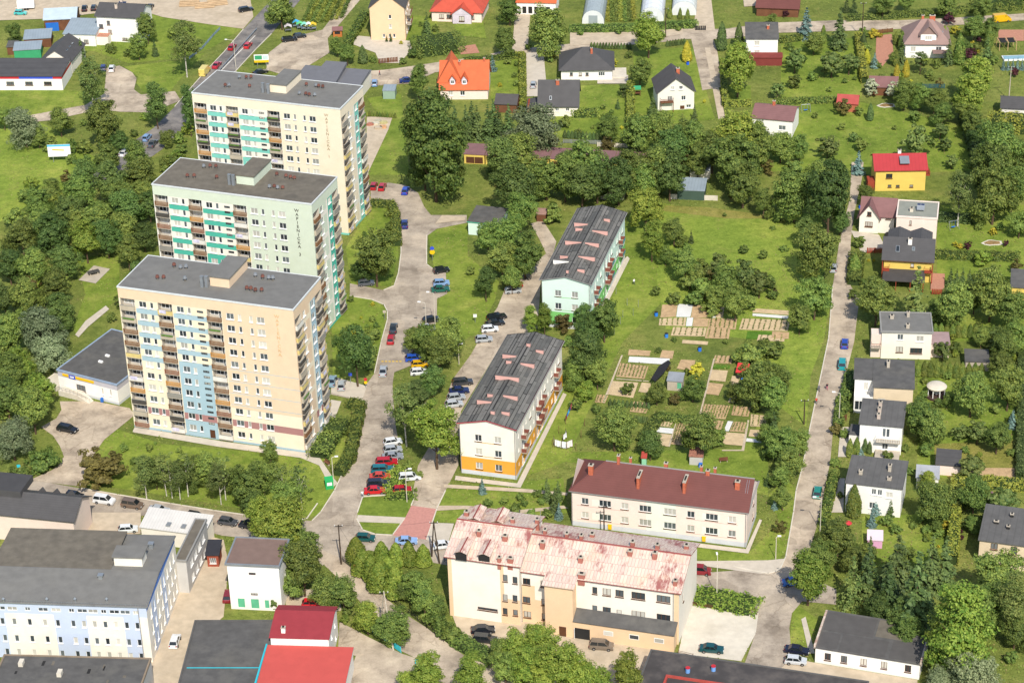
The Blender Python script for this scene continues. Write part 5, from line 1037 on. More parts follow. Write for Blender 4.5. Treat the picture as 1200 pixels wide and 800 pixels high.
simple('house', 'beige house with weathered grey felt roof beyond the yellow-green hedge', 'house', (1146, 633), (1225, 644), 5.8, 11.5, beige, bitumen, 'mono', .5, .3, {'F': [('px', [(1188, 645, 1.2, 1.8, 'db'), (1165, 640, 1.3, 1.3, 'db')], 1, 1)]}, ch=[(.2, .5, .9, .5, .5), (.4, .4, .6, .6, .6), (.42, .75, .6, .6, .6)], chm=dark)
b = simple('long_shed', 'long white single-storey building with patched dark felt roof', 'workshop', (954.5, 759), (1079, 779.5), 3.2, 10.8, whitew, felt_d, 'mono', .5, .15, {'F': [('px', [(970, 769, 1.1, 1.5, 'db'), (989, 772, 1.1, 1.5, 'db'), (1012, 775.5, 1.1, 1.5, 'db'), (1036, 779, 1.1, 1.5, 'db'), (1064, 783, 1.1, 1.5, 'db')], 1, 1)]})
for x0, x1, y0, y1 in ((.02, .2, .3, 4.6), (.22, .66, .3, 4.8), (.7, .97, .3, 5.4), (.02, .5, 5.2, 10.4), (.52, .8, 5.6, 10.5)):
    zt = lambda y: b.h+.185+.5*(y+.15)/11.1; mb = MB(); mb.prism([(x0*b.W, y0, zt(y0)+.03), (x1*b.W, y0, zt(y0)+.03), (x1*b.W, y1, zt(y1)+.03), (x0*b.W, y1, zt(y1)+.03)], .03); mb.obj('felt_sheet', felt_b if x0 == .52 else mat('felt_sheet_x', '#565350', var=.1), b.e)
lbox(b, 'rusty_parapet', mat('rusty_white', '#c9b8a8', var=.2, sc=2, dirt='#8c5a44', dsc=1.2, damt=.9), -.3, -.1, b.h-.1, .05, b.D, b.h+.75); lbox(b, 'end_parapet', MATS['rusty_white'], b.W-.05, -.1, b.h-.1, b.W+.3, b.D, b.h+.75)
b = simple('low_hall', 'low dark-roofed hall with red-railed deck at the end of the street', 'hall', (742, 815), (1005, 855), 4.6, 13.2, greyw, mat('tarred_felt', '#4a4644', var=.2, sc=.3, dirt='#6a625a', dsc=.3, damt=.5), 'flat', 0, .1, rim=MATS['dark_edge'])
for px, py in ((806, 785), (836, 783)): x, y = local(b, px, py, 5.2); mb = MB(); mb.tube((x, y, b.h+.2), (x, y, b.h+1.1), .4, n=10); mb.tube((x, y, b.h+1.1), (x, y, b.h+1.25), .42, n=10, mi=1); mb.obj('barrel', [mat('pale_blue_barrel', '#6f9bd0'), red_s], b.e)
x, y = local(b, 800, 795, 5); mb = MB(); mb.box(x-3, y, b.h+.2, x+8, y+.35, b.h+.6); mb.box(x-3, y-6, b.h+.2, x-2.6, y-.02, b.h+.6); mb.obj('red_kerb', mat('dull_red', '#a8493f', var=.15), b.e)
simple('house', 'black-roofed house beside the tall clipped hedge blocks', 'house', (1172, 127), (1215, 129), 3.4, 8.0, white, slate, 'gx', 1.6, .3)
simple('house', 'brown-roofed wooden house beside the purple bush', 'house', (885, 9), (937, 11), 2.8, 9.0, wood, brown_t, 'gx', 2.0, .4)
simple('house', 'dark-roofed yellow house at the corner of the clipped garden', 'house', (1184, 337), (1230, 340), 3.5, 8.0, yelw, felt_d, 'mono', .4, .3)
simple('house', 'white house with arcade and brown roof at the end of the alley', 'house', (604, 3), (652, 4), 4.0, 9.0, whitew, orange_t, 'gx', 2.5, .3, {'F': [(5, (.4,), 1.2, 2.2, 'Dd')]})
# greenhouses
def greenhouse(label, x0, x1, yb, L_, m, hh):
    a, c = P(x0, yb), P(x1, yb); d = (c-a); w = d.length; t = math.atan2(d.y, d.x)-.02; e = empty('polytunnel', a, t); tag(e, label, 'greenhouse', 'nursery greenhouses'); mb = MB(); n = 10
    pr = [(w/2-w/2*math.cos(math.pi*i/n), hh*math.sin(math.pi*i/n)**.75) for i in range(n+1)]
    for i in range(n): mb.poly([(pr[i][0], 0, pr[i][1]), (pr[i][0], L_, pr[i][1]), (pr[i+1][0], L_, pr[i+1][1]), (pr[i+1][0], 0, pr[i+1][1])][::-1])
    mb.obj('cover', m, e); mb = MB(); mb.poly([(x, .02, z) for x, z in pr][::-1]); mb.obj('end_panel', mat('pale_film', '#d6d8d4', var=.05, rough=.4), e)
    mb = MB(); mb.box(w*.3, -.03, 0, w*.7, .01, hh*.62); mb.obj('door', m, e)
    for k in range(8):
        mb = MB(); y = .3+k*(L_-.6)/7
        for i in range(n): mb.tube((pr[i][0], y, pr[i][1]), (pr[i+1][0], y, pr[i+1][1]), .05, n=4, cap=False)
        mb.obj('hoop', metal, e)
greenhouse('grey arched greenhouse beside the yellow flower rows', 682, 708, 28, 26, mat('grey_film', '#9aa3a3', var=.08, rough=.35), 4.2)
greenhouse('white arched greenhouse with a dark ridge vent', 750, 778, 25, 24, mat('white_film', '#d9dbdc', var=.04, rough=.4), 4.4)
greenhouse('white arched greenhouse beside the sandy driveway', 787, 816, 18, 22, mat('white_film2', '#d3d7d2', var=.04, rough=.4), 4.4)
# ------------------------------------------------------------------ vegetation kit
LM = {'dec': leafmat('leaf_green', '#4f6730', '#8d9c4a'), 'dark': leafmat('leaf_dark', '#425b2c', '#748844'), 'bright': leafmat('leaf_bright', '#5e782c', '#9ba647'),
      'willow': leafmat('leaf_silver', '#66754f', '#98a277'), 'birch': leafmat('leaf_birch', '#4f6632', '#87934f'), 'con': leafmat('needle_green', '#3b4f29', '#667840', .1),
      'thuja': leafmat('thuja_green', '#4b6429', '#80893c', .1), 'gold': leafmat('thuja_gold', '#8f8f2c', '#c2b43c', .1, .15), 'hedge': leafmat('hedge_yellow_green', '#6f7b2f', '#9a9a40', .1, .15), 'blue': leafmat('needle_blue', '#4c6a62', '#7e968a', .1, .15),
      'purple': leafmat('leaf_purple', '#3a2024', '#5e3238', .2, .15), 'brown': leafmat('leaf_brownish', '#55502a', '#80773f'), 'blossom': leafmat('blossom_white', '#8a9460', '#d8d8bc', .2, .1), 'pink': leafmat('blossom_pink', '#8a6a70', '#d08cae', .2, .1)}
bark = mat('bark', '#5b4a3a', var=.2, sc=3); birchbark = mat('birch_bark', '#c9c2b2', var=.2, sc=3, dirt='#3a352e', dsc=2, damt=.8)
def cards(c, nrm, size, asp=1.0):
    """leaf-sized diamond faces at points c facing nrm"""
    n = len(c); r = rng.normal(size=(n, 3)); nrm = nrm/np.linalg.norm(nrm, axis=1, keepdims=True)
    u = np.cross(nrm, r); u /= np.linalg.norm(u, axis=1, keepdims=True)+1e-9; v = np.cross(nrm, u)
    s = (size*rng.uniform(.6, 1.35, n))[:, None]
    return np.stack([c-u*s, c-v*s*.62*asp, c+u*s, c+v*s*.62*asp], 1)
def card_mesh(name, quads, m, extra=None):
    v = quads.reshape(-1, 3); k = len(quads); me = bpy.data.meshes.new(name)
    me.vertices.add(len(v)); me.vertices.foreach_set('co', v.astype(np.float32).ravel()); me.loops.add(4*k); me.loops.foreach_set('vertex_index', np.arange(4*k, dtype=np.int32))
    me.polygons.add(k); me.polygons.foreach_set('loop_start', np.arange(0, 4*k, 4, dtype=np.int32)); me.polygons.foreach_set('loop_total', np.full(k, 4, np.int32))
    me.materials.append(m); me.update(); me.validate(); return me
def dirs(n):
    d = rng.normal(size=(n, 3)); return d/np.linalg.norm(d, axis=1, keepdims=True)
def crown_broad(n_cl, per, a, leaf, droop=0., open_=0.):
    """clumps spread over several limbs' own sub-crowns: width about 1, height a, base at z=0; uneven outline"""
    nl = int(rng.integers(6, 10)); an = np.arange(nl)*2.4+rng.uniform(0, 6); f = (np.arange(nl)+.5)/nl; f = .22+.62*f+rng.uniform(-.06, .06, nl)
    rad_ = .27*np.sqrt(np.clip(1-((f-.42)/.62)**2, .05, 1))*rng.uniform(.55, 1.15, nl); lc = np.stack([np.cos(an)*rad_, np.sin(an)*rad_, a*f], 1)
    lr = rng.uniform(.17, .27, nl)*np.where(f > .7, .8, 1.); lc = np.vstack([lc, [[0, 0, a*.45], [rng.uniform(-.06, .06), rng.uniform(-.06, .06), a*.8]]]); lr = np.append(lr, [.3, .2])
    pick = rng.choice(len(lr), n_cl, p=lr**2/(lr**2).sum()); d = dirs(n_cl); d[:, 2] = d[:, 2]*.9+.12
    c = lc[pick]+d*(lr[pick]*rng.uniform(.6, 1.08, n_cl))[:, None]*np.array([1, 1, .75+.35*a*.6]); c[:, 2] = np.clip(c[:, 2], .02*a, 1.02*a)
    cr_ = rng.uniform(.05, .11, n_cl); ax = np.array([0, 0, .5*a]); dd = c-ax; dd /= np.linalg.norm(dd, axis=1, keepdims=True)+1e-9
    e = dirs(n_cl*per).reshape(n_cl, per, 3); rr = rng.uniform(.3, 1, (n_cl, per, 1))**.5; e2 = e.copy(); e2[..., 2] = e2[..., 2]*.7-(droop*np.abs(e2[..., :1].sum(-1)))
    pts = c[:, None]+e2*rr*cr_[:, None, None]*np.array([1.25, 1.25, 1.0]); nn = e*.7+dd[:, None]*.7+np.array([0, 0, .4])+rng.normal(size=e.shape)*.5
    return cards(pts.reshape(-1, 3), nn.reshape(-1, 3), leaf)
def crown_con(tiers, a, leaf, n_b=11, fine=9):
    """tiers of drooping boughs"""
    P_, Nn = [], []
    for t in range(tiers):
        f = t/(tiers-1); z = a*(.04+.94*f); r = .5*(1-f)**.85*rng.uniform(.85, 1.08)+.012
        for k in range(max(4, int(n_b*(1-f)+4))):
            an = rng.uniform(0, 6.283); L_ = r*rng.uniform(.75, 1.1); m = max(3, int(fine*(.35+L_*1.5)))
            s = np.linspace(.15, 1, m)[:, None]; dr = np.array([math.cos(an), math.sin(an), -.32]); side = np.array([-math.sin(an), math.cos(an), 0])
            for w in (-1, 0, 1):
                p = np.array([0, 0, z])+dr*s*L_+side*w*(.18*L_*(1-s*.5))+rng.normal(size=(m, 3))*.012; P_.append(p); Nn.append(np.tile(np.array([math.cos(an)*.6, math.sin(an)*.6, .8]), (m, 1))+rng.normal(size=(m, 3))*.35)
    return cards(np.concatenate(P_), np.concatenate(Nn), leaf, .8)
def crown_thuja(n, a, leaf, sharp=.8):
    f = rng.uniform(0, 1, n)**1.15; an = rng.uniform(0, 6.283, n); r = .5*(1-f**2.2)**sharp*(.82+.25*rng.uniform(0, 1, n))*(1+.08*np.sin(an*3+f*9)); r *= np.minimum(1, .6+f*4)
    p = np.stack([r*np.cos(an), r*np.sin(an), a*f], 1); nn = np.stack([np.cos(an), np.sin(an), np.full(n, .5)], 1)+rng.normal(size=(n, 3))*.45
    return cards(p, nn, leaf, 1.2)
def crown_bush(n_cl, per, a, leaf):
    q = crown_broad(n_cl, per, a, leaf); q[..., 2] = np.where(q[..., 2] < .12*a, .12*a-(.12*a-q[..., 2])*.35, q[..., 2]); return q
# kind: (maker, crown height per width a, bare trunk per width t, material, trunk material, variants)
KIND = {'dec': (lambda: crown_broad(230, 62, 1.05, .0215), 1.05, .12, 'dec', bark), 'dark': (lambda: crown_broad(230, 62, 1.15, .0215), 1.15, .1, 'dark', bark),
        'bright': (lambda: crown_broad(230, 62, 1.1, .0215), 1.1, .12, 'bright', bark), 'tall': (lambda: crown_broad(260, 62, 1.6, .0205), 1.6, .14, 'dark', bark),
        'lime': (lambda: crown_broad(260, 62, 1.5, .021), 1.45, .16, 'bright', bark), 'willow': (lambda: crown_broad(230, 60, .95, .019, .25), .9, .08, 'willow', bark),
        'birch': (lambda: crown_broad(150, 50, 1.6, .021, .3), 1.6, .35, 'birch', birchbark), 'con': (lambda: crown_con(15, 2.0, .055), 2.0, .08, 'con', bark),
        'fir': (lambda: crown_con(14, 1.45, .05, 13), 1.45, .06, 'con', bark), 'blue': (lambda: crown_con(13, 1.6, .06), 1.6, .06, 'blue', bark),
        'thuja': (lambda: crown_thuja(2600, 2.7, .075), 2.7, .05, 'thuja', bark), 'dthuja': (lambda: crown_thuja(2600, 2.7, .075), 2.7, .05, 'con', bark), 'gold': (lambda: crown_thuja(2400, 2.3, .08), 2.3, .05, 'gold', bark),
        'bush': (lambda: crown_bush(50, 60, .78, .045), .78, .02, 'dec', bark), 'bbush': (lambda: crown_bush(50, 60, .8, .045), .8, .02, 'bright', bark), 'ybush': (lambda: crown_bush(40, 60, .85, .05), .85, .02, 'gold', bark),
        'purple': (lambda: crown_bush(50, 60, .9, .045), .9, .05, 'purple', bark), 'brown': (lambda: crown_bush(50, 60, .85, .04), .85, .03, 'brown', bark), 'fruit': (lambda: crown_broad(48, 60, .85, .042), .85, .16, 'birch', bark),
        'blossom': (lambda: crown_broad(50, 60, 1.0, .045), 1.0, .12, 'blossom', bark), 'pink': (lambda: crown_bush(40, 60, .9, .05), .9, .03, 'pink', bark), 'bare': (lambda: crown_broad(34, 34, 1.7, .028, .2), 1.7, .4, 'birch', birchbark),
        'poplar': (lambda: crown_broad(360, 66, 1.5, .021), 1.5, .04, 'dec', bark), 'cone': (lambda: crown_thuja(3600, 1.35, .045, .75), 1.35, .06, 'bright', bark), 'larch': (lambda: crown_con(13, 1.7, .05, 7, 6), 1.7, .1, 'birch', bark), 'pine': (lambda: crown_broad(60, 70, 1.25, .03), 1.25, .1, 'con', bark), 'lowbush': (lambda: crown_bush(60, 60, .45, .035), .45, .01, 'dec', bark)}
DESC = {'dec': 'round green broadleaf tree', 'dark': 'dark green broadleaf tree', 'bright': 'bright green leafy tree', 'tall': 'tall dense dark green tree', 'lime': 'tall bright green tree', 'willow': 'silvery grey-green willow', 'birch': 'slender pale birch', 'con': 'pointed dark green spruce',
        'fir': 'broad dark green fir', 'blue': 'blue-grey spruce', 'thuja': 'columnar green thuja', 'dthuja': 'columnar dark thuja', 'gold': 'yellow-green conical thuja', 'bush': 'round green bush', 'bbush': 'bright green bush', 'ybush': 'yellow shrub', 'purple': 'dark purple shrub', 'brown': 'brownish green bush',
        'poplar': 'huge dense poplar', 'cone': 'clipped cone-shaped hornbeam', 'fruit': 'small pale fruit tree', 'blossom': 'white flowering tree', 'pink': 'pink flowering bush', 'bare': 'half-bare tree with pale trunk', 'larch': 'thin pale larch', 'pine': 'dark rounded pine', 'lowbush': 'low spreading green shrub'}
BUSHY = {'bush', 'bbush', 'ybush', 'purple', 'brown', 'pink', 'lowbush'}
PROTO = {}
def proto(kind, var):
    k = (kind, var)
    if k in PROTO: return PROTO[k]
    mk, a, t, mm, bm = KIND[kind]; q = mk(); q[..., 2] += t; cm = card_mesh('crown', q, LM[mm]); mb = MB(); H_ = t+a
    r0 = .022 if kind not in ('birch', 'bare') else .018; nb = 7 if kind not in ('con', 'fir', 'blue', 'thuja', 'dthuja', 'gold', 'larch') else 0
    lean = rng.uniform(-.02, .02, 2); top = (lean[0]*2, lean[1]*2, t+a*(.62 if nb else .93)); mid = (lean[0], lean[1], t+a*.25)
    mb.tube((0, 0, -.02), mid, r0*1.25, r0*.8, 7); mb.tube(mid, top, r0*.8, r0*.15, 6)
    for i in range(nb):
        an = i*2.4+rng.uniform(-.4, .4); z0 = t+a*rng.uniform(.05, .4); L_ = rng.uniform(.2, .36); z1 = z0+a*rng.uniform(.12, .35)
        mb.tube((mid[0]*z0, mid[1]*z0, z0), (math.cos(an)*L_, math.sin(an)*L_, z1), r0*.5, r0*.12, 5)
    PROTO[k] = (cm, mb.mesh('trunk', [bm]), H_, a, t); return PROTO[k]
CATS = {k: 'bush' for k in BUSHY}; PLANTS = []
def tree(kind, px, py, w, zone, grp, hs=1.0, var=None):
    cm, tm, H_, a, t = proto(kind, var if var is not None else rng.integers(0, 6 if kind == 'dec' else 4 if kind in ('dark', 'bright', 'bush') else 2))
    z = 3.0
    for _ in range(3):
        p = P(px, py, z); wm = w/scale_at(p); z = wm*(t+a*.5)*hs
    p = P(px, py, z); e = empty({'bush': 'bush', 'bbush': 'bush', 'ybush': 'shrub', 'purple': 'shrub', 'brown': 'bush', 'pink': 'shrub', 'lowbush': 'shrub', 'con': 'spruce_tree', 'fir': 'fir_tree', 'blue': 'spruce_tree', 'thuja': 'thuja', 'dthuja': 'thuja', 'gold': 'thuja', 'birch': 'birch_tree', 'bare': 'birch_tree', 'willow': 'willow_tree', 'fruit': 'fruit_tree', 'larch': 'larch_tree', 'pine': 'pine_tree'}.get(kind, 'leafy_tree'), (p.x, p.y, 0), rng.uniform(0, 6.28))
    s = wm*rng.uniform(.97, 1.03); e.scale = (s*rng.uniform(.94, 1.1), s*rng.uniform(.9, 1.06), s*hs*(rng.uniform(.92, 1.2) if kind in ('dec', 'dark', 'bright', 'tall') else 1)); tag(e, DESC[kind]+' '+zone, CATS.get(kind, 'tree'), grp+' '+zone)
    link('crown', cm, e); link('trunk', tm, e); PLANTS.append((e, kind, zone, s))
    return e
def trees(zone, s):
    for q in s.replace('\n', ' ').split(';'):
        q = q.split()
        if not q: continue
        k = q[0]; tree(k, float(q[1]), float(q[2]), float(q[3]), zone, DESC[k].split()[-1]+'s', float(q[4]) if len(q) > 4 else 1.0)
trees('beside the highway and billboard', 'birch 105 92 40;dec 122 148 48;willow 28 150 46;dec 70 142 32;tall 182 122 34;birch 215 48 40;tall 221 128 25 1.5;dec 160 188 36;dec 125 186 38;bush 100 172 22;dec 195 162 20;dec 4 140 22;dark 140 165 26;bush 85 172 20;dec 45 160 24;bbush 205 185 20')
trees('around the white houses by the dirt yard', 'con 95 57 13;dec 162 55 26;bush 130 57 15;con 181 56 10;dec 172 35 28;dec 17 40 20;bush 150 62 12;bush 205 38 20')
trees('in the dense grove beside the towers', 'dec 165 207 42;dark 130 217 45;dec 95 227 45;dark 150 247 45;dec 115 257 45;dark 80 252 42;dec 45 242 40;dark 60 277 45;dec 25 277 45;bright 100 285 40;dark 168 275 34;dark 75 305 42;dec 40 310 45;dark 10 310 40;dec 65 335 40;dec 30 345 45;dark 5 350 35;dark 70 365 40;willow 48 387 62;dec 10 395 42;bright 22 428 45;willow 62 415 52;bright 45 458 46;dec 38 482 48;dark 8 470 40;willow 14 515 54;lowbush 50 540 46;lowbush 25 555 30;dec 150 298 34;bush 142 355 20;bush 130 372 14;dark 175 245 30;dec 12 440 44;dark 160 320 22;dec 140 230 40;dark 100 205 36;dec 60 222 34;bush 20 255 30;dec 145 270 40;dark 125 280 38;dec 92 262 40;dec 48 262 38')
trees('on the lawn below the peach tower', 'brown 114 550 58 .85;brown 128 545 44 .9;birch 168 552 34;dec 182 556 32;birch 192 552 30;bare 198 550 32;bare 217 548 32;birch 208 556 30;dec 228 552 34;dec 244 552 36;bare 261 550 34;birch 256 560 32;dec 275 560 38;dec 290 572 46;bush 145 525 13;bush 175 525 12;bush 158 540 12;dec 308 560 42;bare 330 560 30;bare 351 562 34;dec 316 528 20 1.6;bush 210 527 9;dec 226 563 24;dec 335 590 40;bush 182 519 5;dark 296 588 30')
trees('between the diagonal road and the workshops', 'bright 330 622 70;bright 308 612 44;dec 352 640 44;dec 355 668 58;dark 330 655 40;dec 382 692 46;bush 322 707 18;dec 402 700 40;con 395 680 12;con 405 686 10;bright 430 722 40;dec 462 733 42;dec 342 685 34;dec 447 735 30')
trees('inside the fenced corner beside the diagonal road', 'cone 417 642 23;cone 425 657 26;cone 447 646 20 1.1;cone 464 648 21 1.1;cone 479 647 21 1.1;cone 496 649 20 1.1;cone 445 672 30;cone 463 680 28 1.1;cone 435 664 25;cone 455 665 24;dec 485 687 34;dec 497 703 44;dec 512 712 30;bush 514 732 28;bush 530 742 26;dec 472 690 26')
trees('at the yard entrance by the turquoise fence', 'lime 500 790 44;lime 550 792 44;dec 588 765 34;bright 480 800 34')
trees('behind the white public building', 'bright 605 762 42;bright 630 752 42;lime 655 778 58;bright 622 782 50;bright 682 792 52;bright 735 795 46;dec 592 785 36;lime 640 790 40;bright 705 800 40')
trees('between the towers and the estate road', 'dec 440 305 54;bush 454 251 9;bush 455 266 11;bush 427 275 8;dark 417 418 48 1.25;bush 437 392 22;bush 410 385 9;bush 436 374 9;bush 441 381 9;ybush 415 389 8;ybush 437 356 6;blue 424 392 7;bush 430 382 6;ybush 423 372 4;bush 411 350 9;dark 425 318 26')
trees('between the estate road and the parking road', 'birch 474 478 46 1.0;birch 490 470 40;lime 510 506 58 1.0;dark 507 448 34;dec 500 405 38;dec 526 400 44;dec 514 412 44;dec 484 402 30;birch 487 462 30;bush 478 545 14;bush 492 556 12')
trees('around the small white garage and the parking road', 'dec 572 283 32;dec 588 305 42;tall 569 332 26;dec 592 280 40;bush 552 317 14;dec 610 255 42;dec 615 298 50;bush 647 250 26 1.2;dark 605 222 58;dec 600 330 26;lime 622 372 24;lime 638 374 24;brown 660 378 24 1.2;bare 655 362 16;bare 672 366 14;dec 708 372 40 1.3;dark 690 385 36;dark 684 372 26')
trees('beside the lawn of the cream tower', 'poplar 508 168 80 1.2;poplar 496 175 52 1.3;poplar 522 180 50 1.2')
trees('in the fir hedge behind the orange-roofed house', 'con 533 142 20;con 546 143 21;con 559 143 21;con 572 143 21;con 584 142 20;con 596 141 20;con 553 135 18;con 578 134 18')
trees('in the belt of trees behind the garages', 'dark 588 192 44;willow 627 153 66;dec 607 178 50;dec 684 202 54;dec 742 206 46;dec 772 202 48;dark 790 170 46;dec 815 170 40;bright 860 160 62;dec 747 160 42;dec 775 155 42;dec 805 160 38;dec 862 187 64;dec 890 172 46;dark 725 213 46;dark 700 208 50;dark 682 214 50;dec 662 210 46;dec 755 213 40;dark 785 208 46;dec 640 208 46;dec 835 180 40;dec 818 190 34')
trees('in the gardens of the street houses', 'dec 642 34 54;bright 760 42 42;dec 750 84 32;bush 662 143 17;dec 712 148 30;pine 730 105 14;bush 707 125 9;con 724 121 7;bush 717 131 7;con 765 123 15;con 814 131 10;dthuja 846 42 13;dthuja 866 42 12;gold 805 60 11;bright 865 82 52;con 760 145 14;dec 329 10 42;dec 395 55 20;dec 407 66 19;dthuja 425 64 10 .8;bush 437 70 10;con 500 27 14;dec 597 12 30;dec 592 50 28;blue 577 74 12;bush 595 72 10;bush 484 62 16;bush 472 72 10;dec 492 85 18;bush 750 35 9;bush 725 36 12;bush 680 38 11;bush 769 34 10;bush 795 34 8;bush 645 70 9;ybush 648 66 7;ybush 490 48 6;ybush 470 50 5;con 453 45 4;con 458 44 5;thuja 785 14 6;thuja 797 16 5;thuja 806 17 5;bush 500 60 12;dec 490 100 24 1.4;bush 676 85 8;bush 605 75 8;bush 603 88 8;bush 605 98 9')
trees('in the garden of the mauve-roofed villa', 'pine 1079 72 23;con 1112 60 16;con 1057 58 13 1.3;dec 1047 68 14;gold 1062 80 9;gold 1051 84 8;ybush 1024 39 14;gold 1016 66 8;dthuja 1012 48 8;bush 1012 38 14;dec 1130 55 16;purple 1137 64 18;dec 1142 35 28;ybush 1120 35 13;purple 1112 22 16;bush 1097 75 13;dec 1160 32 25;con 1157 58 16;bright 1145 90 54;bright 1137 113 52;blue 1025 70 12;ybush 1140 50 6;ybush 1147 60 5;bush 1125 68 10;thuja 1050 45 6;dec 1060 40 10;bush 1125 42 12;bush 1092 92 8;purple 1147 46 9;bush 1165 70 14')
trees('along the tall dark hedge line of the orchard', 'dec 1140 150 28;dark 1147 165 26;dec 1133 135 26;dec 1172 178 60;dec 1195 185 42;dec 1162 208 58;dark 1150 190 30')
trees('in the orchard gardens', 'blue 945 27 23;fir 984 33 28 1.2;fruit 932 70 30;dec 954 50 24;fruit 975 72 36;fruit 995 73 28;bush 952 90 14;bush 931 96 20;fruit 911 105 22;blossom 1021 102 20;blossom 1047 106 21;brown 990 125 25;bush 1007 131 13;dthuja 1020 131 8;dec 1060 112 30;dec 1078 115 26;dec 1095 117 30;dec 1105 132 28;bush 1072 137 18;fruit 970 172 30;bush 1009 171 19;dec 937 175 25;dec 915 170 36;blue 1006 190 18;fruit 1075 165 40;fruit 1102 152 22;fruit 1107 169 17;fruit 1115 189 18;dec 1035 5 30;dec 1062 2 22;dec 1150 10 30;purple 921 16 9;con 992 5 10;con 1001 5 11;bush 960 118 9;bush 972 105 8;purple 1175 8 8;dec 1110 8 26;purple 1190 85 12;dec 905 22 12;thuja 965 40 8;bush 925 55 12;bush 990 95 8')
trees('on the field beside the green block', 'bright 757 245 45;dec 790 270 32;lime 764 280 34;con 810 277 8;dec 871 217 46;dec 895 238 30;dec 803 308 40;bush 822 318 34;fruit 842 312 34;dec 850 328 38;bush 826 338 34;fruit 872 322 38;fruit 890 332 34;bush 808 330 28;bush 860 338 28;brown 838 326 26;bush 872 292 14;bush 769 341 15;dec 862 358 34;bush 895 298 14;bush 905 345 16;bush 790 350 20;bush 815 350 24;dec 838 352 26;bush 880 355 22;dec 780 300 20')
trees('on the allotments', 'dark 685 422 50;bright 687 457 24;dec 720 500 52;dark 762 520 34;bush 699 480 15;bush 730 525 13;dec 770 460 27;brown 790 467 18;dec 812 455 29;ybush 817 434 23;dec 822 512 50;dec 887 450 52;dec 862 458 24;dec 897 510 26;bush 805 435 9;lowbush 878 415 48;bush 885 478 14;dec 905 490 20;bush 772 410 9;bush 840 512 26;bush 870 425 16;lowbush 835 362 30;bush 655 420 10;dec 700 440 30;bush 665 400 16;dec 672 440 30;bush 735 455 18;bush 850 400 8;bush 790 398 8')
trees('in the small garden beside the orange block', 'con 641 573 15;con 650 585 16;con 654 574 13;bush 610 582 13;bush 630 578 12;blue 565 569 12;bush 572 589 13;bush 591 586 12;bush 604 597 18;bush 622 602 15;bush 641 602 15;blue 655 598 13;bush 635 588 11;bush 615 590 10')
trees('along the lane opposite the houses', 'dec 932 228 56;dark 972 232 58 1.3;dec 957 300 54;dark 945 275 30;dec 955 350 44;dec 937 375 30;purple 907 342 13;bush 902 330 20;dec 905 465 44;dec 915 445 34;con 907 497 18;dec 915 522 40;dec 925 542 38;dec 937 520 28;dec 915 560 26;dec 917 585 24;bush 905 410 40 .6;brown 915 617 18;blue 908 590 9;bush 900 530 22;con 900 560 10;dec 985 210 26;dec 960 205 40;bush 930 200 30;dark 985 260 26')
trees('beside the lane in front of the houses', 'bush 1007 284 17;thuja 1002 310 14 .7;bush 1010 262 9;dec 1014 227 24;dec 1027 354 50;larch 1075 345 44;bush 992 477 17;brown 980 502 17;bush 990 508 15;bush 979 542 15;bush 1008 300 15;bush 1003 325 14;thuja 996 524 9;thuja 1004 522 9;dthuja 1014 519 8;dthuja 1019 524 6;blue 1009 533 14;bush 1041 536 18;thuja 1001 586 17 .95;blue 1027 590 16;con 1044 594 12;blue 1022 607 14;bush 1040 610 18;bush 985 430 8;bush 1000 345 14;ybush 1018 305 4;ybush 1024 305 4;bush 1012 330 10;bush 972 565 10;bush 985 580 10;dec 978 620 28')
trees('in the back gardens of the lane houses', 'dec 1117 362 50;dec 1142 350 32;dec 1162 343 60;dec 1187 363 46;con 1114 325 13;con 1121 327 13;con 1128 325 13;con 1136 326 13;brown 1190 312 16 1.3;birch 1125 224 40;dec 1165 232 54;dec 1187 222 50;dec 1195 262 30;ybush 1164 271 11;bush 1147 265 12;bush 1172 266 12;purple 1134 288 12;purple 1179 285 9;ybush 1120 286 9;ybush 1125 288 8;dec 1190 395 42;bush 1085 405 14;dec 1139 461 50;dec 1182 456 46;fruit 1146 506 30;fruit 1125 506 22;dec 1169 511 38;blue 1187 490 15;dec 1080 490 48;dec 1092 506 40;bush 1085 527 22;dec 1070 486 26;bush 1084 446 11;fruit 1140 545 36;bush 1065 552 16;bright 1087 567 24;dec 1095 592 54;fruit 1177 587 46;dec 1142 582 44;pink 1162 582 12;dec 1172 432 30;dec 1177 410 36;fruit 1105 410 24;bush 1120 408 18;bush 1110 440 12;dec 1150 395 24;fruit 1165 395 26;dec 1110 470 16;bush 1150 545 12;bush 1060 525 12;bush 1095 480 14;bush 1185 530 12;dec 1100 365 30;bush 1145 430 12')
trees('around the beige house and garden lawn', 'bush 1165 643 22;ybush 1110 614 14;bush 1100 625 14;purple 1125 622 8;ybush 1120 600 10;bush 1085 620 14;dec 1095 605 24;con 1020 640 14;bush 1085 632 8;bush 1070 615 12;purple 1127 630 7;bush 1050 620 16;ybush 1100 640 5;dec 1140 615 20')
trees('around the long white shed', 'bright 948 675 54 1.15;dec 982 629 46;larch 1000 680 40;fruit 1013 692 28;fir 1052 660 54;fir 1042 692 50;con 1075 695 62;con 1092 660 38;con 1108 658 34;dec 1062 740 40;fir 1085 715 50;lime 1130 738 92;lime 1105 745 50;dec 1170 678 64;birch 1190 700 54;willow 1140 790 66;dec 1190 738 42;dark 1060 720 44;willow 1105 798 40;dark 1030 715 36;dec 1155 715 50;con 1018 665 34;bush 1185 770 20;dec 965 650 36;dec 1000 655 34')
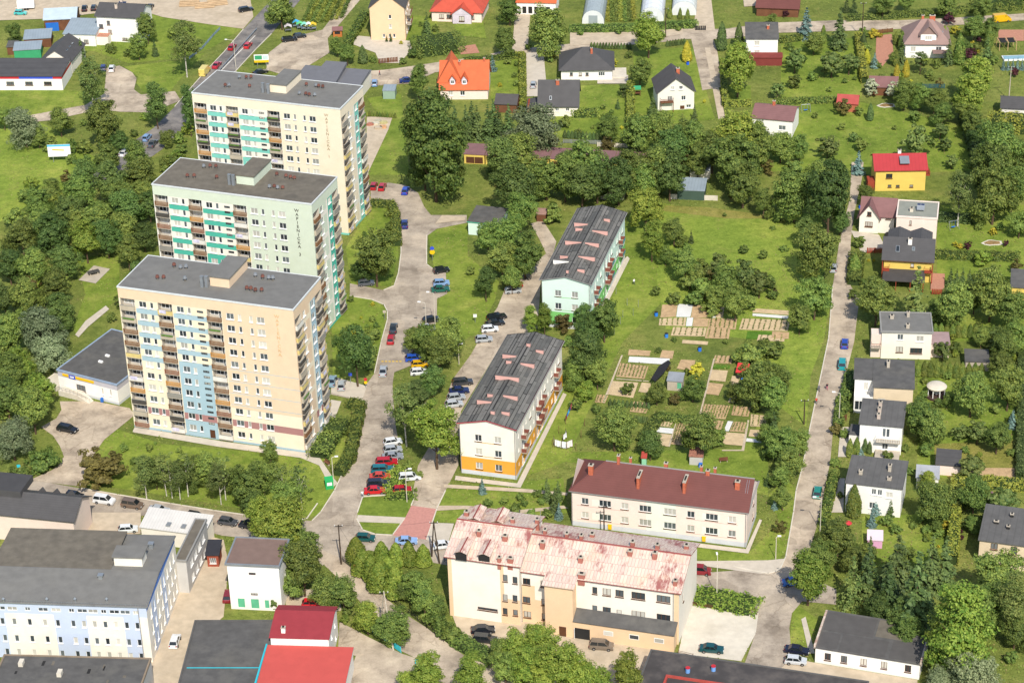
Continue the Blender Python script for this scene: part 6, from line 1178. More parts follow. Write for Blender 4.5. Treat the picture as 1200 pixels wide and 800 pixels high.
# thuja rows
for i in range(11): tree('thuja', 1076+i*7.4, 431+i*.3, 9.5, 'in the clipped row behind the gazebo lawn', 'thujas', .8)
for i in range(13): tree('thuja', 1096+i*6.8, 386+i*.2, 8.5, 'in the row beside the mauve annex', 'thujas', .75)
for i in range(5): tree('blue', 1176+i*5.5, 75, 6.5, 'in the row beside the pool', 'thujas', 1.4)
for i in range(14): tree('dthuja', 693+i*3.5, 53+i*.1, 3.6, 'in the young row along the street', 'thujas', .8)
for i in range(7): tree('dthuja', 782+i*3.3, 51-i*.4, 3.6, 'in the young row beside the golden thuja', 'thujas', .8)
for i in range(10): tree('dthuja', 715+i*5, 471+i*.4, 4.2, 'in the short row on the allotments', 'thujas', .8)
for i in range(7): tree('dthuja', 744+i*2.4, 490+i*.3, 4.0, 'in the second short row on the allotments', 'thujas', .9)
for i in range(12): tree('thuja', 430+i*3.0, 133+i*.2, 3.2, 'in the little row above the sandpit', 'thujas', .8)
for i in range(13): tree('dthuja', 662+i*4.2, 157+i*.3, 5.0, 'in the row at the end of the bungalow garden', 'thujas', .7)
# hedges
def hedge(label, pts, w, h, m='thuja', z0=0):
    q = [P(x, y, h*.5) for x, y in pts]; o = q[0].copy(); o.z = 0; e = empty('hedge', o, 0); tag(e, label, 'hedge'); C_, Nn = [], []; core = MB()
    for a, c in zip(q[:-1], q[1:]):
        d = c-a; d.z = 0; L_ = d.length; d.normalize(); n = Vector((-d.y, d.x, 0)); a = a-o; k = int(L_*(w+2*h)*16)+30
        t = rng.uniform(-w*.3, L_+w*.3, k); s = rng.uniform(0, w+2*h, k); wob = 1+.14*np.sin(t*1.7+rng.uniform(0, 6))+rng.normal(size=k)*.07
        lat = np.where(s < h, -w/2, np.where(s > h+w, w/2, s-h-w/2))*wob; zz_ = np.where(s < h, s, np.where(s > h+w, 2*h+w-s, h))*(1+.06*np.sin(t*1.1)+rng.normal(size=k)*.04)
        pn = np.stack([a.x+d.x*t+n.x*lat, a.y+d.y*t+n.y*lat, zz_], 1); C_.append(pn)
        Nn.append(np.stack([n.x*np.sign(lat)*((s < h) | (s > h+w)), n.y*np.sign(lat)*((s < h) | (s > h+w)), .35+1.0*((s >= h) & (s <= h+w))], 1)+rng.normal(size=(k, 3))*.4)
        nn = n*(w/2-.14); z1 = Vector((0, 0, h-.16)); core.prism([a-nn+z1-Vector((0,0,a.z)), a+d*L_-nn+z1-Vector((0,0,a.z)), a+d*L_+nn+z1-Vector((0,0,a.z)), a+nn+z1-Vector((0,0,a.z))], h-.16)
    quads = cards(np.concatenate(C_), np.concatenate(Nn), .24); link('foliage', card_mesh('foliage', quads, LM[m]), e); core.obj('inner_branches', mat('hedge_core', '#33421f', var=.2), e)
    return e
HD = """clipped hedge curving round the lawn at the estate road bend|thuja|2.4|1.9|410,472 422,475 416,505 410,535 397,553
thick clipped hedge block beside the peach tower|dec|4.2|2.0|400,494 390,507
long thick hedge block beside the walkway of the peach tower|dec|4.2|2.0|386,512 374,532
hedge round the lawn beside the cream tower|thuja|2.2|1.6|435,238 458,239 463,250 465,285
low hedge between the cream tower lawn and parking|dec|1.6|1.2|438,409 433,432
dense planted island hedge beside the concrete car park|bright|5.2|1.3|818,697 882,710
planting strip between the red cars and the white car|bright|4.5|.9|466,550 461,575
low hedge at the end of the car rows|bright|3.0|.8|456,580 484,579
hedge beside the nursery path|thuja|2.4|2.0|405,55 428,16
clipped hedge in front of the red-roofed bungalow|thuja|1.6|1.5|545,71 600,66
tall square hedge beside the cream townhouse|dec|9|3.4|492,55 532,50
yellow-green hedge beside the concrete driveway|gold|1.8|1.8|600,65 612,65 613,126
tall narrow hedge between two bungalow gardens|gold|2.0|2.6|739,100 739,150
square hedge in the bungalow garden|thuja|2.6|2.0|673,133 699,132
long hedge in front of the greenhouses|dec|2.4|2.0|670,34 735,33 815,28
yellow-green hedge beside the long gravel track|gold|1.6|1.6|847,72 850,122 879,121
clipped hedge beside the white house with red extension|thuja|2.0|1.8|914,47 938,44
yellow hedge bordering the villa driveway|gold|2.0|2.4|1006,42 1013,93
long low hedge across the orchard|thuja|2.0|1.6|910,119 980,117
long dark hedge across the street from the villa|dec|2.6|1.6|994,21 1060,17 1137,11
tall clipped block hedge beside the black-roofed house|gold|5.5|4.0|1163,143 1176,144
second tall clipped block hedge beside the black-roofed house|gold|5.5|4.0|1180,144 1215,146
dark tall hedge along the orchard boundary|con|4.0|4.5|1133,130 1141,155 1150,185
trimmed hedge behind the yellow timber-balcony house|thuja|2.6|1.6|1095,298 1192,301
dark hedge behind the flower garden|con|2.6|1.8|1097,254 1140,257
dark hedge along the garden fence|con|1.6|2.0|1197,412 1195,558
bright yellow hedge between the gardens|gold|2.0|2.2|1118,562 1160,565 1215,570
tall yellow hedge beside the garden sheds|gold|2.0|2.6|1119,575 1119,605 1116,655
hedge behind the fence on the diagonal road|dec|3.0|1.7|518,735 540,752 578,772
hedge along the lane beside the glazed porch|dec|2.2|1.8|997,438 990,466
roadside hedge in front of the balcony house|dec|2.0|1.6|986,468 982,498
hedge beside the lane and front paths|thuja|1.8|1.6|978,555 968,600 964,612
hedge along the lane by the yellow house|dec|3.2|2.0|1004,300 1001,330
low hedge behind the block lawn|dec|2.2|1.2|672,478 690,448 706,412
hedge across the allotments|dec|2.2|1.2|775,488 815,492
green row beside the allotment path|dec|2.6|1.0|752,515 775,485
hedge at the orchard corner|thuja|2.0|1.6|1137,11 1200,8
tall clipped hedge at the end of the street|thuja|5|3.5|1145,6 1200,2"""
for ln in HD.split('\n'):
    l, m, w, h, p = ln.split('|'); hedge(l, PX(p), float(w), float(h), 'hedge' if m == 'gold' else m)
# ------------------------------------------------------------------ vegetable plots
film = mat('white_film_cover', '#d5d3cc', var=.06); soil2 = mat('pale_soil', '#c8b08a', var=.14, sc=.9, bump=.4); greenbed = grassmat('crop_green', '#4f7328', '#5c7f2e', '#6c8b38', dryamt=0)
def crop_mesh(L_, m='dec'):
    k = int(L_*16); p = np.stack([rng.uniform(0, L_, k), rng.normal(size=k)*.09, rng.uniform(.02, .22, k)], 1); return card_mesh('crop_row', cards(p, rng.normal(size=(k, 3))*.5+np.array([0, 0, .9]), .12), LM[m])
PL = """soil|0|776,357 794,356 792,371 774,372;film|0|794.5,356 812,357 809,371.5 792.5,371.2;soil|0|812,357 834,358 831,372 809.5,372;film|0|834,358 840.5,358.3 838.5,372.3 831.5,372.2;soil2|0|841,358.5 849,359 847,372.5 839,372.4
soil2|5|773,373 804,372 803,382 772,381;film|0|805,372 812.5,372 811,382 803.7,382;soil|0|813,372 831,373 829,383 811.5,382.5;soil|6|831.5,373 864,373 862,386 829.5,384;soil2|9|870,373 926,375 923,388 866,386
film|0|882,367 924,370 923.5,373.5 882,370;soil2|0|882,361 925,364 924,369 882,366;soil2|6|789,383 828,384 826,394 786,393;soil|4|829,384 856,385 854,397 826,396;green|0|876,388 916,389 915,398 874,397
soil|0|737,409 763,411 761,417 736,416;film|0|737.5,417.5 785,420 783,427 736,424;soil|8|727,425 760,429 755,444 722,441;soil2|0|716,446 748,448 742,466 712,462;soil|0|776,410 790,411 788,420 773,419
soil|0|798,421 815,422 812,434 793,432;soil|4|838,416 859,417 857,426 835,425;green|3|835,427 856,428 855,432 833,431;soil2|0|834,433 853,434 850,447 830,445;soil|0|831,448 848,450 842,463 826,461
soil|9|824,473 856,475 850,491 819,488;soil|6|820,490 848,493 845,503 816,500;film|0|853,493 859,493.5 854,505 848,504.5;soil|5|860,493.5 877,495 874,506 855,505;soil2|0|849,506 874,508 870,522 847,520
soil2|5|771,490 790,492 785,500 768,498;film|0|770,500 790,502 788,508 769,506;soil2|0|769,507 787,509 783,523 772,521;soil|7|795,493 815,495 806,522 786,520;soil2|0|879,503 897,504 894,512 877,511;film|0|875,513 893,515 892,518.5 874,517
soil2|0|752,448 764,449 758,460 748,459;soil|3|700,462 713,463 709,472 697,471;soil2|0|857,462 864,463 860,472 853,471;soil|4|860,475 880,477 877,488 857,486;soil2|3|880,485 900,487 897,500 879,499;soil|5|743,470 762,472 757,484 738,482;soil2|0|858,440 868,441 864,452 855,451;soil2|4|889,392 920,393 919,400 887,399;soil2|0|800,398 830,400 829,404 799,402;soil|0|905,388 925,389 924,397 904,396;soil|0|1105,548 1195,548 1195,560 1120,560;soil|6|648,4 655,4 655,10 648,10"""
zp = .07
for q in PL.replace('\n', ';').split(';'):
    m, n, p = q.split('|'); pts = PX(p); n = int(n); o = sheet('vegetable_plot', pts, {'soil': soil, 'soil2': soil2, 'film': film, 'green': greenbed}[m], zp); zp += .0015
    if n:
        a, b_, c, d = [P(x, y, zp) for x, y in pts[:4]]
        for i in range(n):
            t = (i+.5)/n; s0 = a.lerp(b_, t); s1 = d.lerp(c, t); v = s1-s0; r = link('crop_row', crop_mesh(v.length*.94), o, s0, math.atan2(v.y, v.x))
# nursery rows by the parking
for i in range(9):
    a, c = P(352+i*6, 32-i*1.2), P(370+i*5, -2); v = c-a
    e = empty('nursery_row', a, math.atan2(v.y, v.x)); tag(e, 'row of young yellow and green nursery shrubs beside the paved path', 'nursery plants', 'rows of nursery plants'); k = int(v.length*40)
    p = np.stack([rng.uniform(0, v.length, k), rng.normal(size=k)*.35, rng.uniform(.02, .8, k)], 1); link('foliage', card_mesh('foliage', cards(p, rng.normal(size=(k, 3))*.5+np.array([0, 0, .8]), .26), LM['hedge' if i % 2 else 'dec']), e)
for i in range(7):
    a, c = P(712+i*5.2, 26), P(712+i*4.8, -4); v = c-a
    e = empty('nursery_row', a, math.atan2(v.y, v.x)); tag(e, 'row of yellow flowering nursery plants between the greenhouses', 'nursery plants', 'rows of flowering plants'); k = int(v.length*30)
    p = np.stack([rng.uniform(0, v.length, k), rng.normal(size=k)*.35, rng.uniform(.02, .5, k)], 1); link('foliage', card_mesh('foliage', cards(p, rng.normal(size=(k, 3))*.5+np.array([0, 0, .8]), .26), LM['hedge' if i % 3 == 0 else 'dec']), e)
# ------------------------------------------------------------------ vehicles
tyre = mat('tyre_rubber', '#1f1f20', rough=.9); rim_m = mat('wheel_rim', '#9a9a9a', rough=.35, metal=.6); carglass = mat('car_glass', '#1d2326', rough=.08, spec=.8, var=.02, fine=0); lampm = mat('lamp_glass', '#d8d8d2', rough=.1, spec=.8); redlamp = mat('tail_lamp', '#8c1a1a', rough=.2)
CARP = {}
def car_proto(kind):
    if kind in CARP: return CARP[kind]
    L_, Wd, H_, prof, cab = {
        'hatch': (3.9, 1.68, 1.45, [(0, .35), (0, .62), (.08, .78), (1.0, .92), (3.75, .95), (3.88, .75), (3.9, .4)], [(.95, .9), (1.55, 1.40), (3.3, 1.45), (3.8, .95)]),
        'sedan': (4.4, 1.74, 1.43, [(0, .35), (0, .6), (.1, .76), (1.25, .92), (3.55, .94), (4.3, .92), (4.4, .7), (4.4, .4)], [(1.2, .9), (1.85, 1.38), (3.05, 1.42), (3.75, .93)]),
        'estate': (4.6, 1.78, 1.5, [(0, .35), (0, .62), (.1, .8), (1.2, .95), (4.45, .97), (4.58, .75), (4.6, .4)], [(1.15, .93), (1.75, 1.45), (4.1, 1.48), (4.5, .97)]),
        'minivan': (4.4, 1.8, 1.75, [(0, .35), (0, .68), (.15, .9), (.9, 1.05), (4.3, 1.08), (4.38, .8), (4.4, .4)], [(.85, 1.03), (1.6, 1.70), (4.0, 1.75), (4.3, 1.08)]),
        'van': (5.4, 1.98, 2.35, [(0, .4), (0, .8), (.15, 1.05), (.8, 1.25), (1.5, 2.25), (1.9, 2.35), (5.3, 2.35), (5.4, 2.2), (5.4, .45)], None)}[kind]
    mb = MB(); hw = Wd/2; n = len(prof); i = len(mb.v); full = prof+[(prof[-1][0], .22), (0, .22)]; n = len(full)
    ins = lambda z: hw-(.04 if .3 < z < .8 else .10)
    for s in (-1, 1):
        for x, z in full: mb.v.append((L_/2-x, s*ins(z), z))
    mb.f.append(tuple(range(i, i+n))); mb.m.append(0); mb.f.append(tuple(range(i+2*n-1, i+n-1, -1))); mb.m.append(0)
    for k in range(n): l = (k+1) % n; mb.f.append((i+k, i+n+k, i+n+l, i+l)); mb.m.append(0)
    body = mb
    gl = MB()
    if cab:
        ri = hw-.24; bi = hw-.11; A, Bq, C_, D_ = [(L_/2-x, z) for x, z in cab]
        v = [(A[0], -bi, A[1]), (A[0], bi, A[1]), (Bq[0], -ri, Bq[1]), (Bq[0], ri, Bq[1]), (C_[0], -ri, C_[1]), (C_[0], ri, C_[1]), (D_[0], -bi, D_[1]), (D_[0], bi, D_[1])]
        k = len(gl.v); gl.v += v
        for q in ((0, 2, 3, 1), (4, 6, 7, 5), (0, 6, 4, 2), (1, 3, 5, 7)): gl.f.append(q); gl.m.append(0)
        body.prism([(Bq[0]+.1, -ri-.01, Bq[1]+.04), (C_[0]-.1, -ri-.01, C_[1]+.04), (C_[0]-.1, ri+.01, C_[1]+.04), (Bq[0]+.1, ri+.01, Bq[1]+.04)][::-1], .05)
        for s in (-1, 1):
            for xa in ((A, Bq), (D_, C_)): body.tube((xa[0][0], s*bi, xa[0][1]), (xa[1][0], s*ri, xa[1][1]), .05, n=4)
            xm = (Bq[0]+C_[0])/2; body.tube((xm, s*bi, A[1]+.02), (xm, s*(ri+.01), Bq[1]), .05, n=4)
    else:
        gl.poly([(L_/2-.86, -.82, 1.33), (L_/2-.86, .82, 1.33), (L_/2-1.42, .78, 2.15), (L_/2-1.42, -.78, 2.15)]); gl.v = [(x+.02, y, z+.02) for x, y, z in gl.v]
        for s in (-1, 1): gl.poly([(L_/2-1.0, s*(hw-.085), 1.35), (L_/2-2.1, s*(hw-.085), 1.35), (L_/2-2.1, s*(hw-.085), 2.0), (L_/2-1.5, s*(hw-.085), 2.0)])
    wh = MB(); rr = .31
    for a in range(12):
        t0, t1 = 2*math.pi*a/12, 2*math.pi*(a+1)/12
        for y0, y1, m in ((0, .2, 0),):
            wh.poly([(rr*math.cos(t0), y0, rr*math.sin(t0)), (rr*math.cos(t1), y0, rr*math.sin(t1)), (rr*math.cos(t1), y1, rr*math.sin(t1)), (rr*math.cos(t0), y1, rr*math.sin(t0))], 0)
    for y in (0, .2):
        wh.poly([(rr*math.cos(2*math.pi*a/12), y, rr*math.sin(2*math.pi*a/12)) for a in range(12)], 0); wh.poly([(.19*math.cos(2*math.pi*a/8), y+(.01 if y else -.01), .19*math.sin(2*math.pi*a/8)) for a in range(8)], 1)
    hl = MB(); hl.box(-.06, -.2, -.08, .03, .2, .07); tl = MB(); tl.box(-.03, -.13, -.12, .04, .13, .12)
    CARP[kind] = (body, gl.mesh('windows', [carglass]), wh.mesh('wheel', [tyre, rim_m]), hl.mesh('headlight', [lampm]), tl.mesh('tail_light', [redlamp]), L_, hw, [body.mesh('body', [tyre])])
    return CARP[kind]
CC = {}
def paint(c):
    if c not in CC:
        m, t, b = newmat('car_paint_'+c.strip('#'), .25, .5); b.inputs['Base Color'].default_value = (*lin(c), 1); b.inputs['Coat Weight'].default_value = .5
        n = N(t, 'ShaderNodeTexNoise'); n.inputs['Scale'].default_value = 2.5; g_ = N(t, 'ShaderNodeNewGeometry'); t.links.new(g_.outputs['Position'], n.inputs['Vector'])
        r = ramp(t, [(.3, mul(lin(c), .9)), (.7, mul(lin(c), 1.08))]); t.links.new(n.outputs[0], r.inputs[0]); t.links.new(r.outputs[0], b.inputs['Base Color']); CC[c] = m
    return CC[c]
NAMES = {'hatch': 'parked_hatchback', 'sedan': 'parked_saloon', 'estate': 'parked_estate_car', 'minivan': 'parked_minivan', 'van': 'delivery_van'}
def car(kind, px, py, ang, colr, label, group=None, moving=False):
    """ang: heading as seen in the photograph, degrees from the picture's right, upwards positive"""
    body, gl, wh, hl, tl, L_, hw, bm = car_proto(kind); p = P(px, py, .7); a = math.radians(ang); q = P(px+6*math.cos(a), py-6*math.sin(a), .7); v = q-p
    e = empty(NAMES[kind] if not moving else NAMES[kind].replace('parked_', 'moving_'), (p.x, p.y, gz(p.x, p.y)), math.atan2(v.y, v.x)); tag(e, label, {'van': 'van', 'minivan': 'minivan'}.get(kind, 'car'), group)
    o = link('body', bm[0], e); o.material_slots[0].link = 'OBJECT'; o.material_slots[0].material = paint(colr); link('windows', gl, e)
    f = .28 if kind != 'van' else .3
    for x in (L_*(.5-.19), -L_*(.5-.2)):
        for s in (-1, 1): link('wheel', wh, e, (x, s*(hw-.2)-(.2 if s < 0 else 0)+.02*s, .31))
    zl = .66 if kind != 'van' else .85
    for s in (-1, 1): link('headlight', hl, e, (L_/2-.02, s*(hw-.32), zl)); link('tail_light', tl, e, (-L_/2, s*(hw-.22), zl+.1))
    return e
R_, DK, SV, WH, BL, LB, GN, TL, GY, BR, YE = '#a81c26', '#1c1f24', '#a4a8aa', '#d9dad8', '#1f2f6a', '#7d9cc0', '#1c5a4c', '#1f7f86', '#55585c', '#6b5a4c', '#d3a51c'
CARS = [
 ('hatch', 24, 15, 0, '#3fb5b0', 'turquoise car in the dirt yard beside the white trailer'), ('sedan', 99, 9.5, 80, DK, 'black car in the dirt yard beside the three-storey white house'), ('hatch', 110, 9, 70, DK, 'dark car squeezed close to the black-roofed white house'), ('sedan', 176, 8, 60, '#23262e', 'dark car at the corner of the black-roofed white house'), ('estate', 288, 11, 10, DK, 'black car beside the timber pile'),
 ('hatch', 272, 55, 50, R_, 'red car driving past the guard rail beside another red car', None, 1), ('hatch', 290.5, 53, 50, '#c42a2e', 'bright red car driving in the far lane of the highway', None, 1), ('sedan', 254, 76, 50, '#b02a3c', 'crimson car driving beside the pole on the highway', None, 1), ('van', 240, 84, 50, '#d8c46a', 'yellow and white van at the kerb of the highway', None, 1),
 ('hatch', 131, 80, 75, WH, 'white car parked at the bend of the side road'), ('hatch', 121, 79, 80, BL, 'dark blue car half hidden under the birch at the side road'), ('hatch', 172, 161, 50, LB, 'pale blue car in the queue under the highway trees', None, 1), ('sedan', 161, 171, 50, DK, 'dark car in the queue under the highway trees', None, 1), ('sedan', 179, 168, 50, GY, 'grey car in the queue under the highway trees', None, 1), ('estate', 146, 178, 50, WH, 'white car in the queue under the highway trees', None, 1),
 ('estate', 339, 46, 8, DK, 'black car at the nursery parking beside the stalls'), ('hatch', 351, 42, 8, '#26282c', 'black hatchback at the nursery parking beside the path'), ('hatch', 439, 97, 85, LB, 'pale blue car on the gravel beside the small green garage'), ('sedan', 477, 94, 5, BL, 'dark blue saloon on the gravel beside the hedge'), ('sedan', 305, 84, 15, DK, 'dark saloon beside the nursery billboard'),
 ('hatch', 625, 99, 80, SV, 'silver car in the walled concrete driveway'), ('van', 1174, 23, 5, YE, 'yellow van on the street beside the terracotta patio'),
 ('hatch', 438, 217.5, 70, R_, 'red car parked close to the cream tower'), ('hatch', 448, 218.5, 65, '#b3202c', 'red car parked between the red and the blue cars'), ('hatch', 475, 223, 70, '#2242a8', 'bright blue car under the tall dark tree'), ('sedan', 474, 262, 92, BL, 'navy saloon driving up the estate road', None, 1),
 ('hatch', 517, 316, 10, DK, 'black car parked on the verge beside the yellow sign'), ('hatch', 517, 331, 5, LB, 'light blue car beside the green saloon'), ('sedan', 516, 338.5, 5, GN, 'green saloon beside the light blue car'), ('hatch', 505, 374, 12, DK, 'dark car parked beside the shrubs on the estate road'), ('hatch', 500, 384, 8, SV, 'silver car tucked behind the shrubs on the estate road'),
 ('sedan', 461, 384, 80, '#3a4048', 'charcoal saloon parked at the kerb ahead of a red car'), ('hatch', 458, 397, 80, R_, 'red car parked at the kerb behind the charcoal saloon'), ('sedan', 449, 434, 82, SV, 'silver saloon driving down the estate road', None, 1), ('hatch', 492, 426, 5, YE, 'yellow car under the trees beside the estate road'), ('hatch', 485, 419, 5, '#2350b0', 'blue car under the trees beside the yellow car'), ('hatch', 491, 435, 5, WH, 'white car under the trees beside the yellow car'),
 ('estate', 582, 371, 12, DK, 'black estate car in the row of four beside the parking road'), ('sedan', 580, 378, 10, '#22262c', 'dark saloon in the row of four beside the parking road'), ('hatch', 574, 385, 5, WH, 'white hatchback in the row of four beside the parking road'), ('hatch', 567, 397, 5, SV, 'silver hatchback beyond the row of four on the parking road'), ('hatch', 603, 333, 5, R_, 'red car parked at the end of the green block'), ('hatch', 601, 340, 5, SV, 'silver car beside the red one at the green block'), ('hatch', 429, 331, 5, GY, 'grey car half hidden under the round tree by the tower entrance'),
 ('estate', 542, 447, 5, '#3c3d40', 'dark grey estate car beside the orange block'), ('sedan', 538, 457, 5, '#1d2a58', 'navy estate beside the orange block'), ('hatch', 534.5, 465, 8, SV, 'silver hatchback beside the navy car by the orange block'), ('hatch', 532, 473, 8, '#b6b9ba', 'pale silver car under the bright tree by the orange block'), ('hatch', 489, 451, 40, DK, 'black car hidden under the birch'),
 ('sedan', 389, 446, 75, '#7e98a8', 'blue-grey car beside the peach tower entrance'), ('hatch', 400, 451, 85, SV, 'silver car beside the round tree at the peach tower'), ('hatch', 460, 517, 10, WH, 'white car at the end of the slanted row'), ('hatch', 460, 526, 8, SV, 'silver hatchback next to the white car in the slanted row'), ('sedan', 460, 534, 5, '#8c9094', 'dull silver car in the slanted row'), ('estate', 453, 540.5, 3, '#b01a24', 'red estate car in the slanted row beside the silver ones'), ('estate', 448, 549, 3, '#1f6a74', 'teal estate car between two red cars'), ('sedan', 445.5, 557.5, 3, '#c04434', 'orange-red saloon in the slanted row'), ('estate', 443, 565.5, 3, '#262a38', 'dark blue car between the orange-red and red cars'), ('sedan', 439.5, 574, 3, '#c01f2a', 'bright red car at the open end of the slanted row'), ('estate', 480, 558, 5, WH, 'white car with dark roof on the parking road'), ('hatch', 471, 573, 5, R_, 'red car half hidden in the planting strip'),
 ('hatch', 977, 313, 82, SV, 'silver car on the lane beneath the roadside trees', None), ('hatch', 990, 402, 85, '#1f3f9a', 'blue car on the lane beside the cream house'), ('minivan', 987, 426, 86, '#1f8f92', 'turquoise van parked on the lane'), ('hatch', 958, 576, 82, '#1f7d6c', 'teal car parked on the lane by the front paths'),
 ('estate', 79, 502, -12, DK, 'black estate car on the shop forecourt'), ('van', 17, 566, 5, WH, 'white delivery van beside the black-roofed hall'), ('hatch', 87, 580, -8, '#23252a', 'dark car at the junction beside the shop driveway'), ('minivan', 122, 585.5, -8, WH, 'white minivan in the street'), ('minivan', 155, 590.5, -8, BR, 'brown van parked behind the white minivan'), ('sedan', 186, 596.5, -8, SV, 'grey saloon parked behind the brown van'), ('hatch', 229, 604, -8, '#1f2024', 'black car in the street beside the metal shed'), ('hatch', 267, 610.5, -8, '#4a4c50', 'dark grey car in the street beside the kiosk'), ('sedan', 293, 614.5, -8, '#1f2530', 'dark car half hidden by the big tree'), ('hatch', 150, 619.5, 5, WH, 'white car parked in the loading yard'), ('hatch', 267, 697, 78, '#7c1f28', 'maroon car beside the white workshop'), ('hatch', 205, 750.5, 72, WH, 'white car in the sandy lane beside the office block'), ('hatch', 366, 707, 0, '#c8242c', 'red car under the trees behind the red-roofed workshop'),
 ('hatch', 428, 629.5, -2, '#164f4c', 'dark green car at the street junction', None, 1), ('sedan', 476, 633, 2, '#8aa8d0', 'light blue car crossing the red brick path', None, 1), ('sedan', 519, 638, 8, WH, 'white car beside the wooden power pole'), ('sedan', 566, 737, 3, '#1d2028', 'black saloon behind the white public building'), ('estate', 568, 748, -5, '#2b2c2e', 'black estate car behind the white public building'), ('minivan', 705, 756, -4, '#75695c', 'brown-grey minivan at the garage door'), ('sedan', 834, 759.5, -5, '#16494e', 'dark teal saloon in the concrete car park'), ('minivan', 820, 668, -4, '#84202a', 'dark red minivan in the street', None, 1), ('sedan', 934, 760.5, -8, '#1e2034', 'dark blue car beside the long white shed'), ('hatch', 932.5, 773.5, -5, '#c2c5c6', 'silver hatchback beside the dark blue car'), ('sedan', 930, 681, 5, '#3f6fb4', 'blue car in the shade of the roadside tree'),
]
for c in CARS: car(c[0], c[1], c[2], c[3], c[4], c[5], c[6] if len(c) > 6 else None, len(c) > 7)
# ------------------------------------------------------------------ street furniture, poles, signs and small things
def at(px, py): p = P(px, py); return Vector((p.x, p.y, gz(p.x, p.y)))
def lamp(px, py, h, label, arm=1.2, rz=0):
    e = empty('street_lamp', at(px, py), rz); tag(e, label, 'street lamp', 'street lamps'); mb = MB(); mb.tube((0, 0, 0), (0, 0, h), .09, .06, 6); mb.tube((0, 0, h), (arm, 0, h+.25), .05, n=5); mb.obj('pole', concrete_l, e); mb = MB(); mb.box(arm-.2, -.16, h+.18, arm+.5, .16, h+.36); mb.obj('lamp_head', frame_w, e)
for a in ((840, 700, 9, 'tall street lamp beside the planted island', .8, 1.6), (983, 497, 7.5, 'street lamp beside the balcony house', 1.2, 3), (961, 622, 7.5, 'street lamp beside the front paths of the lane', 1.2, 3), (277, 86, 10, 'highway lamp beside the guard rail', 2, 3), (500, 392, 8, 'street lamp beside the silver car and shrubs', 1.2, 3), (538, 427, 5, 'short lamp on the verge of the parking road', .5, 0), (391, 566, 6, 'lamp beside the green bin', .8, 0), (477, 588, 7.5, 'dark lamp on the grass island by the red path', .8, 0), (909, 655, 5, 'lamp on the lawn corner by the lane', .4, 0), (510, 380, 8, 'street lamp on the bend of the estate road', 1.2, 3)): lamp(*a)
def pole(px, py, h, label, aframe=None, cross=1.6, m=None):
    e = empty('power_pole', at(px, py), 0); tag(e, label, 'power pole'); mb = MB(); m = m or concrete
    if aframe is None: mb.tube((0, 0, 0), (0, 0, h), .17, .1, 7); mb.obj('pole', m, e)
    else:
        q = at(*aframe)-at(px, py)
        for b_ in (Vector(), q): mb = MB(); mb.tube(b_, q/2+Vector((0, 0, h)), .17, .1, 7); mb.obj('leg', m, e)
        mb = MB(); mb.tube(q*.25+Vector((0, 0, h*.5)), q*.75+Vector((0, 0, h*.5)), .06, n=5); mb.obj('brace', m, e)
    c = Vector((0, 0, 0)) if aframe is None else q/2; mb = MB(); mb.box(c.x-cross/2, c.y-.06, h-.4, c.x+cross/2, c.y+.06, h-.28); mb.obj('crossarm', dark, e)
    for t in (-.45, 0, .45): mb = MB(); mb.tube((c.x+t*cross, c.y, h-.28), (c.x+t*cross, c.y, h-.02), .06, n=6); mb.obj('insulator', frame_w, e)
    return c+e.location+Vector((0, 0, h))
wood_p = mat('tarred_wood', '#4a3d31', var=.15); tops = []
tops.append(pole(400, 661, 9.0, 'dark wooden pole at the street junction', m=wood_p)); tops.append(pole(461, 762, 10.5, 'concrete A-frame power pole in the yard entrance', (446, 735))); tops.append(pole(515, 660, 8.8, 'wooden A-frame pole beside the white car', (506, 652), m=wood_p)); pole(942, 497, 6, 'thin pole on the allotment edge by the lane', m=wood_p); pole(708, 630, 7.5, 'dark pole in front of the long pink house', m=wood_p); pole(1182, 118, 10, 'bare power pole behind the pool garden'); pole(1010, 45, 11, 'street pole beside the yellow hedge', m=wood_p); pole(780, 44, 9, 'wooden pole beside the big street tree', m=wood_p)
mb = MB()
def wire(a, c, sag=.6):
    pr = a
    for i in range(1, 9):
        t = i/8; p = a.lerp(c, t); p.z -= sag*4*t*(1-t); mb.tube(pr, p, .018, n=3, cap=False); pr = p
wire(tops[0], tops[1]); wire(tops[0], tops[2]); tag(mb.obj('overhead_cable', dark), 'thin overhead cables strung between the junction poles', 'cable')
def sign(px, py, h, parts, label, post=metal):
    e = empty('road_sign', at(px, py), 0); tag(e, label, 'road sign'); mb = MB(); mb.tube((0, 0, 0), (0, 0, h), .06, n=5); mb.obj('post', post, e)
    for shape, z, r, m in parts:
        mb = MB()
        if shape == 'o': mb.prism([(r*math.cos(k*math.pi/4+.39), 0, r*math.sin(k*math.pi/4+.39)) for k in range(8)], 0); mb = MB(); mb.tube((0, -.08, z), (0, -.05, z), r, n=8)
        elif shape == 'c': mb.tube((0, -.08, z), (0, -.05, z), r, n=14)
        else: mb.box(-r, -.08, z-r, r, -.05, z+r)
        mb.obj('sign_plate', m, e)
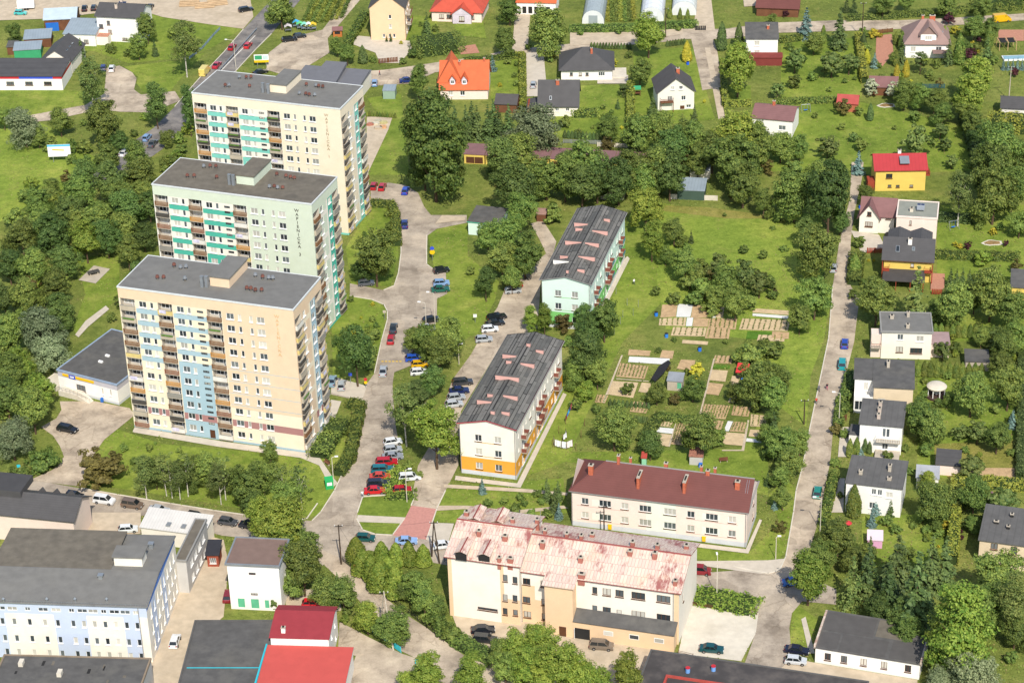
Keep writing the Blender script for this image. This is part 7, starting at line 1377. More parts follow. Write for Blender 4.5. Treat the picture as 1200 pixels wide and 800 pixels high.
sign(417.5, 675, 2.6, [('o', 2.4, .42, red_s)], 'red octagonal stop sign at the diagonal road'); sign(507, 305, 3.2, [('c', 3.2, .5, blue_s), ('c', 2.2, .62, yellow)], 'blue and yellow round sign on the verge'); sign(411, 449, 2.4, [('s', 2.2, .4, blue_s)], 'square blue parking sign beside the round tree'); sign(429, 455, 2.4, [('c', 2.2, .4, red_s), ('c', 1.4, .36, yellow)], 'red and yellow round signs at the tower entrance'); sign(24, 560, 3.0, [('s', 2.9, .35, teal_s), ('s', 2.0, .4, yellow)], 'yellow and green sign at the shop entrance'); sign(451, 374, 2.2, [('s', 2.0, .35, concrete)], 'grey sign on the lawn at the road bend'); sign(434, 330, 2.2, [('s', 2.0, .35, blue_s)], 'small blue sign under the round tree'); sign(557, 378, 2.0, [('s', 1.8, .4, frame_w)], 'small white sign on the verge of the parking road')
# billboards
def billboard(px, py, w, hb, h, label, panels, rz=0):
    e = empty('billboard', at(px, py), rz); tag(e, label, 'billboard')
    for x in (-w*.3, w*.3): mb = MB(); mb.tube((x, .1, 0), (x, .1, hb+.2), .1, n=6); mb.obj('post', metal, e)
    mb = MB(); mb.box(-w/2, 0, hb, w/2, .16, hb+h); mb.obj('board', frame_w, e)
    for x0, z0, x1, z1, m, s in panels:
        mb = MB(); mb.poly([(x0*w-w/2, -.012, hb+z0*h), (x1*w-w/2, -.012, hb+(z0+s)*h), (x1*w-w/2, -.012, hb+(z1+s)*h), (x0*w-w/2, -.012, hb+z1*h)]); mb.obj('poster_print', m, e)
billboard(71, 190, 6.0, 1.6, 3.4, 'white billboard with turquoise header and yellow stroke in the meadow', [(0, .84, 1, 1, mat('header_blue', '#5cb8d8', var=.1), 0), (.2, .55, .72, .65, mat('print_yellow', '#dcb832', var=.03), -.08)])
billboard(307, 78, 4.2, 1.2, 2.4, 'colourful billboard at the nursery parking', [(0, 0, 1, .3, yellow, 0), (.05, .38, .55, .9, greenw, 0), (.6, .4, .95, .85, mat('print_pale', '#b8d0c8'), 0)])
# nursery stalls
for i, (px, py, c) in enumerate(((347, 33, '#4fb0e0'), (352, 35, '#6fd08a'), (357, 36, '#8fd6c0'), (362, 36, '#e8e8e0'), (367, 36, '#e6c23a'), (338, 38, '#d8d0d0'))):
    e = empty('market_stall', at(px, py), .1); tag(e, 'small stall with %s awning at the nursery parking' % ('blue', 'green', 'mint', 'white', 'yellow', 'pale pink')[i], 'stall', 'nursery stalls'); mb = MB()
    for x in (-.9, .9):
        for y in (-.8, .8): mb.tube((x, y, 0), (x, y, 1.9), .04, n=4)
    mb.box(-.9, -.5, .8, .9, .6, .86); mb.obj('frame', metal, e); mb = MB(); mb.prism([(-1.1, -1, 1.9), (0, -1, 2.5), (0, 1, 2.5), (-1.1, 1, 1.9)], .03); mb.prism([(0, -1, 2.5), (1.1, -1, 1.9), (1.1, 1, 1.9), (0, 1, 2.5)], .03); mb.obj('awning', mat('awning_'+str(i), c, var=.06), e)
e = empty('kiosk', at(396, 42), 0); tag(e, 'small orange wooden ticket hut beside the nursery hedge', 'hut'); mb = MB(); mb.box(-1.3, -1.1, 0, 1.3, 1.1, 2.1); mb.box(-.8, -1.13, .9, .8, -1.1, 1.7, 1); mb.obj('cabin', [mat('orange_wood', '#b8703a', var=.1), dark], e); mb = MB(); mb.prism([(-1.6, -1.5, 2.15), (1.6, -1.5, 2.15), (1.6, 0, 2.9), (-1.6, 0, 2.9)], .08); mb.prism([(-1.6, 0, 2.9), (1.6, 0, 2.9), (1.6, 1.5, 2.15), (-1.6, 1.5, 2.15)], .08); mb.obj('roof', mauve_t, e)
# gazebo
e = empty('gazebo', at(1097, 464), .2); tag(e, 'round white-domed gazebo with slender columns and dark deck', 'gazebo'); mb = MB(); mb.tube((0, 0, 0), (0, 0, .35), 2.4, n=16); mb.obj('deck', mat('dark_deck', '#4a3832', var=.1), e); mb = MB(); n = 20
prf = [(2.1, 2.3), (2.15, 2.5), (1.8, 2.8), (1.1, 3.05), (0.02, 3.15)]
for (r0, z0), (r1, z1) in zip(prf[:-1], prf[1:]):
    for k in range(n): a0, a1 = 2*math.pi*k/n, 2*math.pi*(k+1)/n; mb.poly([(r0*math.cos(a0), r0*math.sin(a0), z0), (r0*math.cos(a1), r0*math.sin(a1), z0), (r1*math.cos(a1), r1*math.sin(a1), z1), (r1*math.cos(a0), r1*math.sin(a0), z1)])
mb.obj('dome', concrete_l, e)
for k in range(8): a0 = k*math.pi/4; mb = MB(); mb.tube((1.85*math.cos(a0), 1.85*math.sin(a0), .35), (1.85*math.cos(a0), 1.85*math.sin(a0), 2.35), .11, n=6); mb.obj('column', frame_w, e)
mb = MB(); mb.tube((0, 0, .9), (0, 0, 1.0), .8, n=10); mb.tube((0, 0, .35), (0, 0, .9), .1, n=6); mb.obj('table', frame_w, e)
# washing lines on the lawn between the blocks
def wash(pts, cols, label, sheetw, sh):
    q = [at(*p) for p in pts]; e = empty('washing_line', q[0], 0); tag(e, label, 'washing line')
    for p in q: l = p-q[0]; mb = MB(); mb.tube(l, l+Vector((0, 0, 2.0)), .04, n=5); mb.obj('post', vent_r, e)
    i = 0
    for a, c in zip(q[:-1], q[1:]):
        a = a-q[0]; c = c-q[0]; up = Vector((0, 0, 1.9)); mb = MB(); mb.tube(a+up, c+up, .012, n=3); mb.obj('line', dark, e); L_ = (c-a).length; k = max(1, int(L_/sheetw)); d = (c-a)/L_; nn = Vector((-d.y, d.x, 0))
        for j in range(k):
            s0 = a+d*(j*L_/k+.08)+up; s1 = a+d*((j+1)*L_/k-.08)+up; hh = sh*rng.uniform(.8, 1.05); mb = MB(); m_ = 6
            for u in range(m_):
                x0, x1 = s0.lerp(s1, u/m_), s0.lerp(s1, (u+1)/m_); f0, f1 = nn*(.12*math.sin(u*1.9)), nn*(.12*math.sin((u+1)*1.9)); mb.poly([x0+f0-Vector((0, 0, hh)), x1+f1-Vector((0, 0, hh)), x1, x0])
            mb.obj('hanging_laundry', mat('cloth_'+cols[i % len(cols)].strip('#'), cols[i % len(cols)], var=.1), e); i += 1
wash([(649, 520), (650, 524), (658, 526), (664, 527), (671, 524)], ['#e8e8ea', '#e6e6e6', '#dfe2ea', '#e8dcd8', '#e4e8b0', '#eeeeee', '#e0a070'], 'white bedsheets drying on a curved line of posts', 1.5, 1.5)
wash([(660, 519), (664, 515), (663, 511)], ['#ececee', '#e2e4ea'], 'two white sheets hanging on a short line', 1.4, 1.4)
wash([(663, 497), (667, 488), (670, 481)], ['#7a2f34', '#3f6fb0', '#4aa6d0', '#2f3f70', '#a0404a', '#54585c'], 'coloured clothes on a line in the lawn', .9, 1.0)
for i, (px, py) in enumerate(((655, 508), (681, 513), (685, 499), (648, 524), (675, 528), (697, 348), (722, 345), (735, 358), (742, 370), (730, 372), (748, 360), (727, 380), (720, 392))):
    o = MB().tube((0, 0, 0), (0, 0, 1.9), .05, n=5).obj('drying_post', vent_r if i < 5 else metal); o.location = at(px, py); tag(o, 'rusty drying post standing on the lawn of the orange block' if i < 5 else 'grey drying post standing on the lawn of the green block', 'post', 'drying posts')
# green bin, ping-pong table, turquoise fence, barriers
e = empty('clothes_bank', at(386, 571), .2); tag(e, 'bright green clothes bank on the grass by the walkway', 'container'); mb = MB(); mb.box(-.8, -.7, 0, .8, .7, 1.9); mb.prism([(-.85, -.75, 2.0), (.85, -.75, 2.0), (.85, .75, 2.25), (-.85, .75, 2.25)], .3); mb.obj('body', mat('bin_green', '#2fa05a', var=.05), e); mb = MB(); mb.box(-.5, -.74, .9, .5, -.7, 1.6); mb.obj('flap', frame_w, e)
e = empty('table_tennis_table', at(110, 322), .45); tag(e, 'dark concrete table-tennis table on the paved pad in the grove', 'table'); mb = MB(); mb.box(-1.4, -.75, .7, 1.4, .75, .8); mb.box(-.02, -.8, .8, .02, .8, .95); mb.obj('table_top', mat('dark_slab', '#4e4c48'), e)
for x in (-.9, .9): mb = MB(); mb.box(x-.12, -.5, 0, x+.12, .5, .7); mb.obj('leg', concrete, e)
def fence(label, pts, h, m, post=2.0, slat=True, name='fence'):
    q = [P(*p) for p in pts]; e = empty(name, (q[0].x, q[0].y, 0), 0); tag(e, label, 'fence')
    for a, c in zip(q[:-1], q[1:]):
        a = a-q[0]; c = c-q[0]; L_ = (c-a).length; d = (c-a)/L_; k = max(1, int(L_/post)); nn = Vector((-d.y, d.x, 0))*.025
        for i in range(k+1): p = a+d*(L_*i/k); mb = MB(); mb.box(p.x-.05, p.y-.05, 0, p.x+.05, p.y+.05, h+.1); mb.obj('post', m, e)
        for i in range(k):
            s0, s1 = a+d*(L_*i/k), a+d*(L_*(i+1)/k); mb = MB(); nb = 6 if slat else 2
            if slat:
                for j in range(nb):
                    x0, x1 = s0.lerp(s1, (j+.12)/nb), s0.lerp(s1, (j+.88)/nb); mb.prism([x0-nn+Vector((0, 0, h)), x1-nn+Vector((0, 0, h)), x1+nn+Vector((0, 0, h)), x0+nn+Vector((0, 0, h))], h-.15)
            else:
                for z in (.4, h*.7, h): mb.prism([s0-nn+Vector((0, 0, z)), s1-nn+Vector((0, 0, z)), s1+nn+Vector((0, 0, z)), s0+nn+Vector((0, 0, z))], .06)
            mb.obj('fence_panel', m, e)
fence('turquoise sheet fence in the yard entrance', [(437, 740), (452, 752), (470, 765)], 1.4, teal_s, 2.2); fence('short turquoise gate leaf beside the road', [(487, 780), (493, 773)], 1.3, teal_s, 2.0)
fence('long dark railing beside the diagonal road', [(402, 658), (440, 690), (500, 736), (520, 752)], 1.2, dark, 2.5, False); fence('rusty railing beside the planted island', [(812, 710), (887, 721)], .9, wood, 2.2, False); fence('white kerb fence beside the villa drive gate', [(1028, 40), (1046, 38)], 1.3, wood, 1.5); fence('brown gate of the cream townhouse', [(444, 75), (466, 73)], 1.6, wood, 2.0); fence('red wooden fence panel beside the yellow house', [(1016, 297), (1034, 297)], 1.5, rb, 1.6); fence('orange wooden fence behind the terrace', [(1092, 345), (1136, 347)], 1.4, rb, 1.8); fence('grey wire fence round the bungalow garden', [(660, 168), (717, 170)], 1.2, metal, 2.0); fence('pale panel fence beside the garage belt', [(700, 172), (735, 174)], 1.3, concrete_l, 2.0); fence('dark railing beside the red paved path', [(521, 658), (528, 656)], 1.0, dark, 1.5, False); fence('low railing by the car park', [(795, 767), (812, 771)], 1.0, wood, 1.5, False); fence('billboard hoarding fence along the highway verge', [(222, 70), (238, 57), (250, 43), (258, 35)], .9, mat('hoarding_blue', '#7d8f9a', var=.3, sc=2), 2.2); fence('dark metal gate of the walled driveway', [(815, 36), (827, 36)], 1.5, dark, 1.6); fence('dark green net fence by the pool', [(1072, 104), (1107, 104)], 1.4, mat('net_green', '#3c5a58'), 2.0); fence('brown wooden fence along the lane', [(992, 492), (985, 496)], 1.4, wood, 1.5)
# garden ornaments and small objects
def small(name, label, cat, px, py, fn, rz=0, group=None):
    e = empty(name, at(px, py), rz); tag(e, label, cat, group); fn(e)
def barrel(c): 
    def f(e): mb = MB(); mb.tube((0, 0, 0), (0, 0, .95), .4, n=10); mb.obj('barrel', mat('barrel_'+c.strip('#'), c), e); mb = MB(); mb.tube((0, 0, .95), (0, 0, 1.0), .42, n=10); mb.obj('lid', dark, e)
    return f
small('water_barrel', 'blue water barrels at the corner of the striped vegetable plots', 'barrel', 769, 370, barrel('#2f78d0')); small('water_barrel', 'blue barrel beside the lower edge of the striped plots', 'barrel', 781, 395, barrel('#3a7fd0')); small('water_barrel', 'blue barrel on the grass strip between allotments', 'barrel', 820, 411, barrel('#2a6fd0')); small('rain_barrel', 'blue barrel beside the lane hedge', 'barrel', 1008, 244, barrel('#2f62c8')); small('rain_barrel', 'blue barrel beside the golden thuja', 'barrel', 806, 76, barrel('#2f62d8'))
def pond(e): mb = MB(); mb.prism([(2.2*math.cos(t*.52)*(1+.25*math.sin(t*1.3)), 1.5*math.sin(t*.52)*(1+.2*math.cos(t*1.7)), .12) for t in range(12)], .1); mb.obj('stone_edge', concrete_l, e); mb = MB(); mb.prism([(1.7*math.cos(t*.52)*(1+.25*math.sin(t*1.3)), 1.1*math.sin(t*.52)*(1+.2*math.cos(t*1.7)), .16) for t in range(12)], .03); mb.obj('planting', mat('flower_bed_red', '#8a7048', var=.4, sc=2), e)
small('flower_bed', 'stone-edged round flower bed on the clipped lawn', 'flower bed', 1163, 285, pond); small('flower_bed', 'oval stone-edged bed beside the faded red garden house', 'flower bed', 1039, 124, pond)
def swing(e):
    mb = MB()
    for x in (-1.2, 1.2):
        for s in (-1, 1): mb.tube((x, s*.8, 0), (x, 0, 2.1), .05, n=5)
    mb.tube((-1.2, 0, 2.1), (1.2, 0, 2.1), .05, n=5); mb.obj('frame', metal, e); mb = MB(); mb.box(-.5, -.2, .5, .5, .2, .56); mb.tube((-.45, 0, .56), (-.45, 0, 2.1), .02, n=4); mb.tube((.45, 0, .56), (.45, 0, 2.1), .02, n=4); mb.obj('seat', plastic_b, e)
small('garden_swing', 'metal garden swing on the lawn beside the flower garden', 'swing', 1117, 268, swing, .3); small('garden_swing', 'small swing frame on the orchard lawn', 'swing', 944, 131, swing, .1)
def trailer(e): mb = MB(); mb.box(-2.6, -1.1, .6, 2.6, 1.1, 2.8); mb.box(-3.4, -.06, .5, -2.6, .06, .6); mb.obj('body', frame_w, e); [MB().tube((x, s*1.1, .35), (x, s*1.25, .35), .35, n=10).obj('wheel', tyre, e) for x in (-.3, .5) for s in (-1, 1)]
small('box_trailer', 'white box trailer in the dirt yard', 'trailer', 31, 11, trailer, .1)
def logs(e):
    for i in range(7): MB().tube((-3, i*.5-1.5, .25+(i % 3)*.3), (3, i*.5-1.5, .25+(i % 3)*.3), .25, n=8).obj('log', mat('fresh_timber', '#b59a78', var=.15), e)
for i, (px, py) in enumerate(((222, 6), (240, 8), (255, 5))): small('timber_stack', 'stack of fresh timber at the back of the dirt yard', 'timber stack', px, py, logs, .1*i, 'timber stacks')
def pergola(e):
    for x in (0, 2.4, 4.8):
        for y in (0, 4): mb = MB(); mb.box(x-.08, y-.08, 0, x+.08, y+.08, 2.4); mb.obj('post', mat('pale_timber', '#b89a72'), e)
    for i in range(3): mb = MB(); mb.box(i*2.4-.1, -.2, 2.4, i*2.4+.1, 4.2, 2.55); mb.obj('beam', MATS['pale_timber'], e)
    for i in range(2): mb = MB(); mb.box(i*2.4+.3, .2, 2.42, i*2.4+2.1, 3.8, 2.5); mb.obj('shade_panel', dark, e)
small('pergola', 'timber pergola with dark panels on the terracotta patio', 'pergola', 1171, 60, pergola)
def pool(e): mb = MB(); mb.box(0, 0, 0, 6.5, 3, .5); mb.obj('rim', frame_w, e); mb = MB(); mb.box(.2, .2, .5, 6.3, 2.8, .505); mb.obj('water', mat('pool_water', '#86aab4', rough=.05, spec=.7), e)
small('garden_pool', 'small blue garden pool below the pergola', 'pool', 1176, 72, pool)
def trampoline(e): mb = MB(); mb.tube((0, 0, .55), (0, 0, .6), 1.5, n=14); mb.obj('mat', dark, e); [MB().tube((1.4*math.cos(a), 1.4*math.sin(a), 0), (1.4*math.cos(a), 1.4*math.sin(a), .55), .04, n=4).obj('leg', metal, e) for a in (0, 1.57, 3.14, 4.71)]
small('trampoline', 'round dark trampoline beside the brown gabled house', 'trampoline', 1044, 277, trampoline)
def bench(e):
    mb = MB(); mb.box(-.9, -.25, .42, .9, .25, .48); mb.obj('seat', wood, e); mb = MB(); mb.box(-.9, .25, .5, .9, .3, .95); mb.obj('backrest', wood, e); [MB().box(x-.05, -.22, 0, x+.05, .25, .42).obj('leg', concrete, e) for x in (-.7, .7)]
small('park_bench', 'brown bench on the lawn by the walkway hedge', 'bench', 383, 544, bench, -.9); small('garden_bench', 'white garden swing-seat on the lawn behind the long house', 'bench', 848, 541, bench, .1)
def sandbox(e): mb = MB(); mb.box(-1.4, -1.2, 0, 1.4, 1.2, .3); mb.obj('box', mat('orange_board', '#c87a4a'), e)
for i, (px, py, c) in enumerate(((434, 147, '#a8705e'), (440, 146, '#c9c0a8'), (444, 151, '#b8a890'), (449, 150, '#c89a70'), (450, 145, '#b5ab78'), (443, 143, '#b0a890'))):
    m = MB(); r = [(.9+.5*random.random()) for _ in range(7)]; m.prism([(r[k]*math.cos(k*.9), r[k]*.7*math.sin(k*.9), .5) for k in range(7)], .5); o = m.obj('boulder', mat('boulder_'+str(i), c, var=.2, sc=2)); o.location = at(px, py); tag(o, ['red', 'cream', 'grey', 'orange', 'mossy yellow', 'pale grey'][i]+' boulder on the sandy rockery beside the cream tower', 'boulder', 'rockery stones')
small('playset', 'small green-roofed climbing frame between the hedges', 'playset', 747, 112, lambda e: (MB().box(-.8, -.7, .8, .8, .7, .9).obj('platform', wood, e), MB().prism([(-1, -.9, 2.1), (1, -.9, 2.1), (1, .9, 2.5), (-1, .9, 2.5)], .08).obj('roof', greenw, e), [MB().box(x-.06, y-.06, 0, x+.06, y+.06, 2.0).obj('post', wood, e) for x in (-.75, .75) for y in (-.65, .65)]))
small('parasol', 'red and yellow flowers around a little garden pavilion', 'flower stand', 993, 618, lambda e: (MB().tube((0, 0, 0), (0, 0, 1.2), .05, n=5).obj('post', wood, e), MB().tube((0, 0, 1.1), (0, 0, 1.6), .9, .2, n=8).obj('top', mat('red_flowers', '#c03a40', var=.3, sc=3), e)))
# allotment clutter
mb = MB(); q = [P(*p, .05) for p in ((763, 451), (772, 436), (783, 429), (786, 432), (778, 444), (768, 454))]; mb.prism([v+Vector((0, 0, 1.6)) for v in q][::-1], .1)
[mb.tube((v.x, v.y, 0), (v.x, v.y, 1.55), .05, n=4) for v in q]; tag(mb.obj('shade_net', mat('black_net', '#2b2a2c')), 'black net canopy stretched beside the allotment shed', 'net canopy')
# ------------------------------------------------------------------ people
def person(px, py, rz, top, legs, hair, label):
    e = empty('person', at(px, py), rz); tag(e, label, 'person')
    V = [(0, 0, .95), (0, 0, 1.2), (0, 0, 1.42), (0, .0, 1.52), (0, .01, 1.66), (-.11, 0, .9), (-.12, .14, .5), (-.12, .2, .06), (-.12, .34, .03), (.11, 0, .9), (.12, -.08, .5), (.12, -.26, .1), (.12, -.14, .03), (-.2, 0, 1.4), (-.27, -.08, 1.14), (-.26, .06, .9), (.2, 0, 1.4), (.27, .08, 1.14), (.26, .18, .92)]
    E_ = [(0, 1), (1, 2), (2, 3), (3, 4), (0, 5), (5, 6), (6, 7), (7, 8), (0, 9), (9, 10), (10, 11), (11, 12), (2, 13), (13, 14), (14, 15), (2, 16), (16, 17), (17, 18)]
    rad = [.15, .14, .15, .06, .11, .11, .075, .05, .045, .11, .075, .05, .045, .075, .05, .035, .075, .05, .035]
    me = bpy.data.meshes.new('body'); me.from_pydata(V, E_, []); o = link('body', me, e); md = o.modifiers.new('skin', 'SKIN')
    for i, r in enumerate(rad): me.skin_vertices[0].data[i].radius = (r, r*.85)
    me.skin_vertices[0].data[0].use_root = True; o.modifiers.new('sub', 'SUBSURF').levels = 1
    m, t, b = newmat('clothes_'+label[:12].replace(' ', '_'), .8, .2); g_ = N(t, 'ShaderNodeTexCoord'); s_ = N(t, 'ShaderNodeSeparateXYZ'); t.links.new(g_.outputs['Object'], s_.inputs[0]); dv = N(t, 'ShaderNodeMath', operation='DIVIDE'); dv.inputs[1].default_value = 1.8; t.links.new(s_.outputs['Z'], dv.inputs[0])
    r = ramp(t, [(0, lin(legs)), (.52, lin(top)), (.82, lin('#b58a70')), (.91, lin(hair))], 'CONSTANT'); t.links.new(dv.outputs[0], r.inputs[0]); t.links.new(r.outputs[0], b.inputs['Base Color']); me.materials.append(m)
person(969, 457, .2, '#2c2430', '#b04a6a', '#2a2018', 'person in dark top and pink trousers walking on the lane'); person(959.5, 459, .1, '#5a5f66', '#3a3a40', '#3a2a1c', 'person in grey walking along the lane kerb'); person(956.5, 474, .1, '#b8402e', '#3a3a40', '#3a2a1c', 'person in red walking along the lane kerb'); person(743, 334, .5, '#e2e2e0', '#3a3f46', '#4a3a28', 'person in white shirt standing on the lawn by the green block'); person(445, 89, 1.2, '#a8484a', '#3c3f46', '#3a2a1c', 'person in red top on the gravel by the gate'); person(425, 583, .3, '#d8d8da', '#8a8f98', '#4a3a28', 'person in white beside the bright red car')
# ------------------------------------------------------------------ extra garden shrubs where the photograph is full of planting
def gz_many(x, y):
    z = np.zeros(len(x))
    for q, h in SHEETS:
        c = np.roll(q, -1, 0); ins = np.zeros(len(x), bool)
        for (ax, ay), (bx, by) in zip(q, c):
            if ay == by: continue
            k = (ay > y) != (by > y); ins ^= k & (x < ax+(y-ay)/(by-ay)*(bx-ax))
        z = np.where(ins & (h > z), h, z)
    return z
def free(x, y, m=.6):
    ok = np.ones(len(x), bool)
    for a, d, n, w, dd in FOOT:
        u = (x-a.x)*d.x+(y-a.y)*d.y; v = (x-a.x)*n.x+(y-a.y)*n.y; ok &= ~((u > -m) & (u < w+m) & (v > -m) & (v < dd+m))
    return ok
def scatter(zone, poly, n, kinds, w0, w1):
    q = PX(poly); xs = [p[0] for p in q]; ys = [p[1] for p in q]; k = 0; t = 0
    while k < n and t < n*30:
        t += 1; px, py = random.uniform(min(xs), max(xs)), random.uniform(min(ys), max(ys)); ins = False
        for (ax, ay), (bx, by) in zip(q, q[1:]+q[:1]):
            if (ay > py) != (by > py) and px < ax+(py-ay)/(by-ay)*(bx-ax): ins = not ins
        if not ins: continue
        p = P(px, py); 
        if not free(np.array([p.x]), np.array([p.y]), 1.2)[0] or gz(p.x, p.y) > .0595: continue
        tree(random.choice(kinds), px, py, random.uniform(w0, w1), zone, 'garden shrubs'); k += 1
scatter('among the villa shrubs', '1015,40 1165,38 1165,100 1015,100', 26, ['bush', 'bbush', 'ybush', 'bush', 'thuja', 'brown'], 6, 14)
scatter('in the flower garden below the yellow house', '1100,300 1195,305 1195,420 1100,420', 16, ['bush', 'dec', 'bbush', 'fruit'], 9, 22)
scatter('in the gardens behind the lane houses', '1075,440 1195,440 1195,560 1075,560', 16, ['bush', 'bbush', 'fruit', 'bush'], 8, 18)
scatter('around the dry garden and sheds', '1065,565 1195,570 1195,660 1065,655', 20, ['bush', 'bbush', 'dec', 'fruit', 'brown'], 8, 20)
scatter('under the belt of trees', '560,150 900,150 900,232 560,225', 34, ['bush', 'bush', 'brown', 'bbush'], 10, 22)
scatter('along the field edge', '780,245 965,250 965,300 780,290', 10, ['lowbush', 'bush'], 6, 14)
scatter('on the allotment fringe', '700,400 905,405 905,530 700,520', 10, ['bush', 'lowbush', 'bbush', 'brown'], 5, 12)
scatter('by the orchard fences', '905,45 1010,45 1130,130 1130,195 905,195', 14, ['bush', 'fruit', 'bush'], 6, 14)
scatter('in the bungalow gardens', '480,20 840,40 840,140 640,160 480,60', 26, ['bush', 'bbush', 'ybush', 'bush', 'con'], 5, 11)
scatter('in the grove undergrowth', '0,215 180,190 185,290 90,300 70,400 0,540', 34, ['bush', 'bbush', 'brown', 'dec'], 14, 30)
scatter('along the diagonal road verge', '300,640 400,690 500,800 430,800 340,720', 8, ['bush', 'bbush'], 10, 18)
scatter('beside the highway bank', '40,150 240,100 215,200 40,200', 16, ['bush', 'bbush', 'bush'], 10, 20)
scatter('around the long white shed fence', '960,610 1110,660 1200,660 1200,800 1090,800 1090,700 960,700', 18, ['bush', 'bbush', 'dec', 'brown'], 14, 28)
# short rough grass and weeds over the unmown ground and the lawns
def tufts(name, n, hmax, size, m, lo, hi, seed, label):
    r_ = np.random.default_rng(seed); px = r_.uniform(-40, 1240, n); py = r_.uniform(-30, 830, n); pts = np.array([P(a, b_)[:2] for a, b_ in zip(px, py)])
    z = gz_many(pts[:, 0], pts[:, 1]); ok = (z >= lo) & (z < hi) & free(pts[:, 0], pts[:, 1], .1)
    c = np.sin(pts[:, 0]*.11+np.sin(pts[:, 1]*.07)*2)+np.sin(pts[:, 1]*.13+pts[:, 0]*.05)+r_.normal(size=n)*.6; ok &= c > -.35
    pts = pts[ok]; z = z[ok]; k = len(pts); p = np.stack([pts[:, 0], pts[:, 1], z+r_.uniform(.0, hmax, k)], 1)
    o = link(name, card_mesh(name, cards(p, r_.normal(size=(k, 3))*.35+np.array([0, -.25, .9]), size), LM[m])); o['kind'] = 'stuff'; tag(o, label, 'grass')
leafmat('weed_green', '#5d6e30', '#8d9648', .2); LM['weed'] = MATS['weed_green']; leafmat('weed_dry', '#7e7c45', '#a89c62', .2); LM['weedy'] = MATS['weed_dry']
tufts('rough_grass', 90000, .3, .2, 'weed', -1, .0055, 11, 'rough green grass over the unmown ground')
tufts('dry_grass', 40000, .25, .18, 'weedy', -1, .0595, 12, 'scattered dry stalks over grass and lawns')
tufts('lawn_grass', 50000, .12, .16, 'weed', .0055, .0595, 13, 'short green blades over the mown lawns')
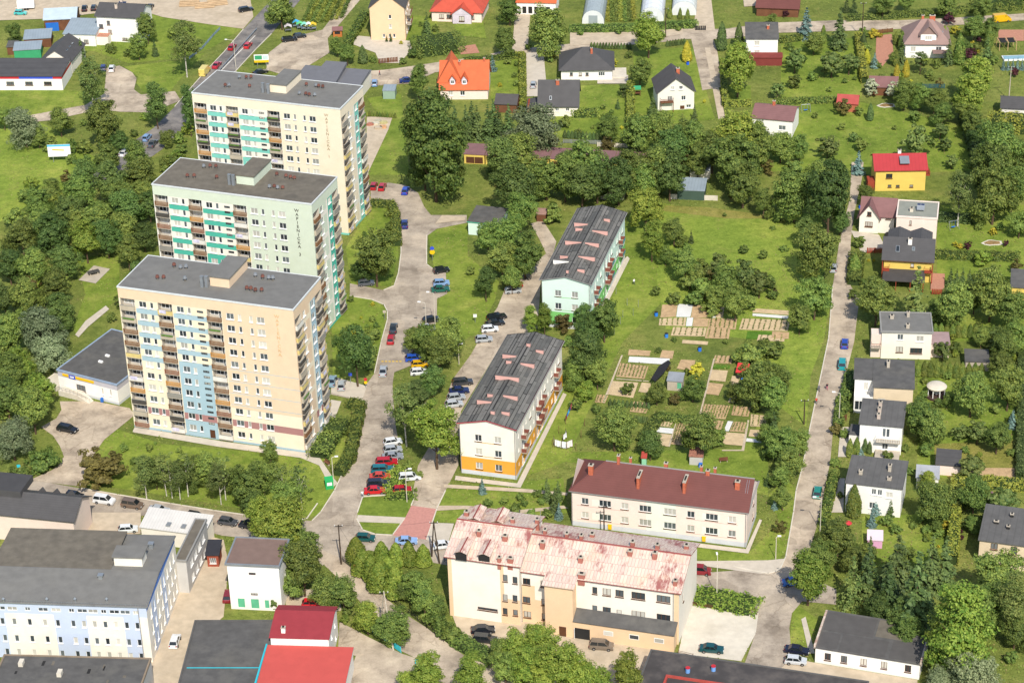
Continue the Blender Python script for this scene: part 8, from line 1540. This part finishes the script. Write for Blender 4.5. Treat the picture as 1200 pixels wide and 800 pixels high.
# ------------------------------------------------------------------ labels that single out plants: kind, size and what they grow beside
MARK = [(100, 92, 'side road'), (71, 185, 'white billboard'), (140, 45, 'three-storey white house'), (40, 100, 'red and blue banded hall'), (250, 70, 'highway guard rail'), (165, 165, 'queue of cars'), (110, 320, 'table-tennis table'), (190, 280, 'teal-banded tower'), (100, 440, 'yellow-signed shop'), (40, 300, 'heart of the grove'), (20, 540, 'shop entrance sign'), (170, 540, 'peach tower front'), (330, 560, 'green clothes bank'), (300, 690, 'white workshop'), (350, 720, 'red-roofed workshop'), (455, 745, 'A-frame power pole'), (417, 665, 'stop sign'), (500, 650, 'wooden A-frame pole'), (565, 745, 'two black cars'), (650, 760, 'brown-grey minivan'), (440, 310, 'navy saloon'), (410, 420, 'peach tower entrance'), (490, 425, 'yellow car'), (500, 510, 'slanted car row'), (565, 265, 'small white garage'), (620, 330, 'green-floored block'), (665, 375, 'end of the green-floored block'), (508, 200, 'bright blue car'), (560, 180, 'first yellow garage'), (680, 190, 'middle of the garage row'), (760, 195, 'end of the garage row'), (810, 215, 'dark green walled shed'), (545, 100, 'orange-roofed house'), (535, 20, 'red-roofed bungalow'), (455, 40, 'tall cream townhouse'), (690, 85, 'black hipped bungalow'), (655, 115, 'charcoal-roofed bungalow'), (790, 110, 'cream gable-fronted house'), (740, 20, 'nursery greenhouses'), (845, 90, 'long gravel track'), (890, 55, 'white house with red extension'), (905, 145, 'brown-roofed white house'), (990, 115, 'faded red garden house'), (1035, 100, 'brown summer house'), (1085, 45, 'mauve-roofed villa'), (1185, 55, 'pergola'), (1185, 135, 'clipped hedge blocks'), (1056, 200, 'red-roofed yellow house'), (1140, 160, 'orchard boundary hedge'), (1150, 210, 'edge of the orchard wood'), (1030, 255, 'brown gabled house'), (1075, 250, 'flat-roofed pink house'), (1065, 310, 'timber-balcony house'), (1163, 280, 'round flower bed'), (1060, 395, 'cream house with mauve annex'), (1140, 400, 'thuja row'), (1035, 450, 'beige L-shaped house'), (1097, 457, 'domed gazebo'), (1035, 510, 'balcony house'), (1110, 545, 'black-roofed garden shed'), (1185, 500, 'garden fence hedge'), (1025, 585, 'white felt-roofed house'), (1025, 640, 'pink playhouse'), (1175, 630, 'beige felt-roofed house'), (1015, 755, 'long white shed'), (1130, 720, 'tall trees beyond the shed'), (940, 690, 'blue shaded car'), (960, 480, 'walkers on the lane'), (960, 330, 'silver car on the lane'), (930, 230, 'top of the lane'), (810, 375, 'striped vegetable plots'), (835, 310, 'field thicket'), (765, 270, 'block lawn'), (790, 450, 'allotment shed'), (868, 435, 'red-roofed shelter'), (740, 500, 'short thuja rows'), (815, 530, 'rusty-roofed hut'), (690, 440, 'orange block lawn'), (600, 585, 'orange-floored block'), (640, 600, 'long pink house corner'), (915, 600, 'lawn corner by the lane'), (850, 705, 'planted island'), (895, 540, 'garden behind the long pink house'), (120, 60, 'blue-grey metal roof'), (650, 30, 'arcaded white house'), (960, 30, 'street spruces'), (1140, 20, 'end of the street')]
MP = [(P(a, b_), t) for a, b_, t in MARK]; CL = {}
for e, kind, zone, s in PLANTS:
    t = min(MP, key=lambda q: (q[0].x-e.location.x)**2+(q[0].y-e.location.y)**2)[1]; CL.setdefault((kind, t), []).append((s, e, zone))
for (kind, t), L_ in CL.items():
    L_.sort(key=lambda q: q[0]); n = len(L_); rows = n > 4 and any(z.split()[2].endswith('row') or ' row ' in z for _, _, z in L_)
    words = [''] if n == 1 or rows else ['smaller ', 'larger '] if n == 2 else ['small ', 'medium-sized ', 'large ']
    for i, (s, e, zone) in enumerate(L_):
        w = words[min(len(words)-1, i*len(words)//n)]; d = DESC[kind]
        if w.startswith('small') and d.startswith('small '): d = d[6:]
        if rows: e['label'] = DESC[kind]+' '+zone; e['group'] = 'plants '+zone
        else: e['label'] = (w+d+' near the '+t); e['group'] = w+d+' plants near the '+t
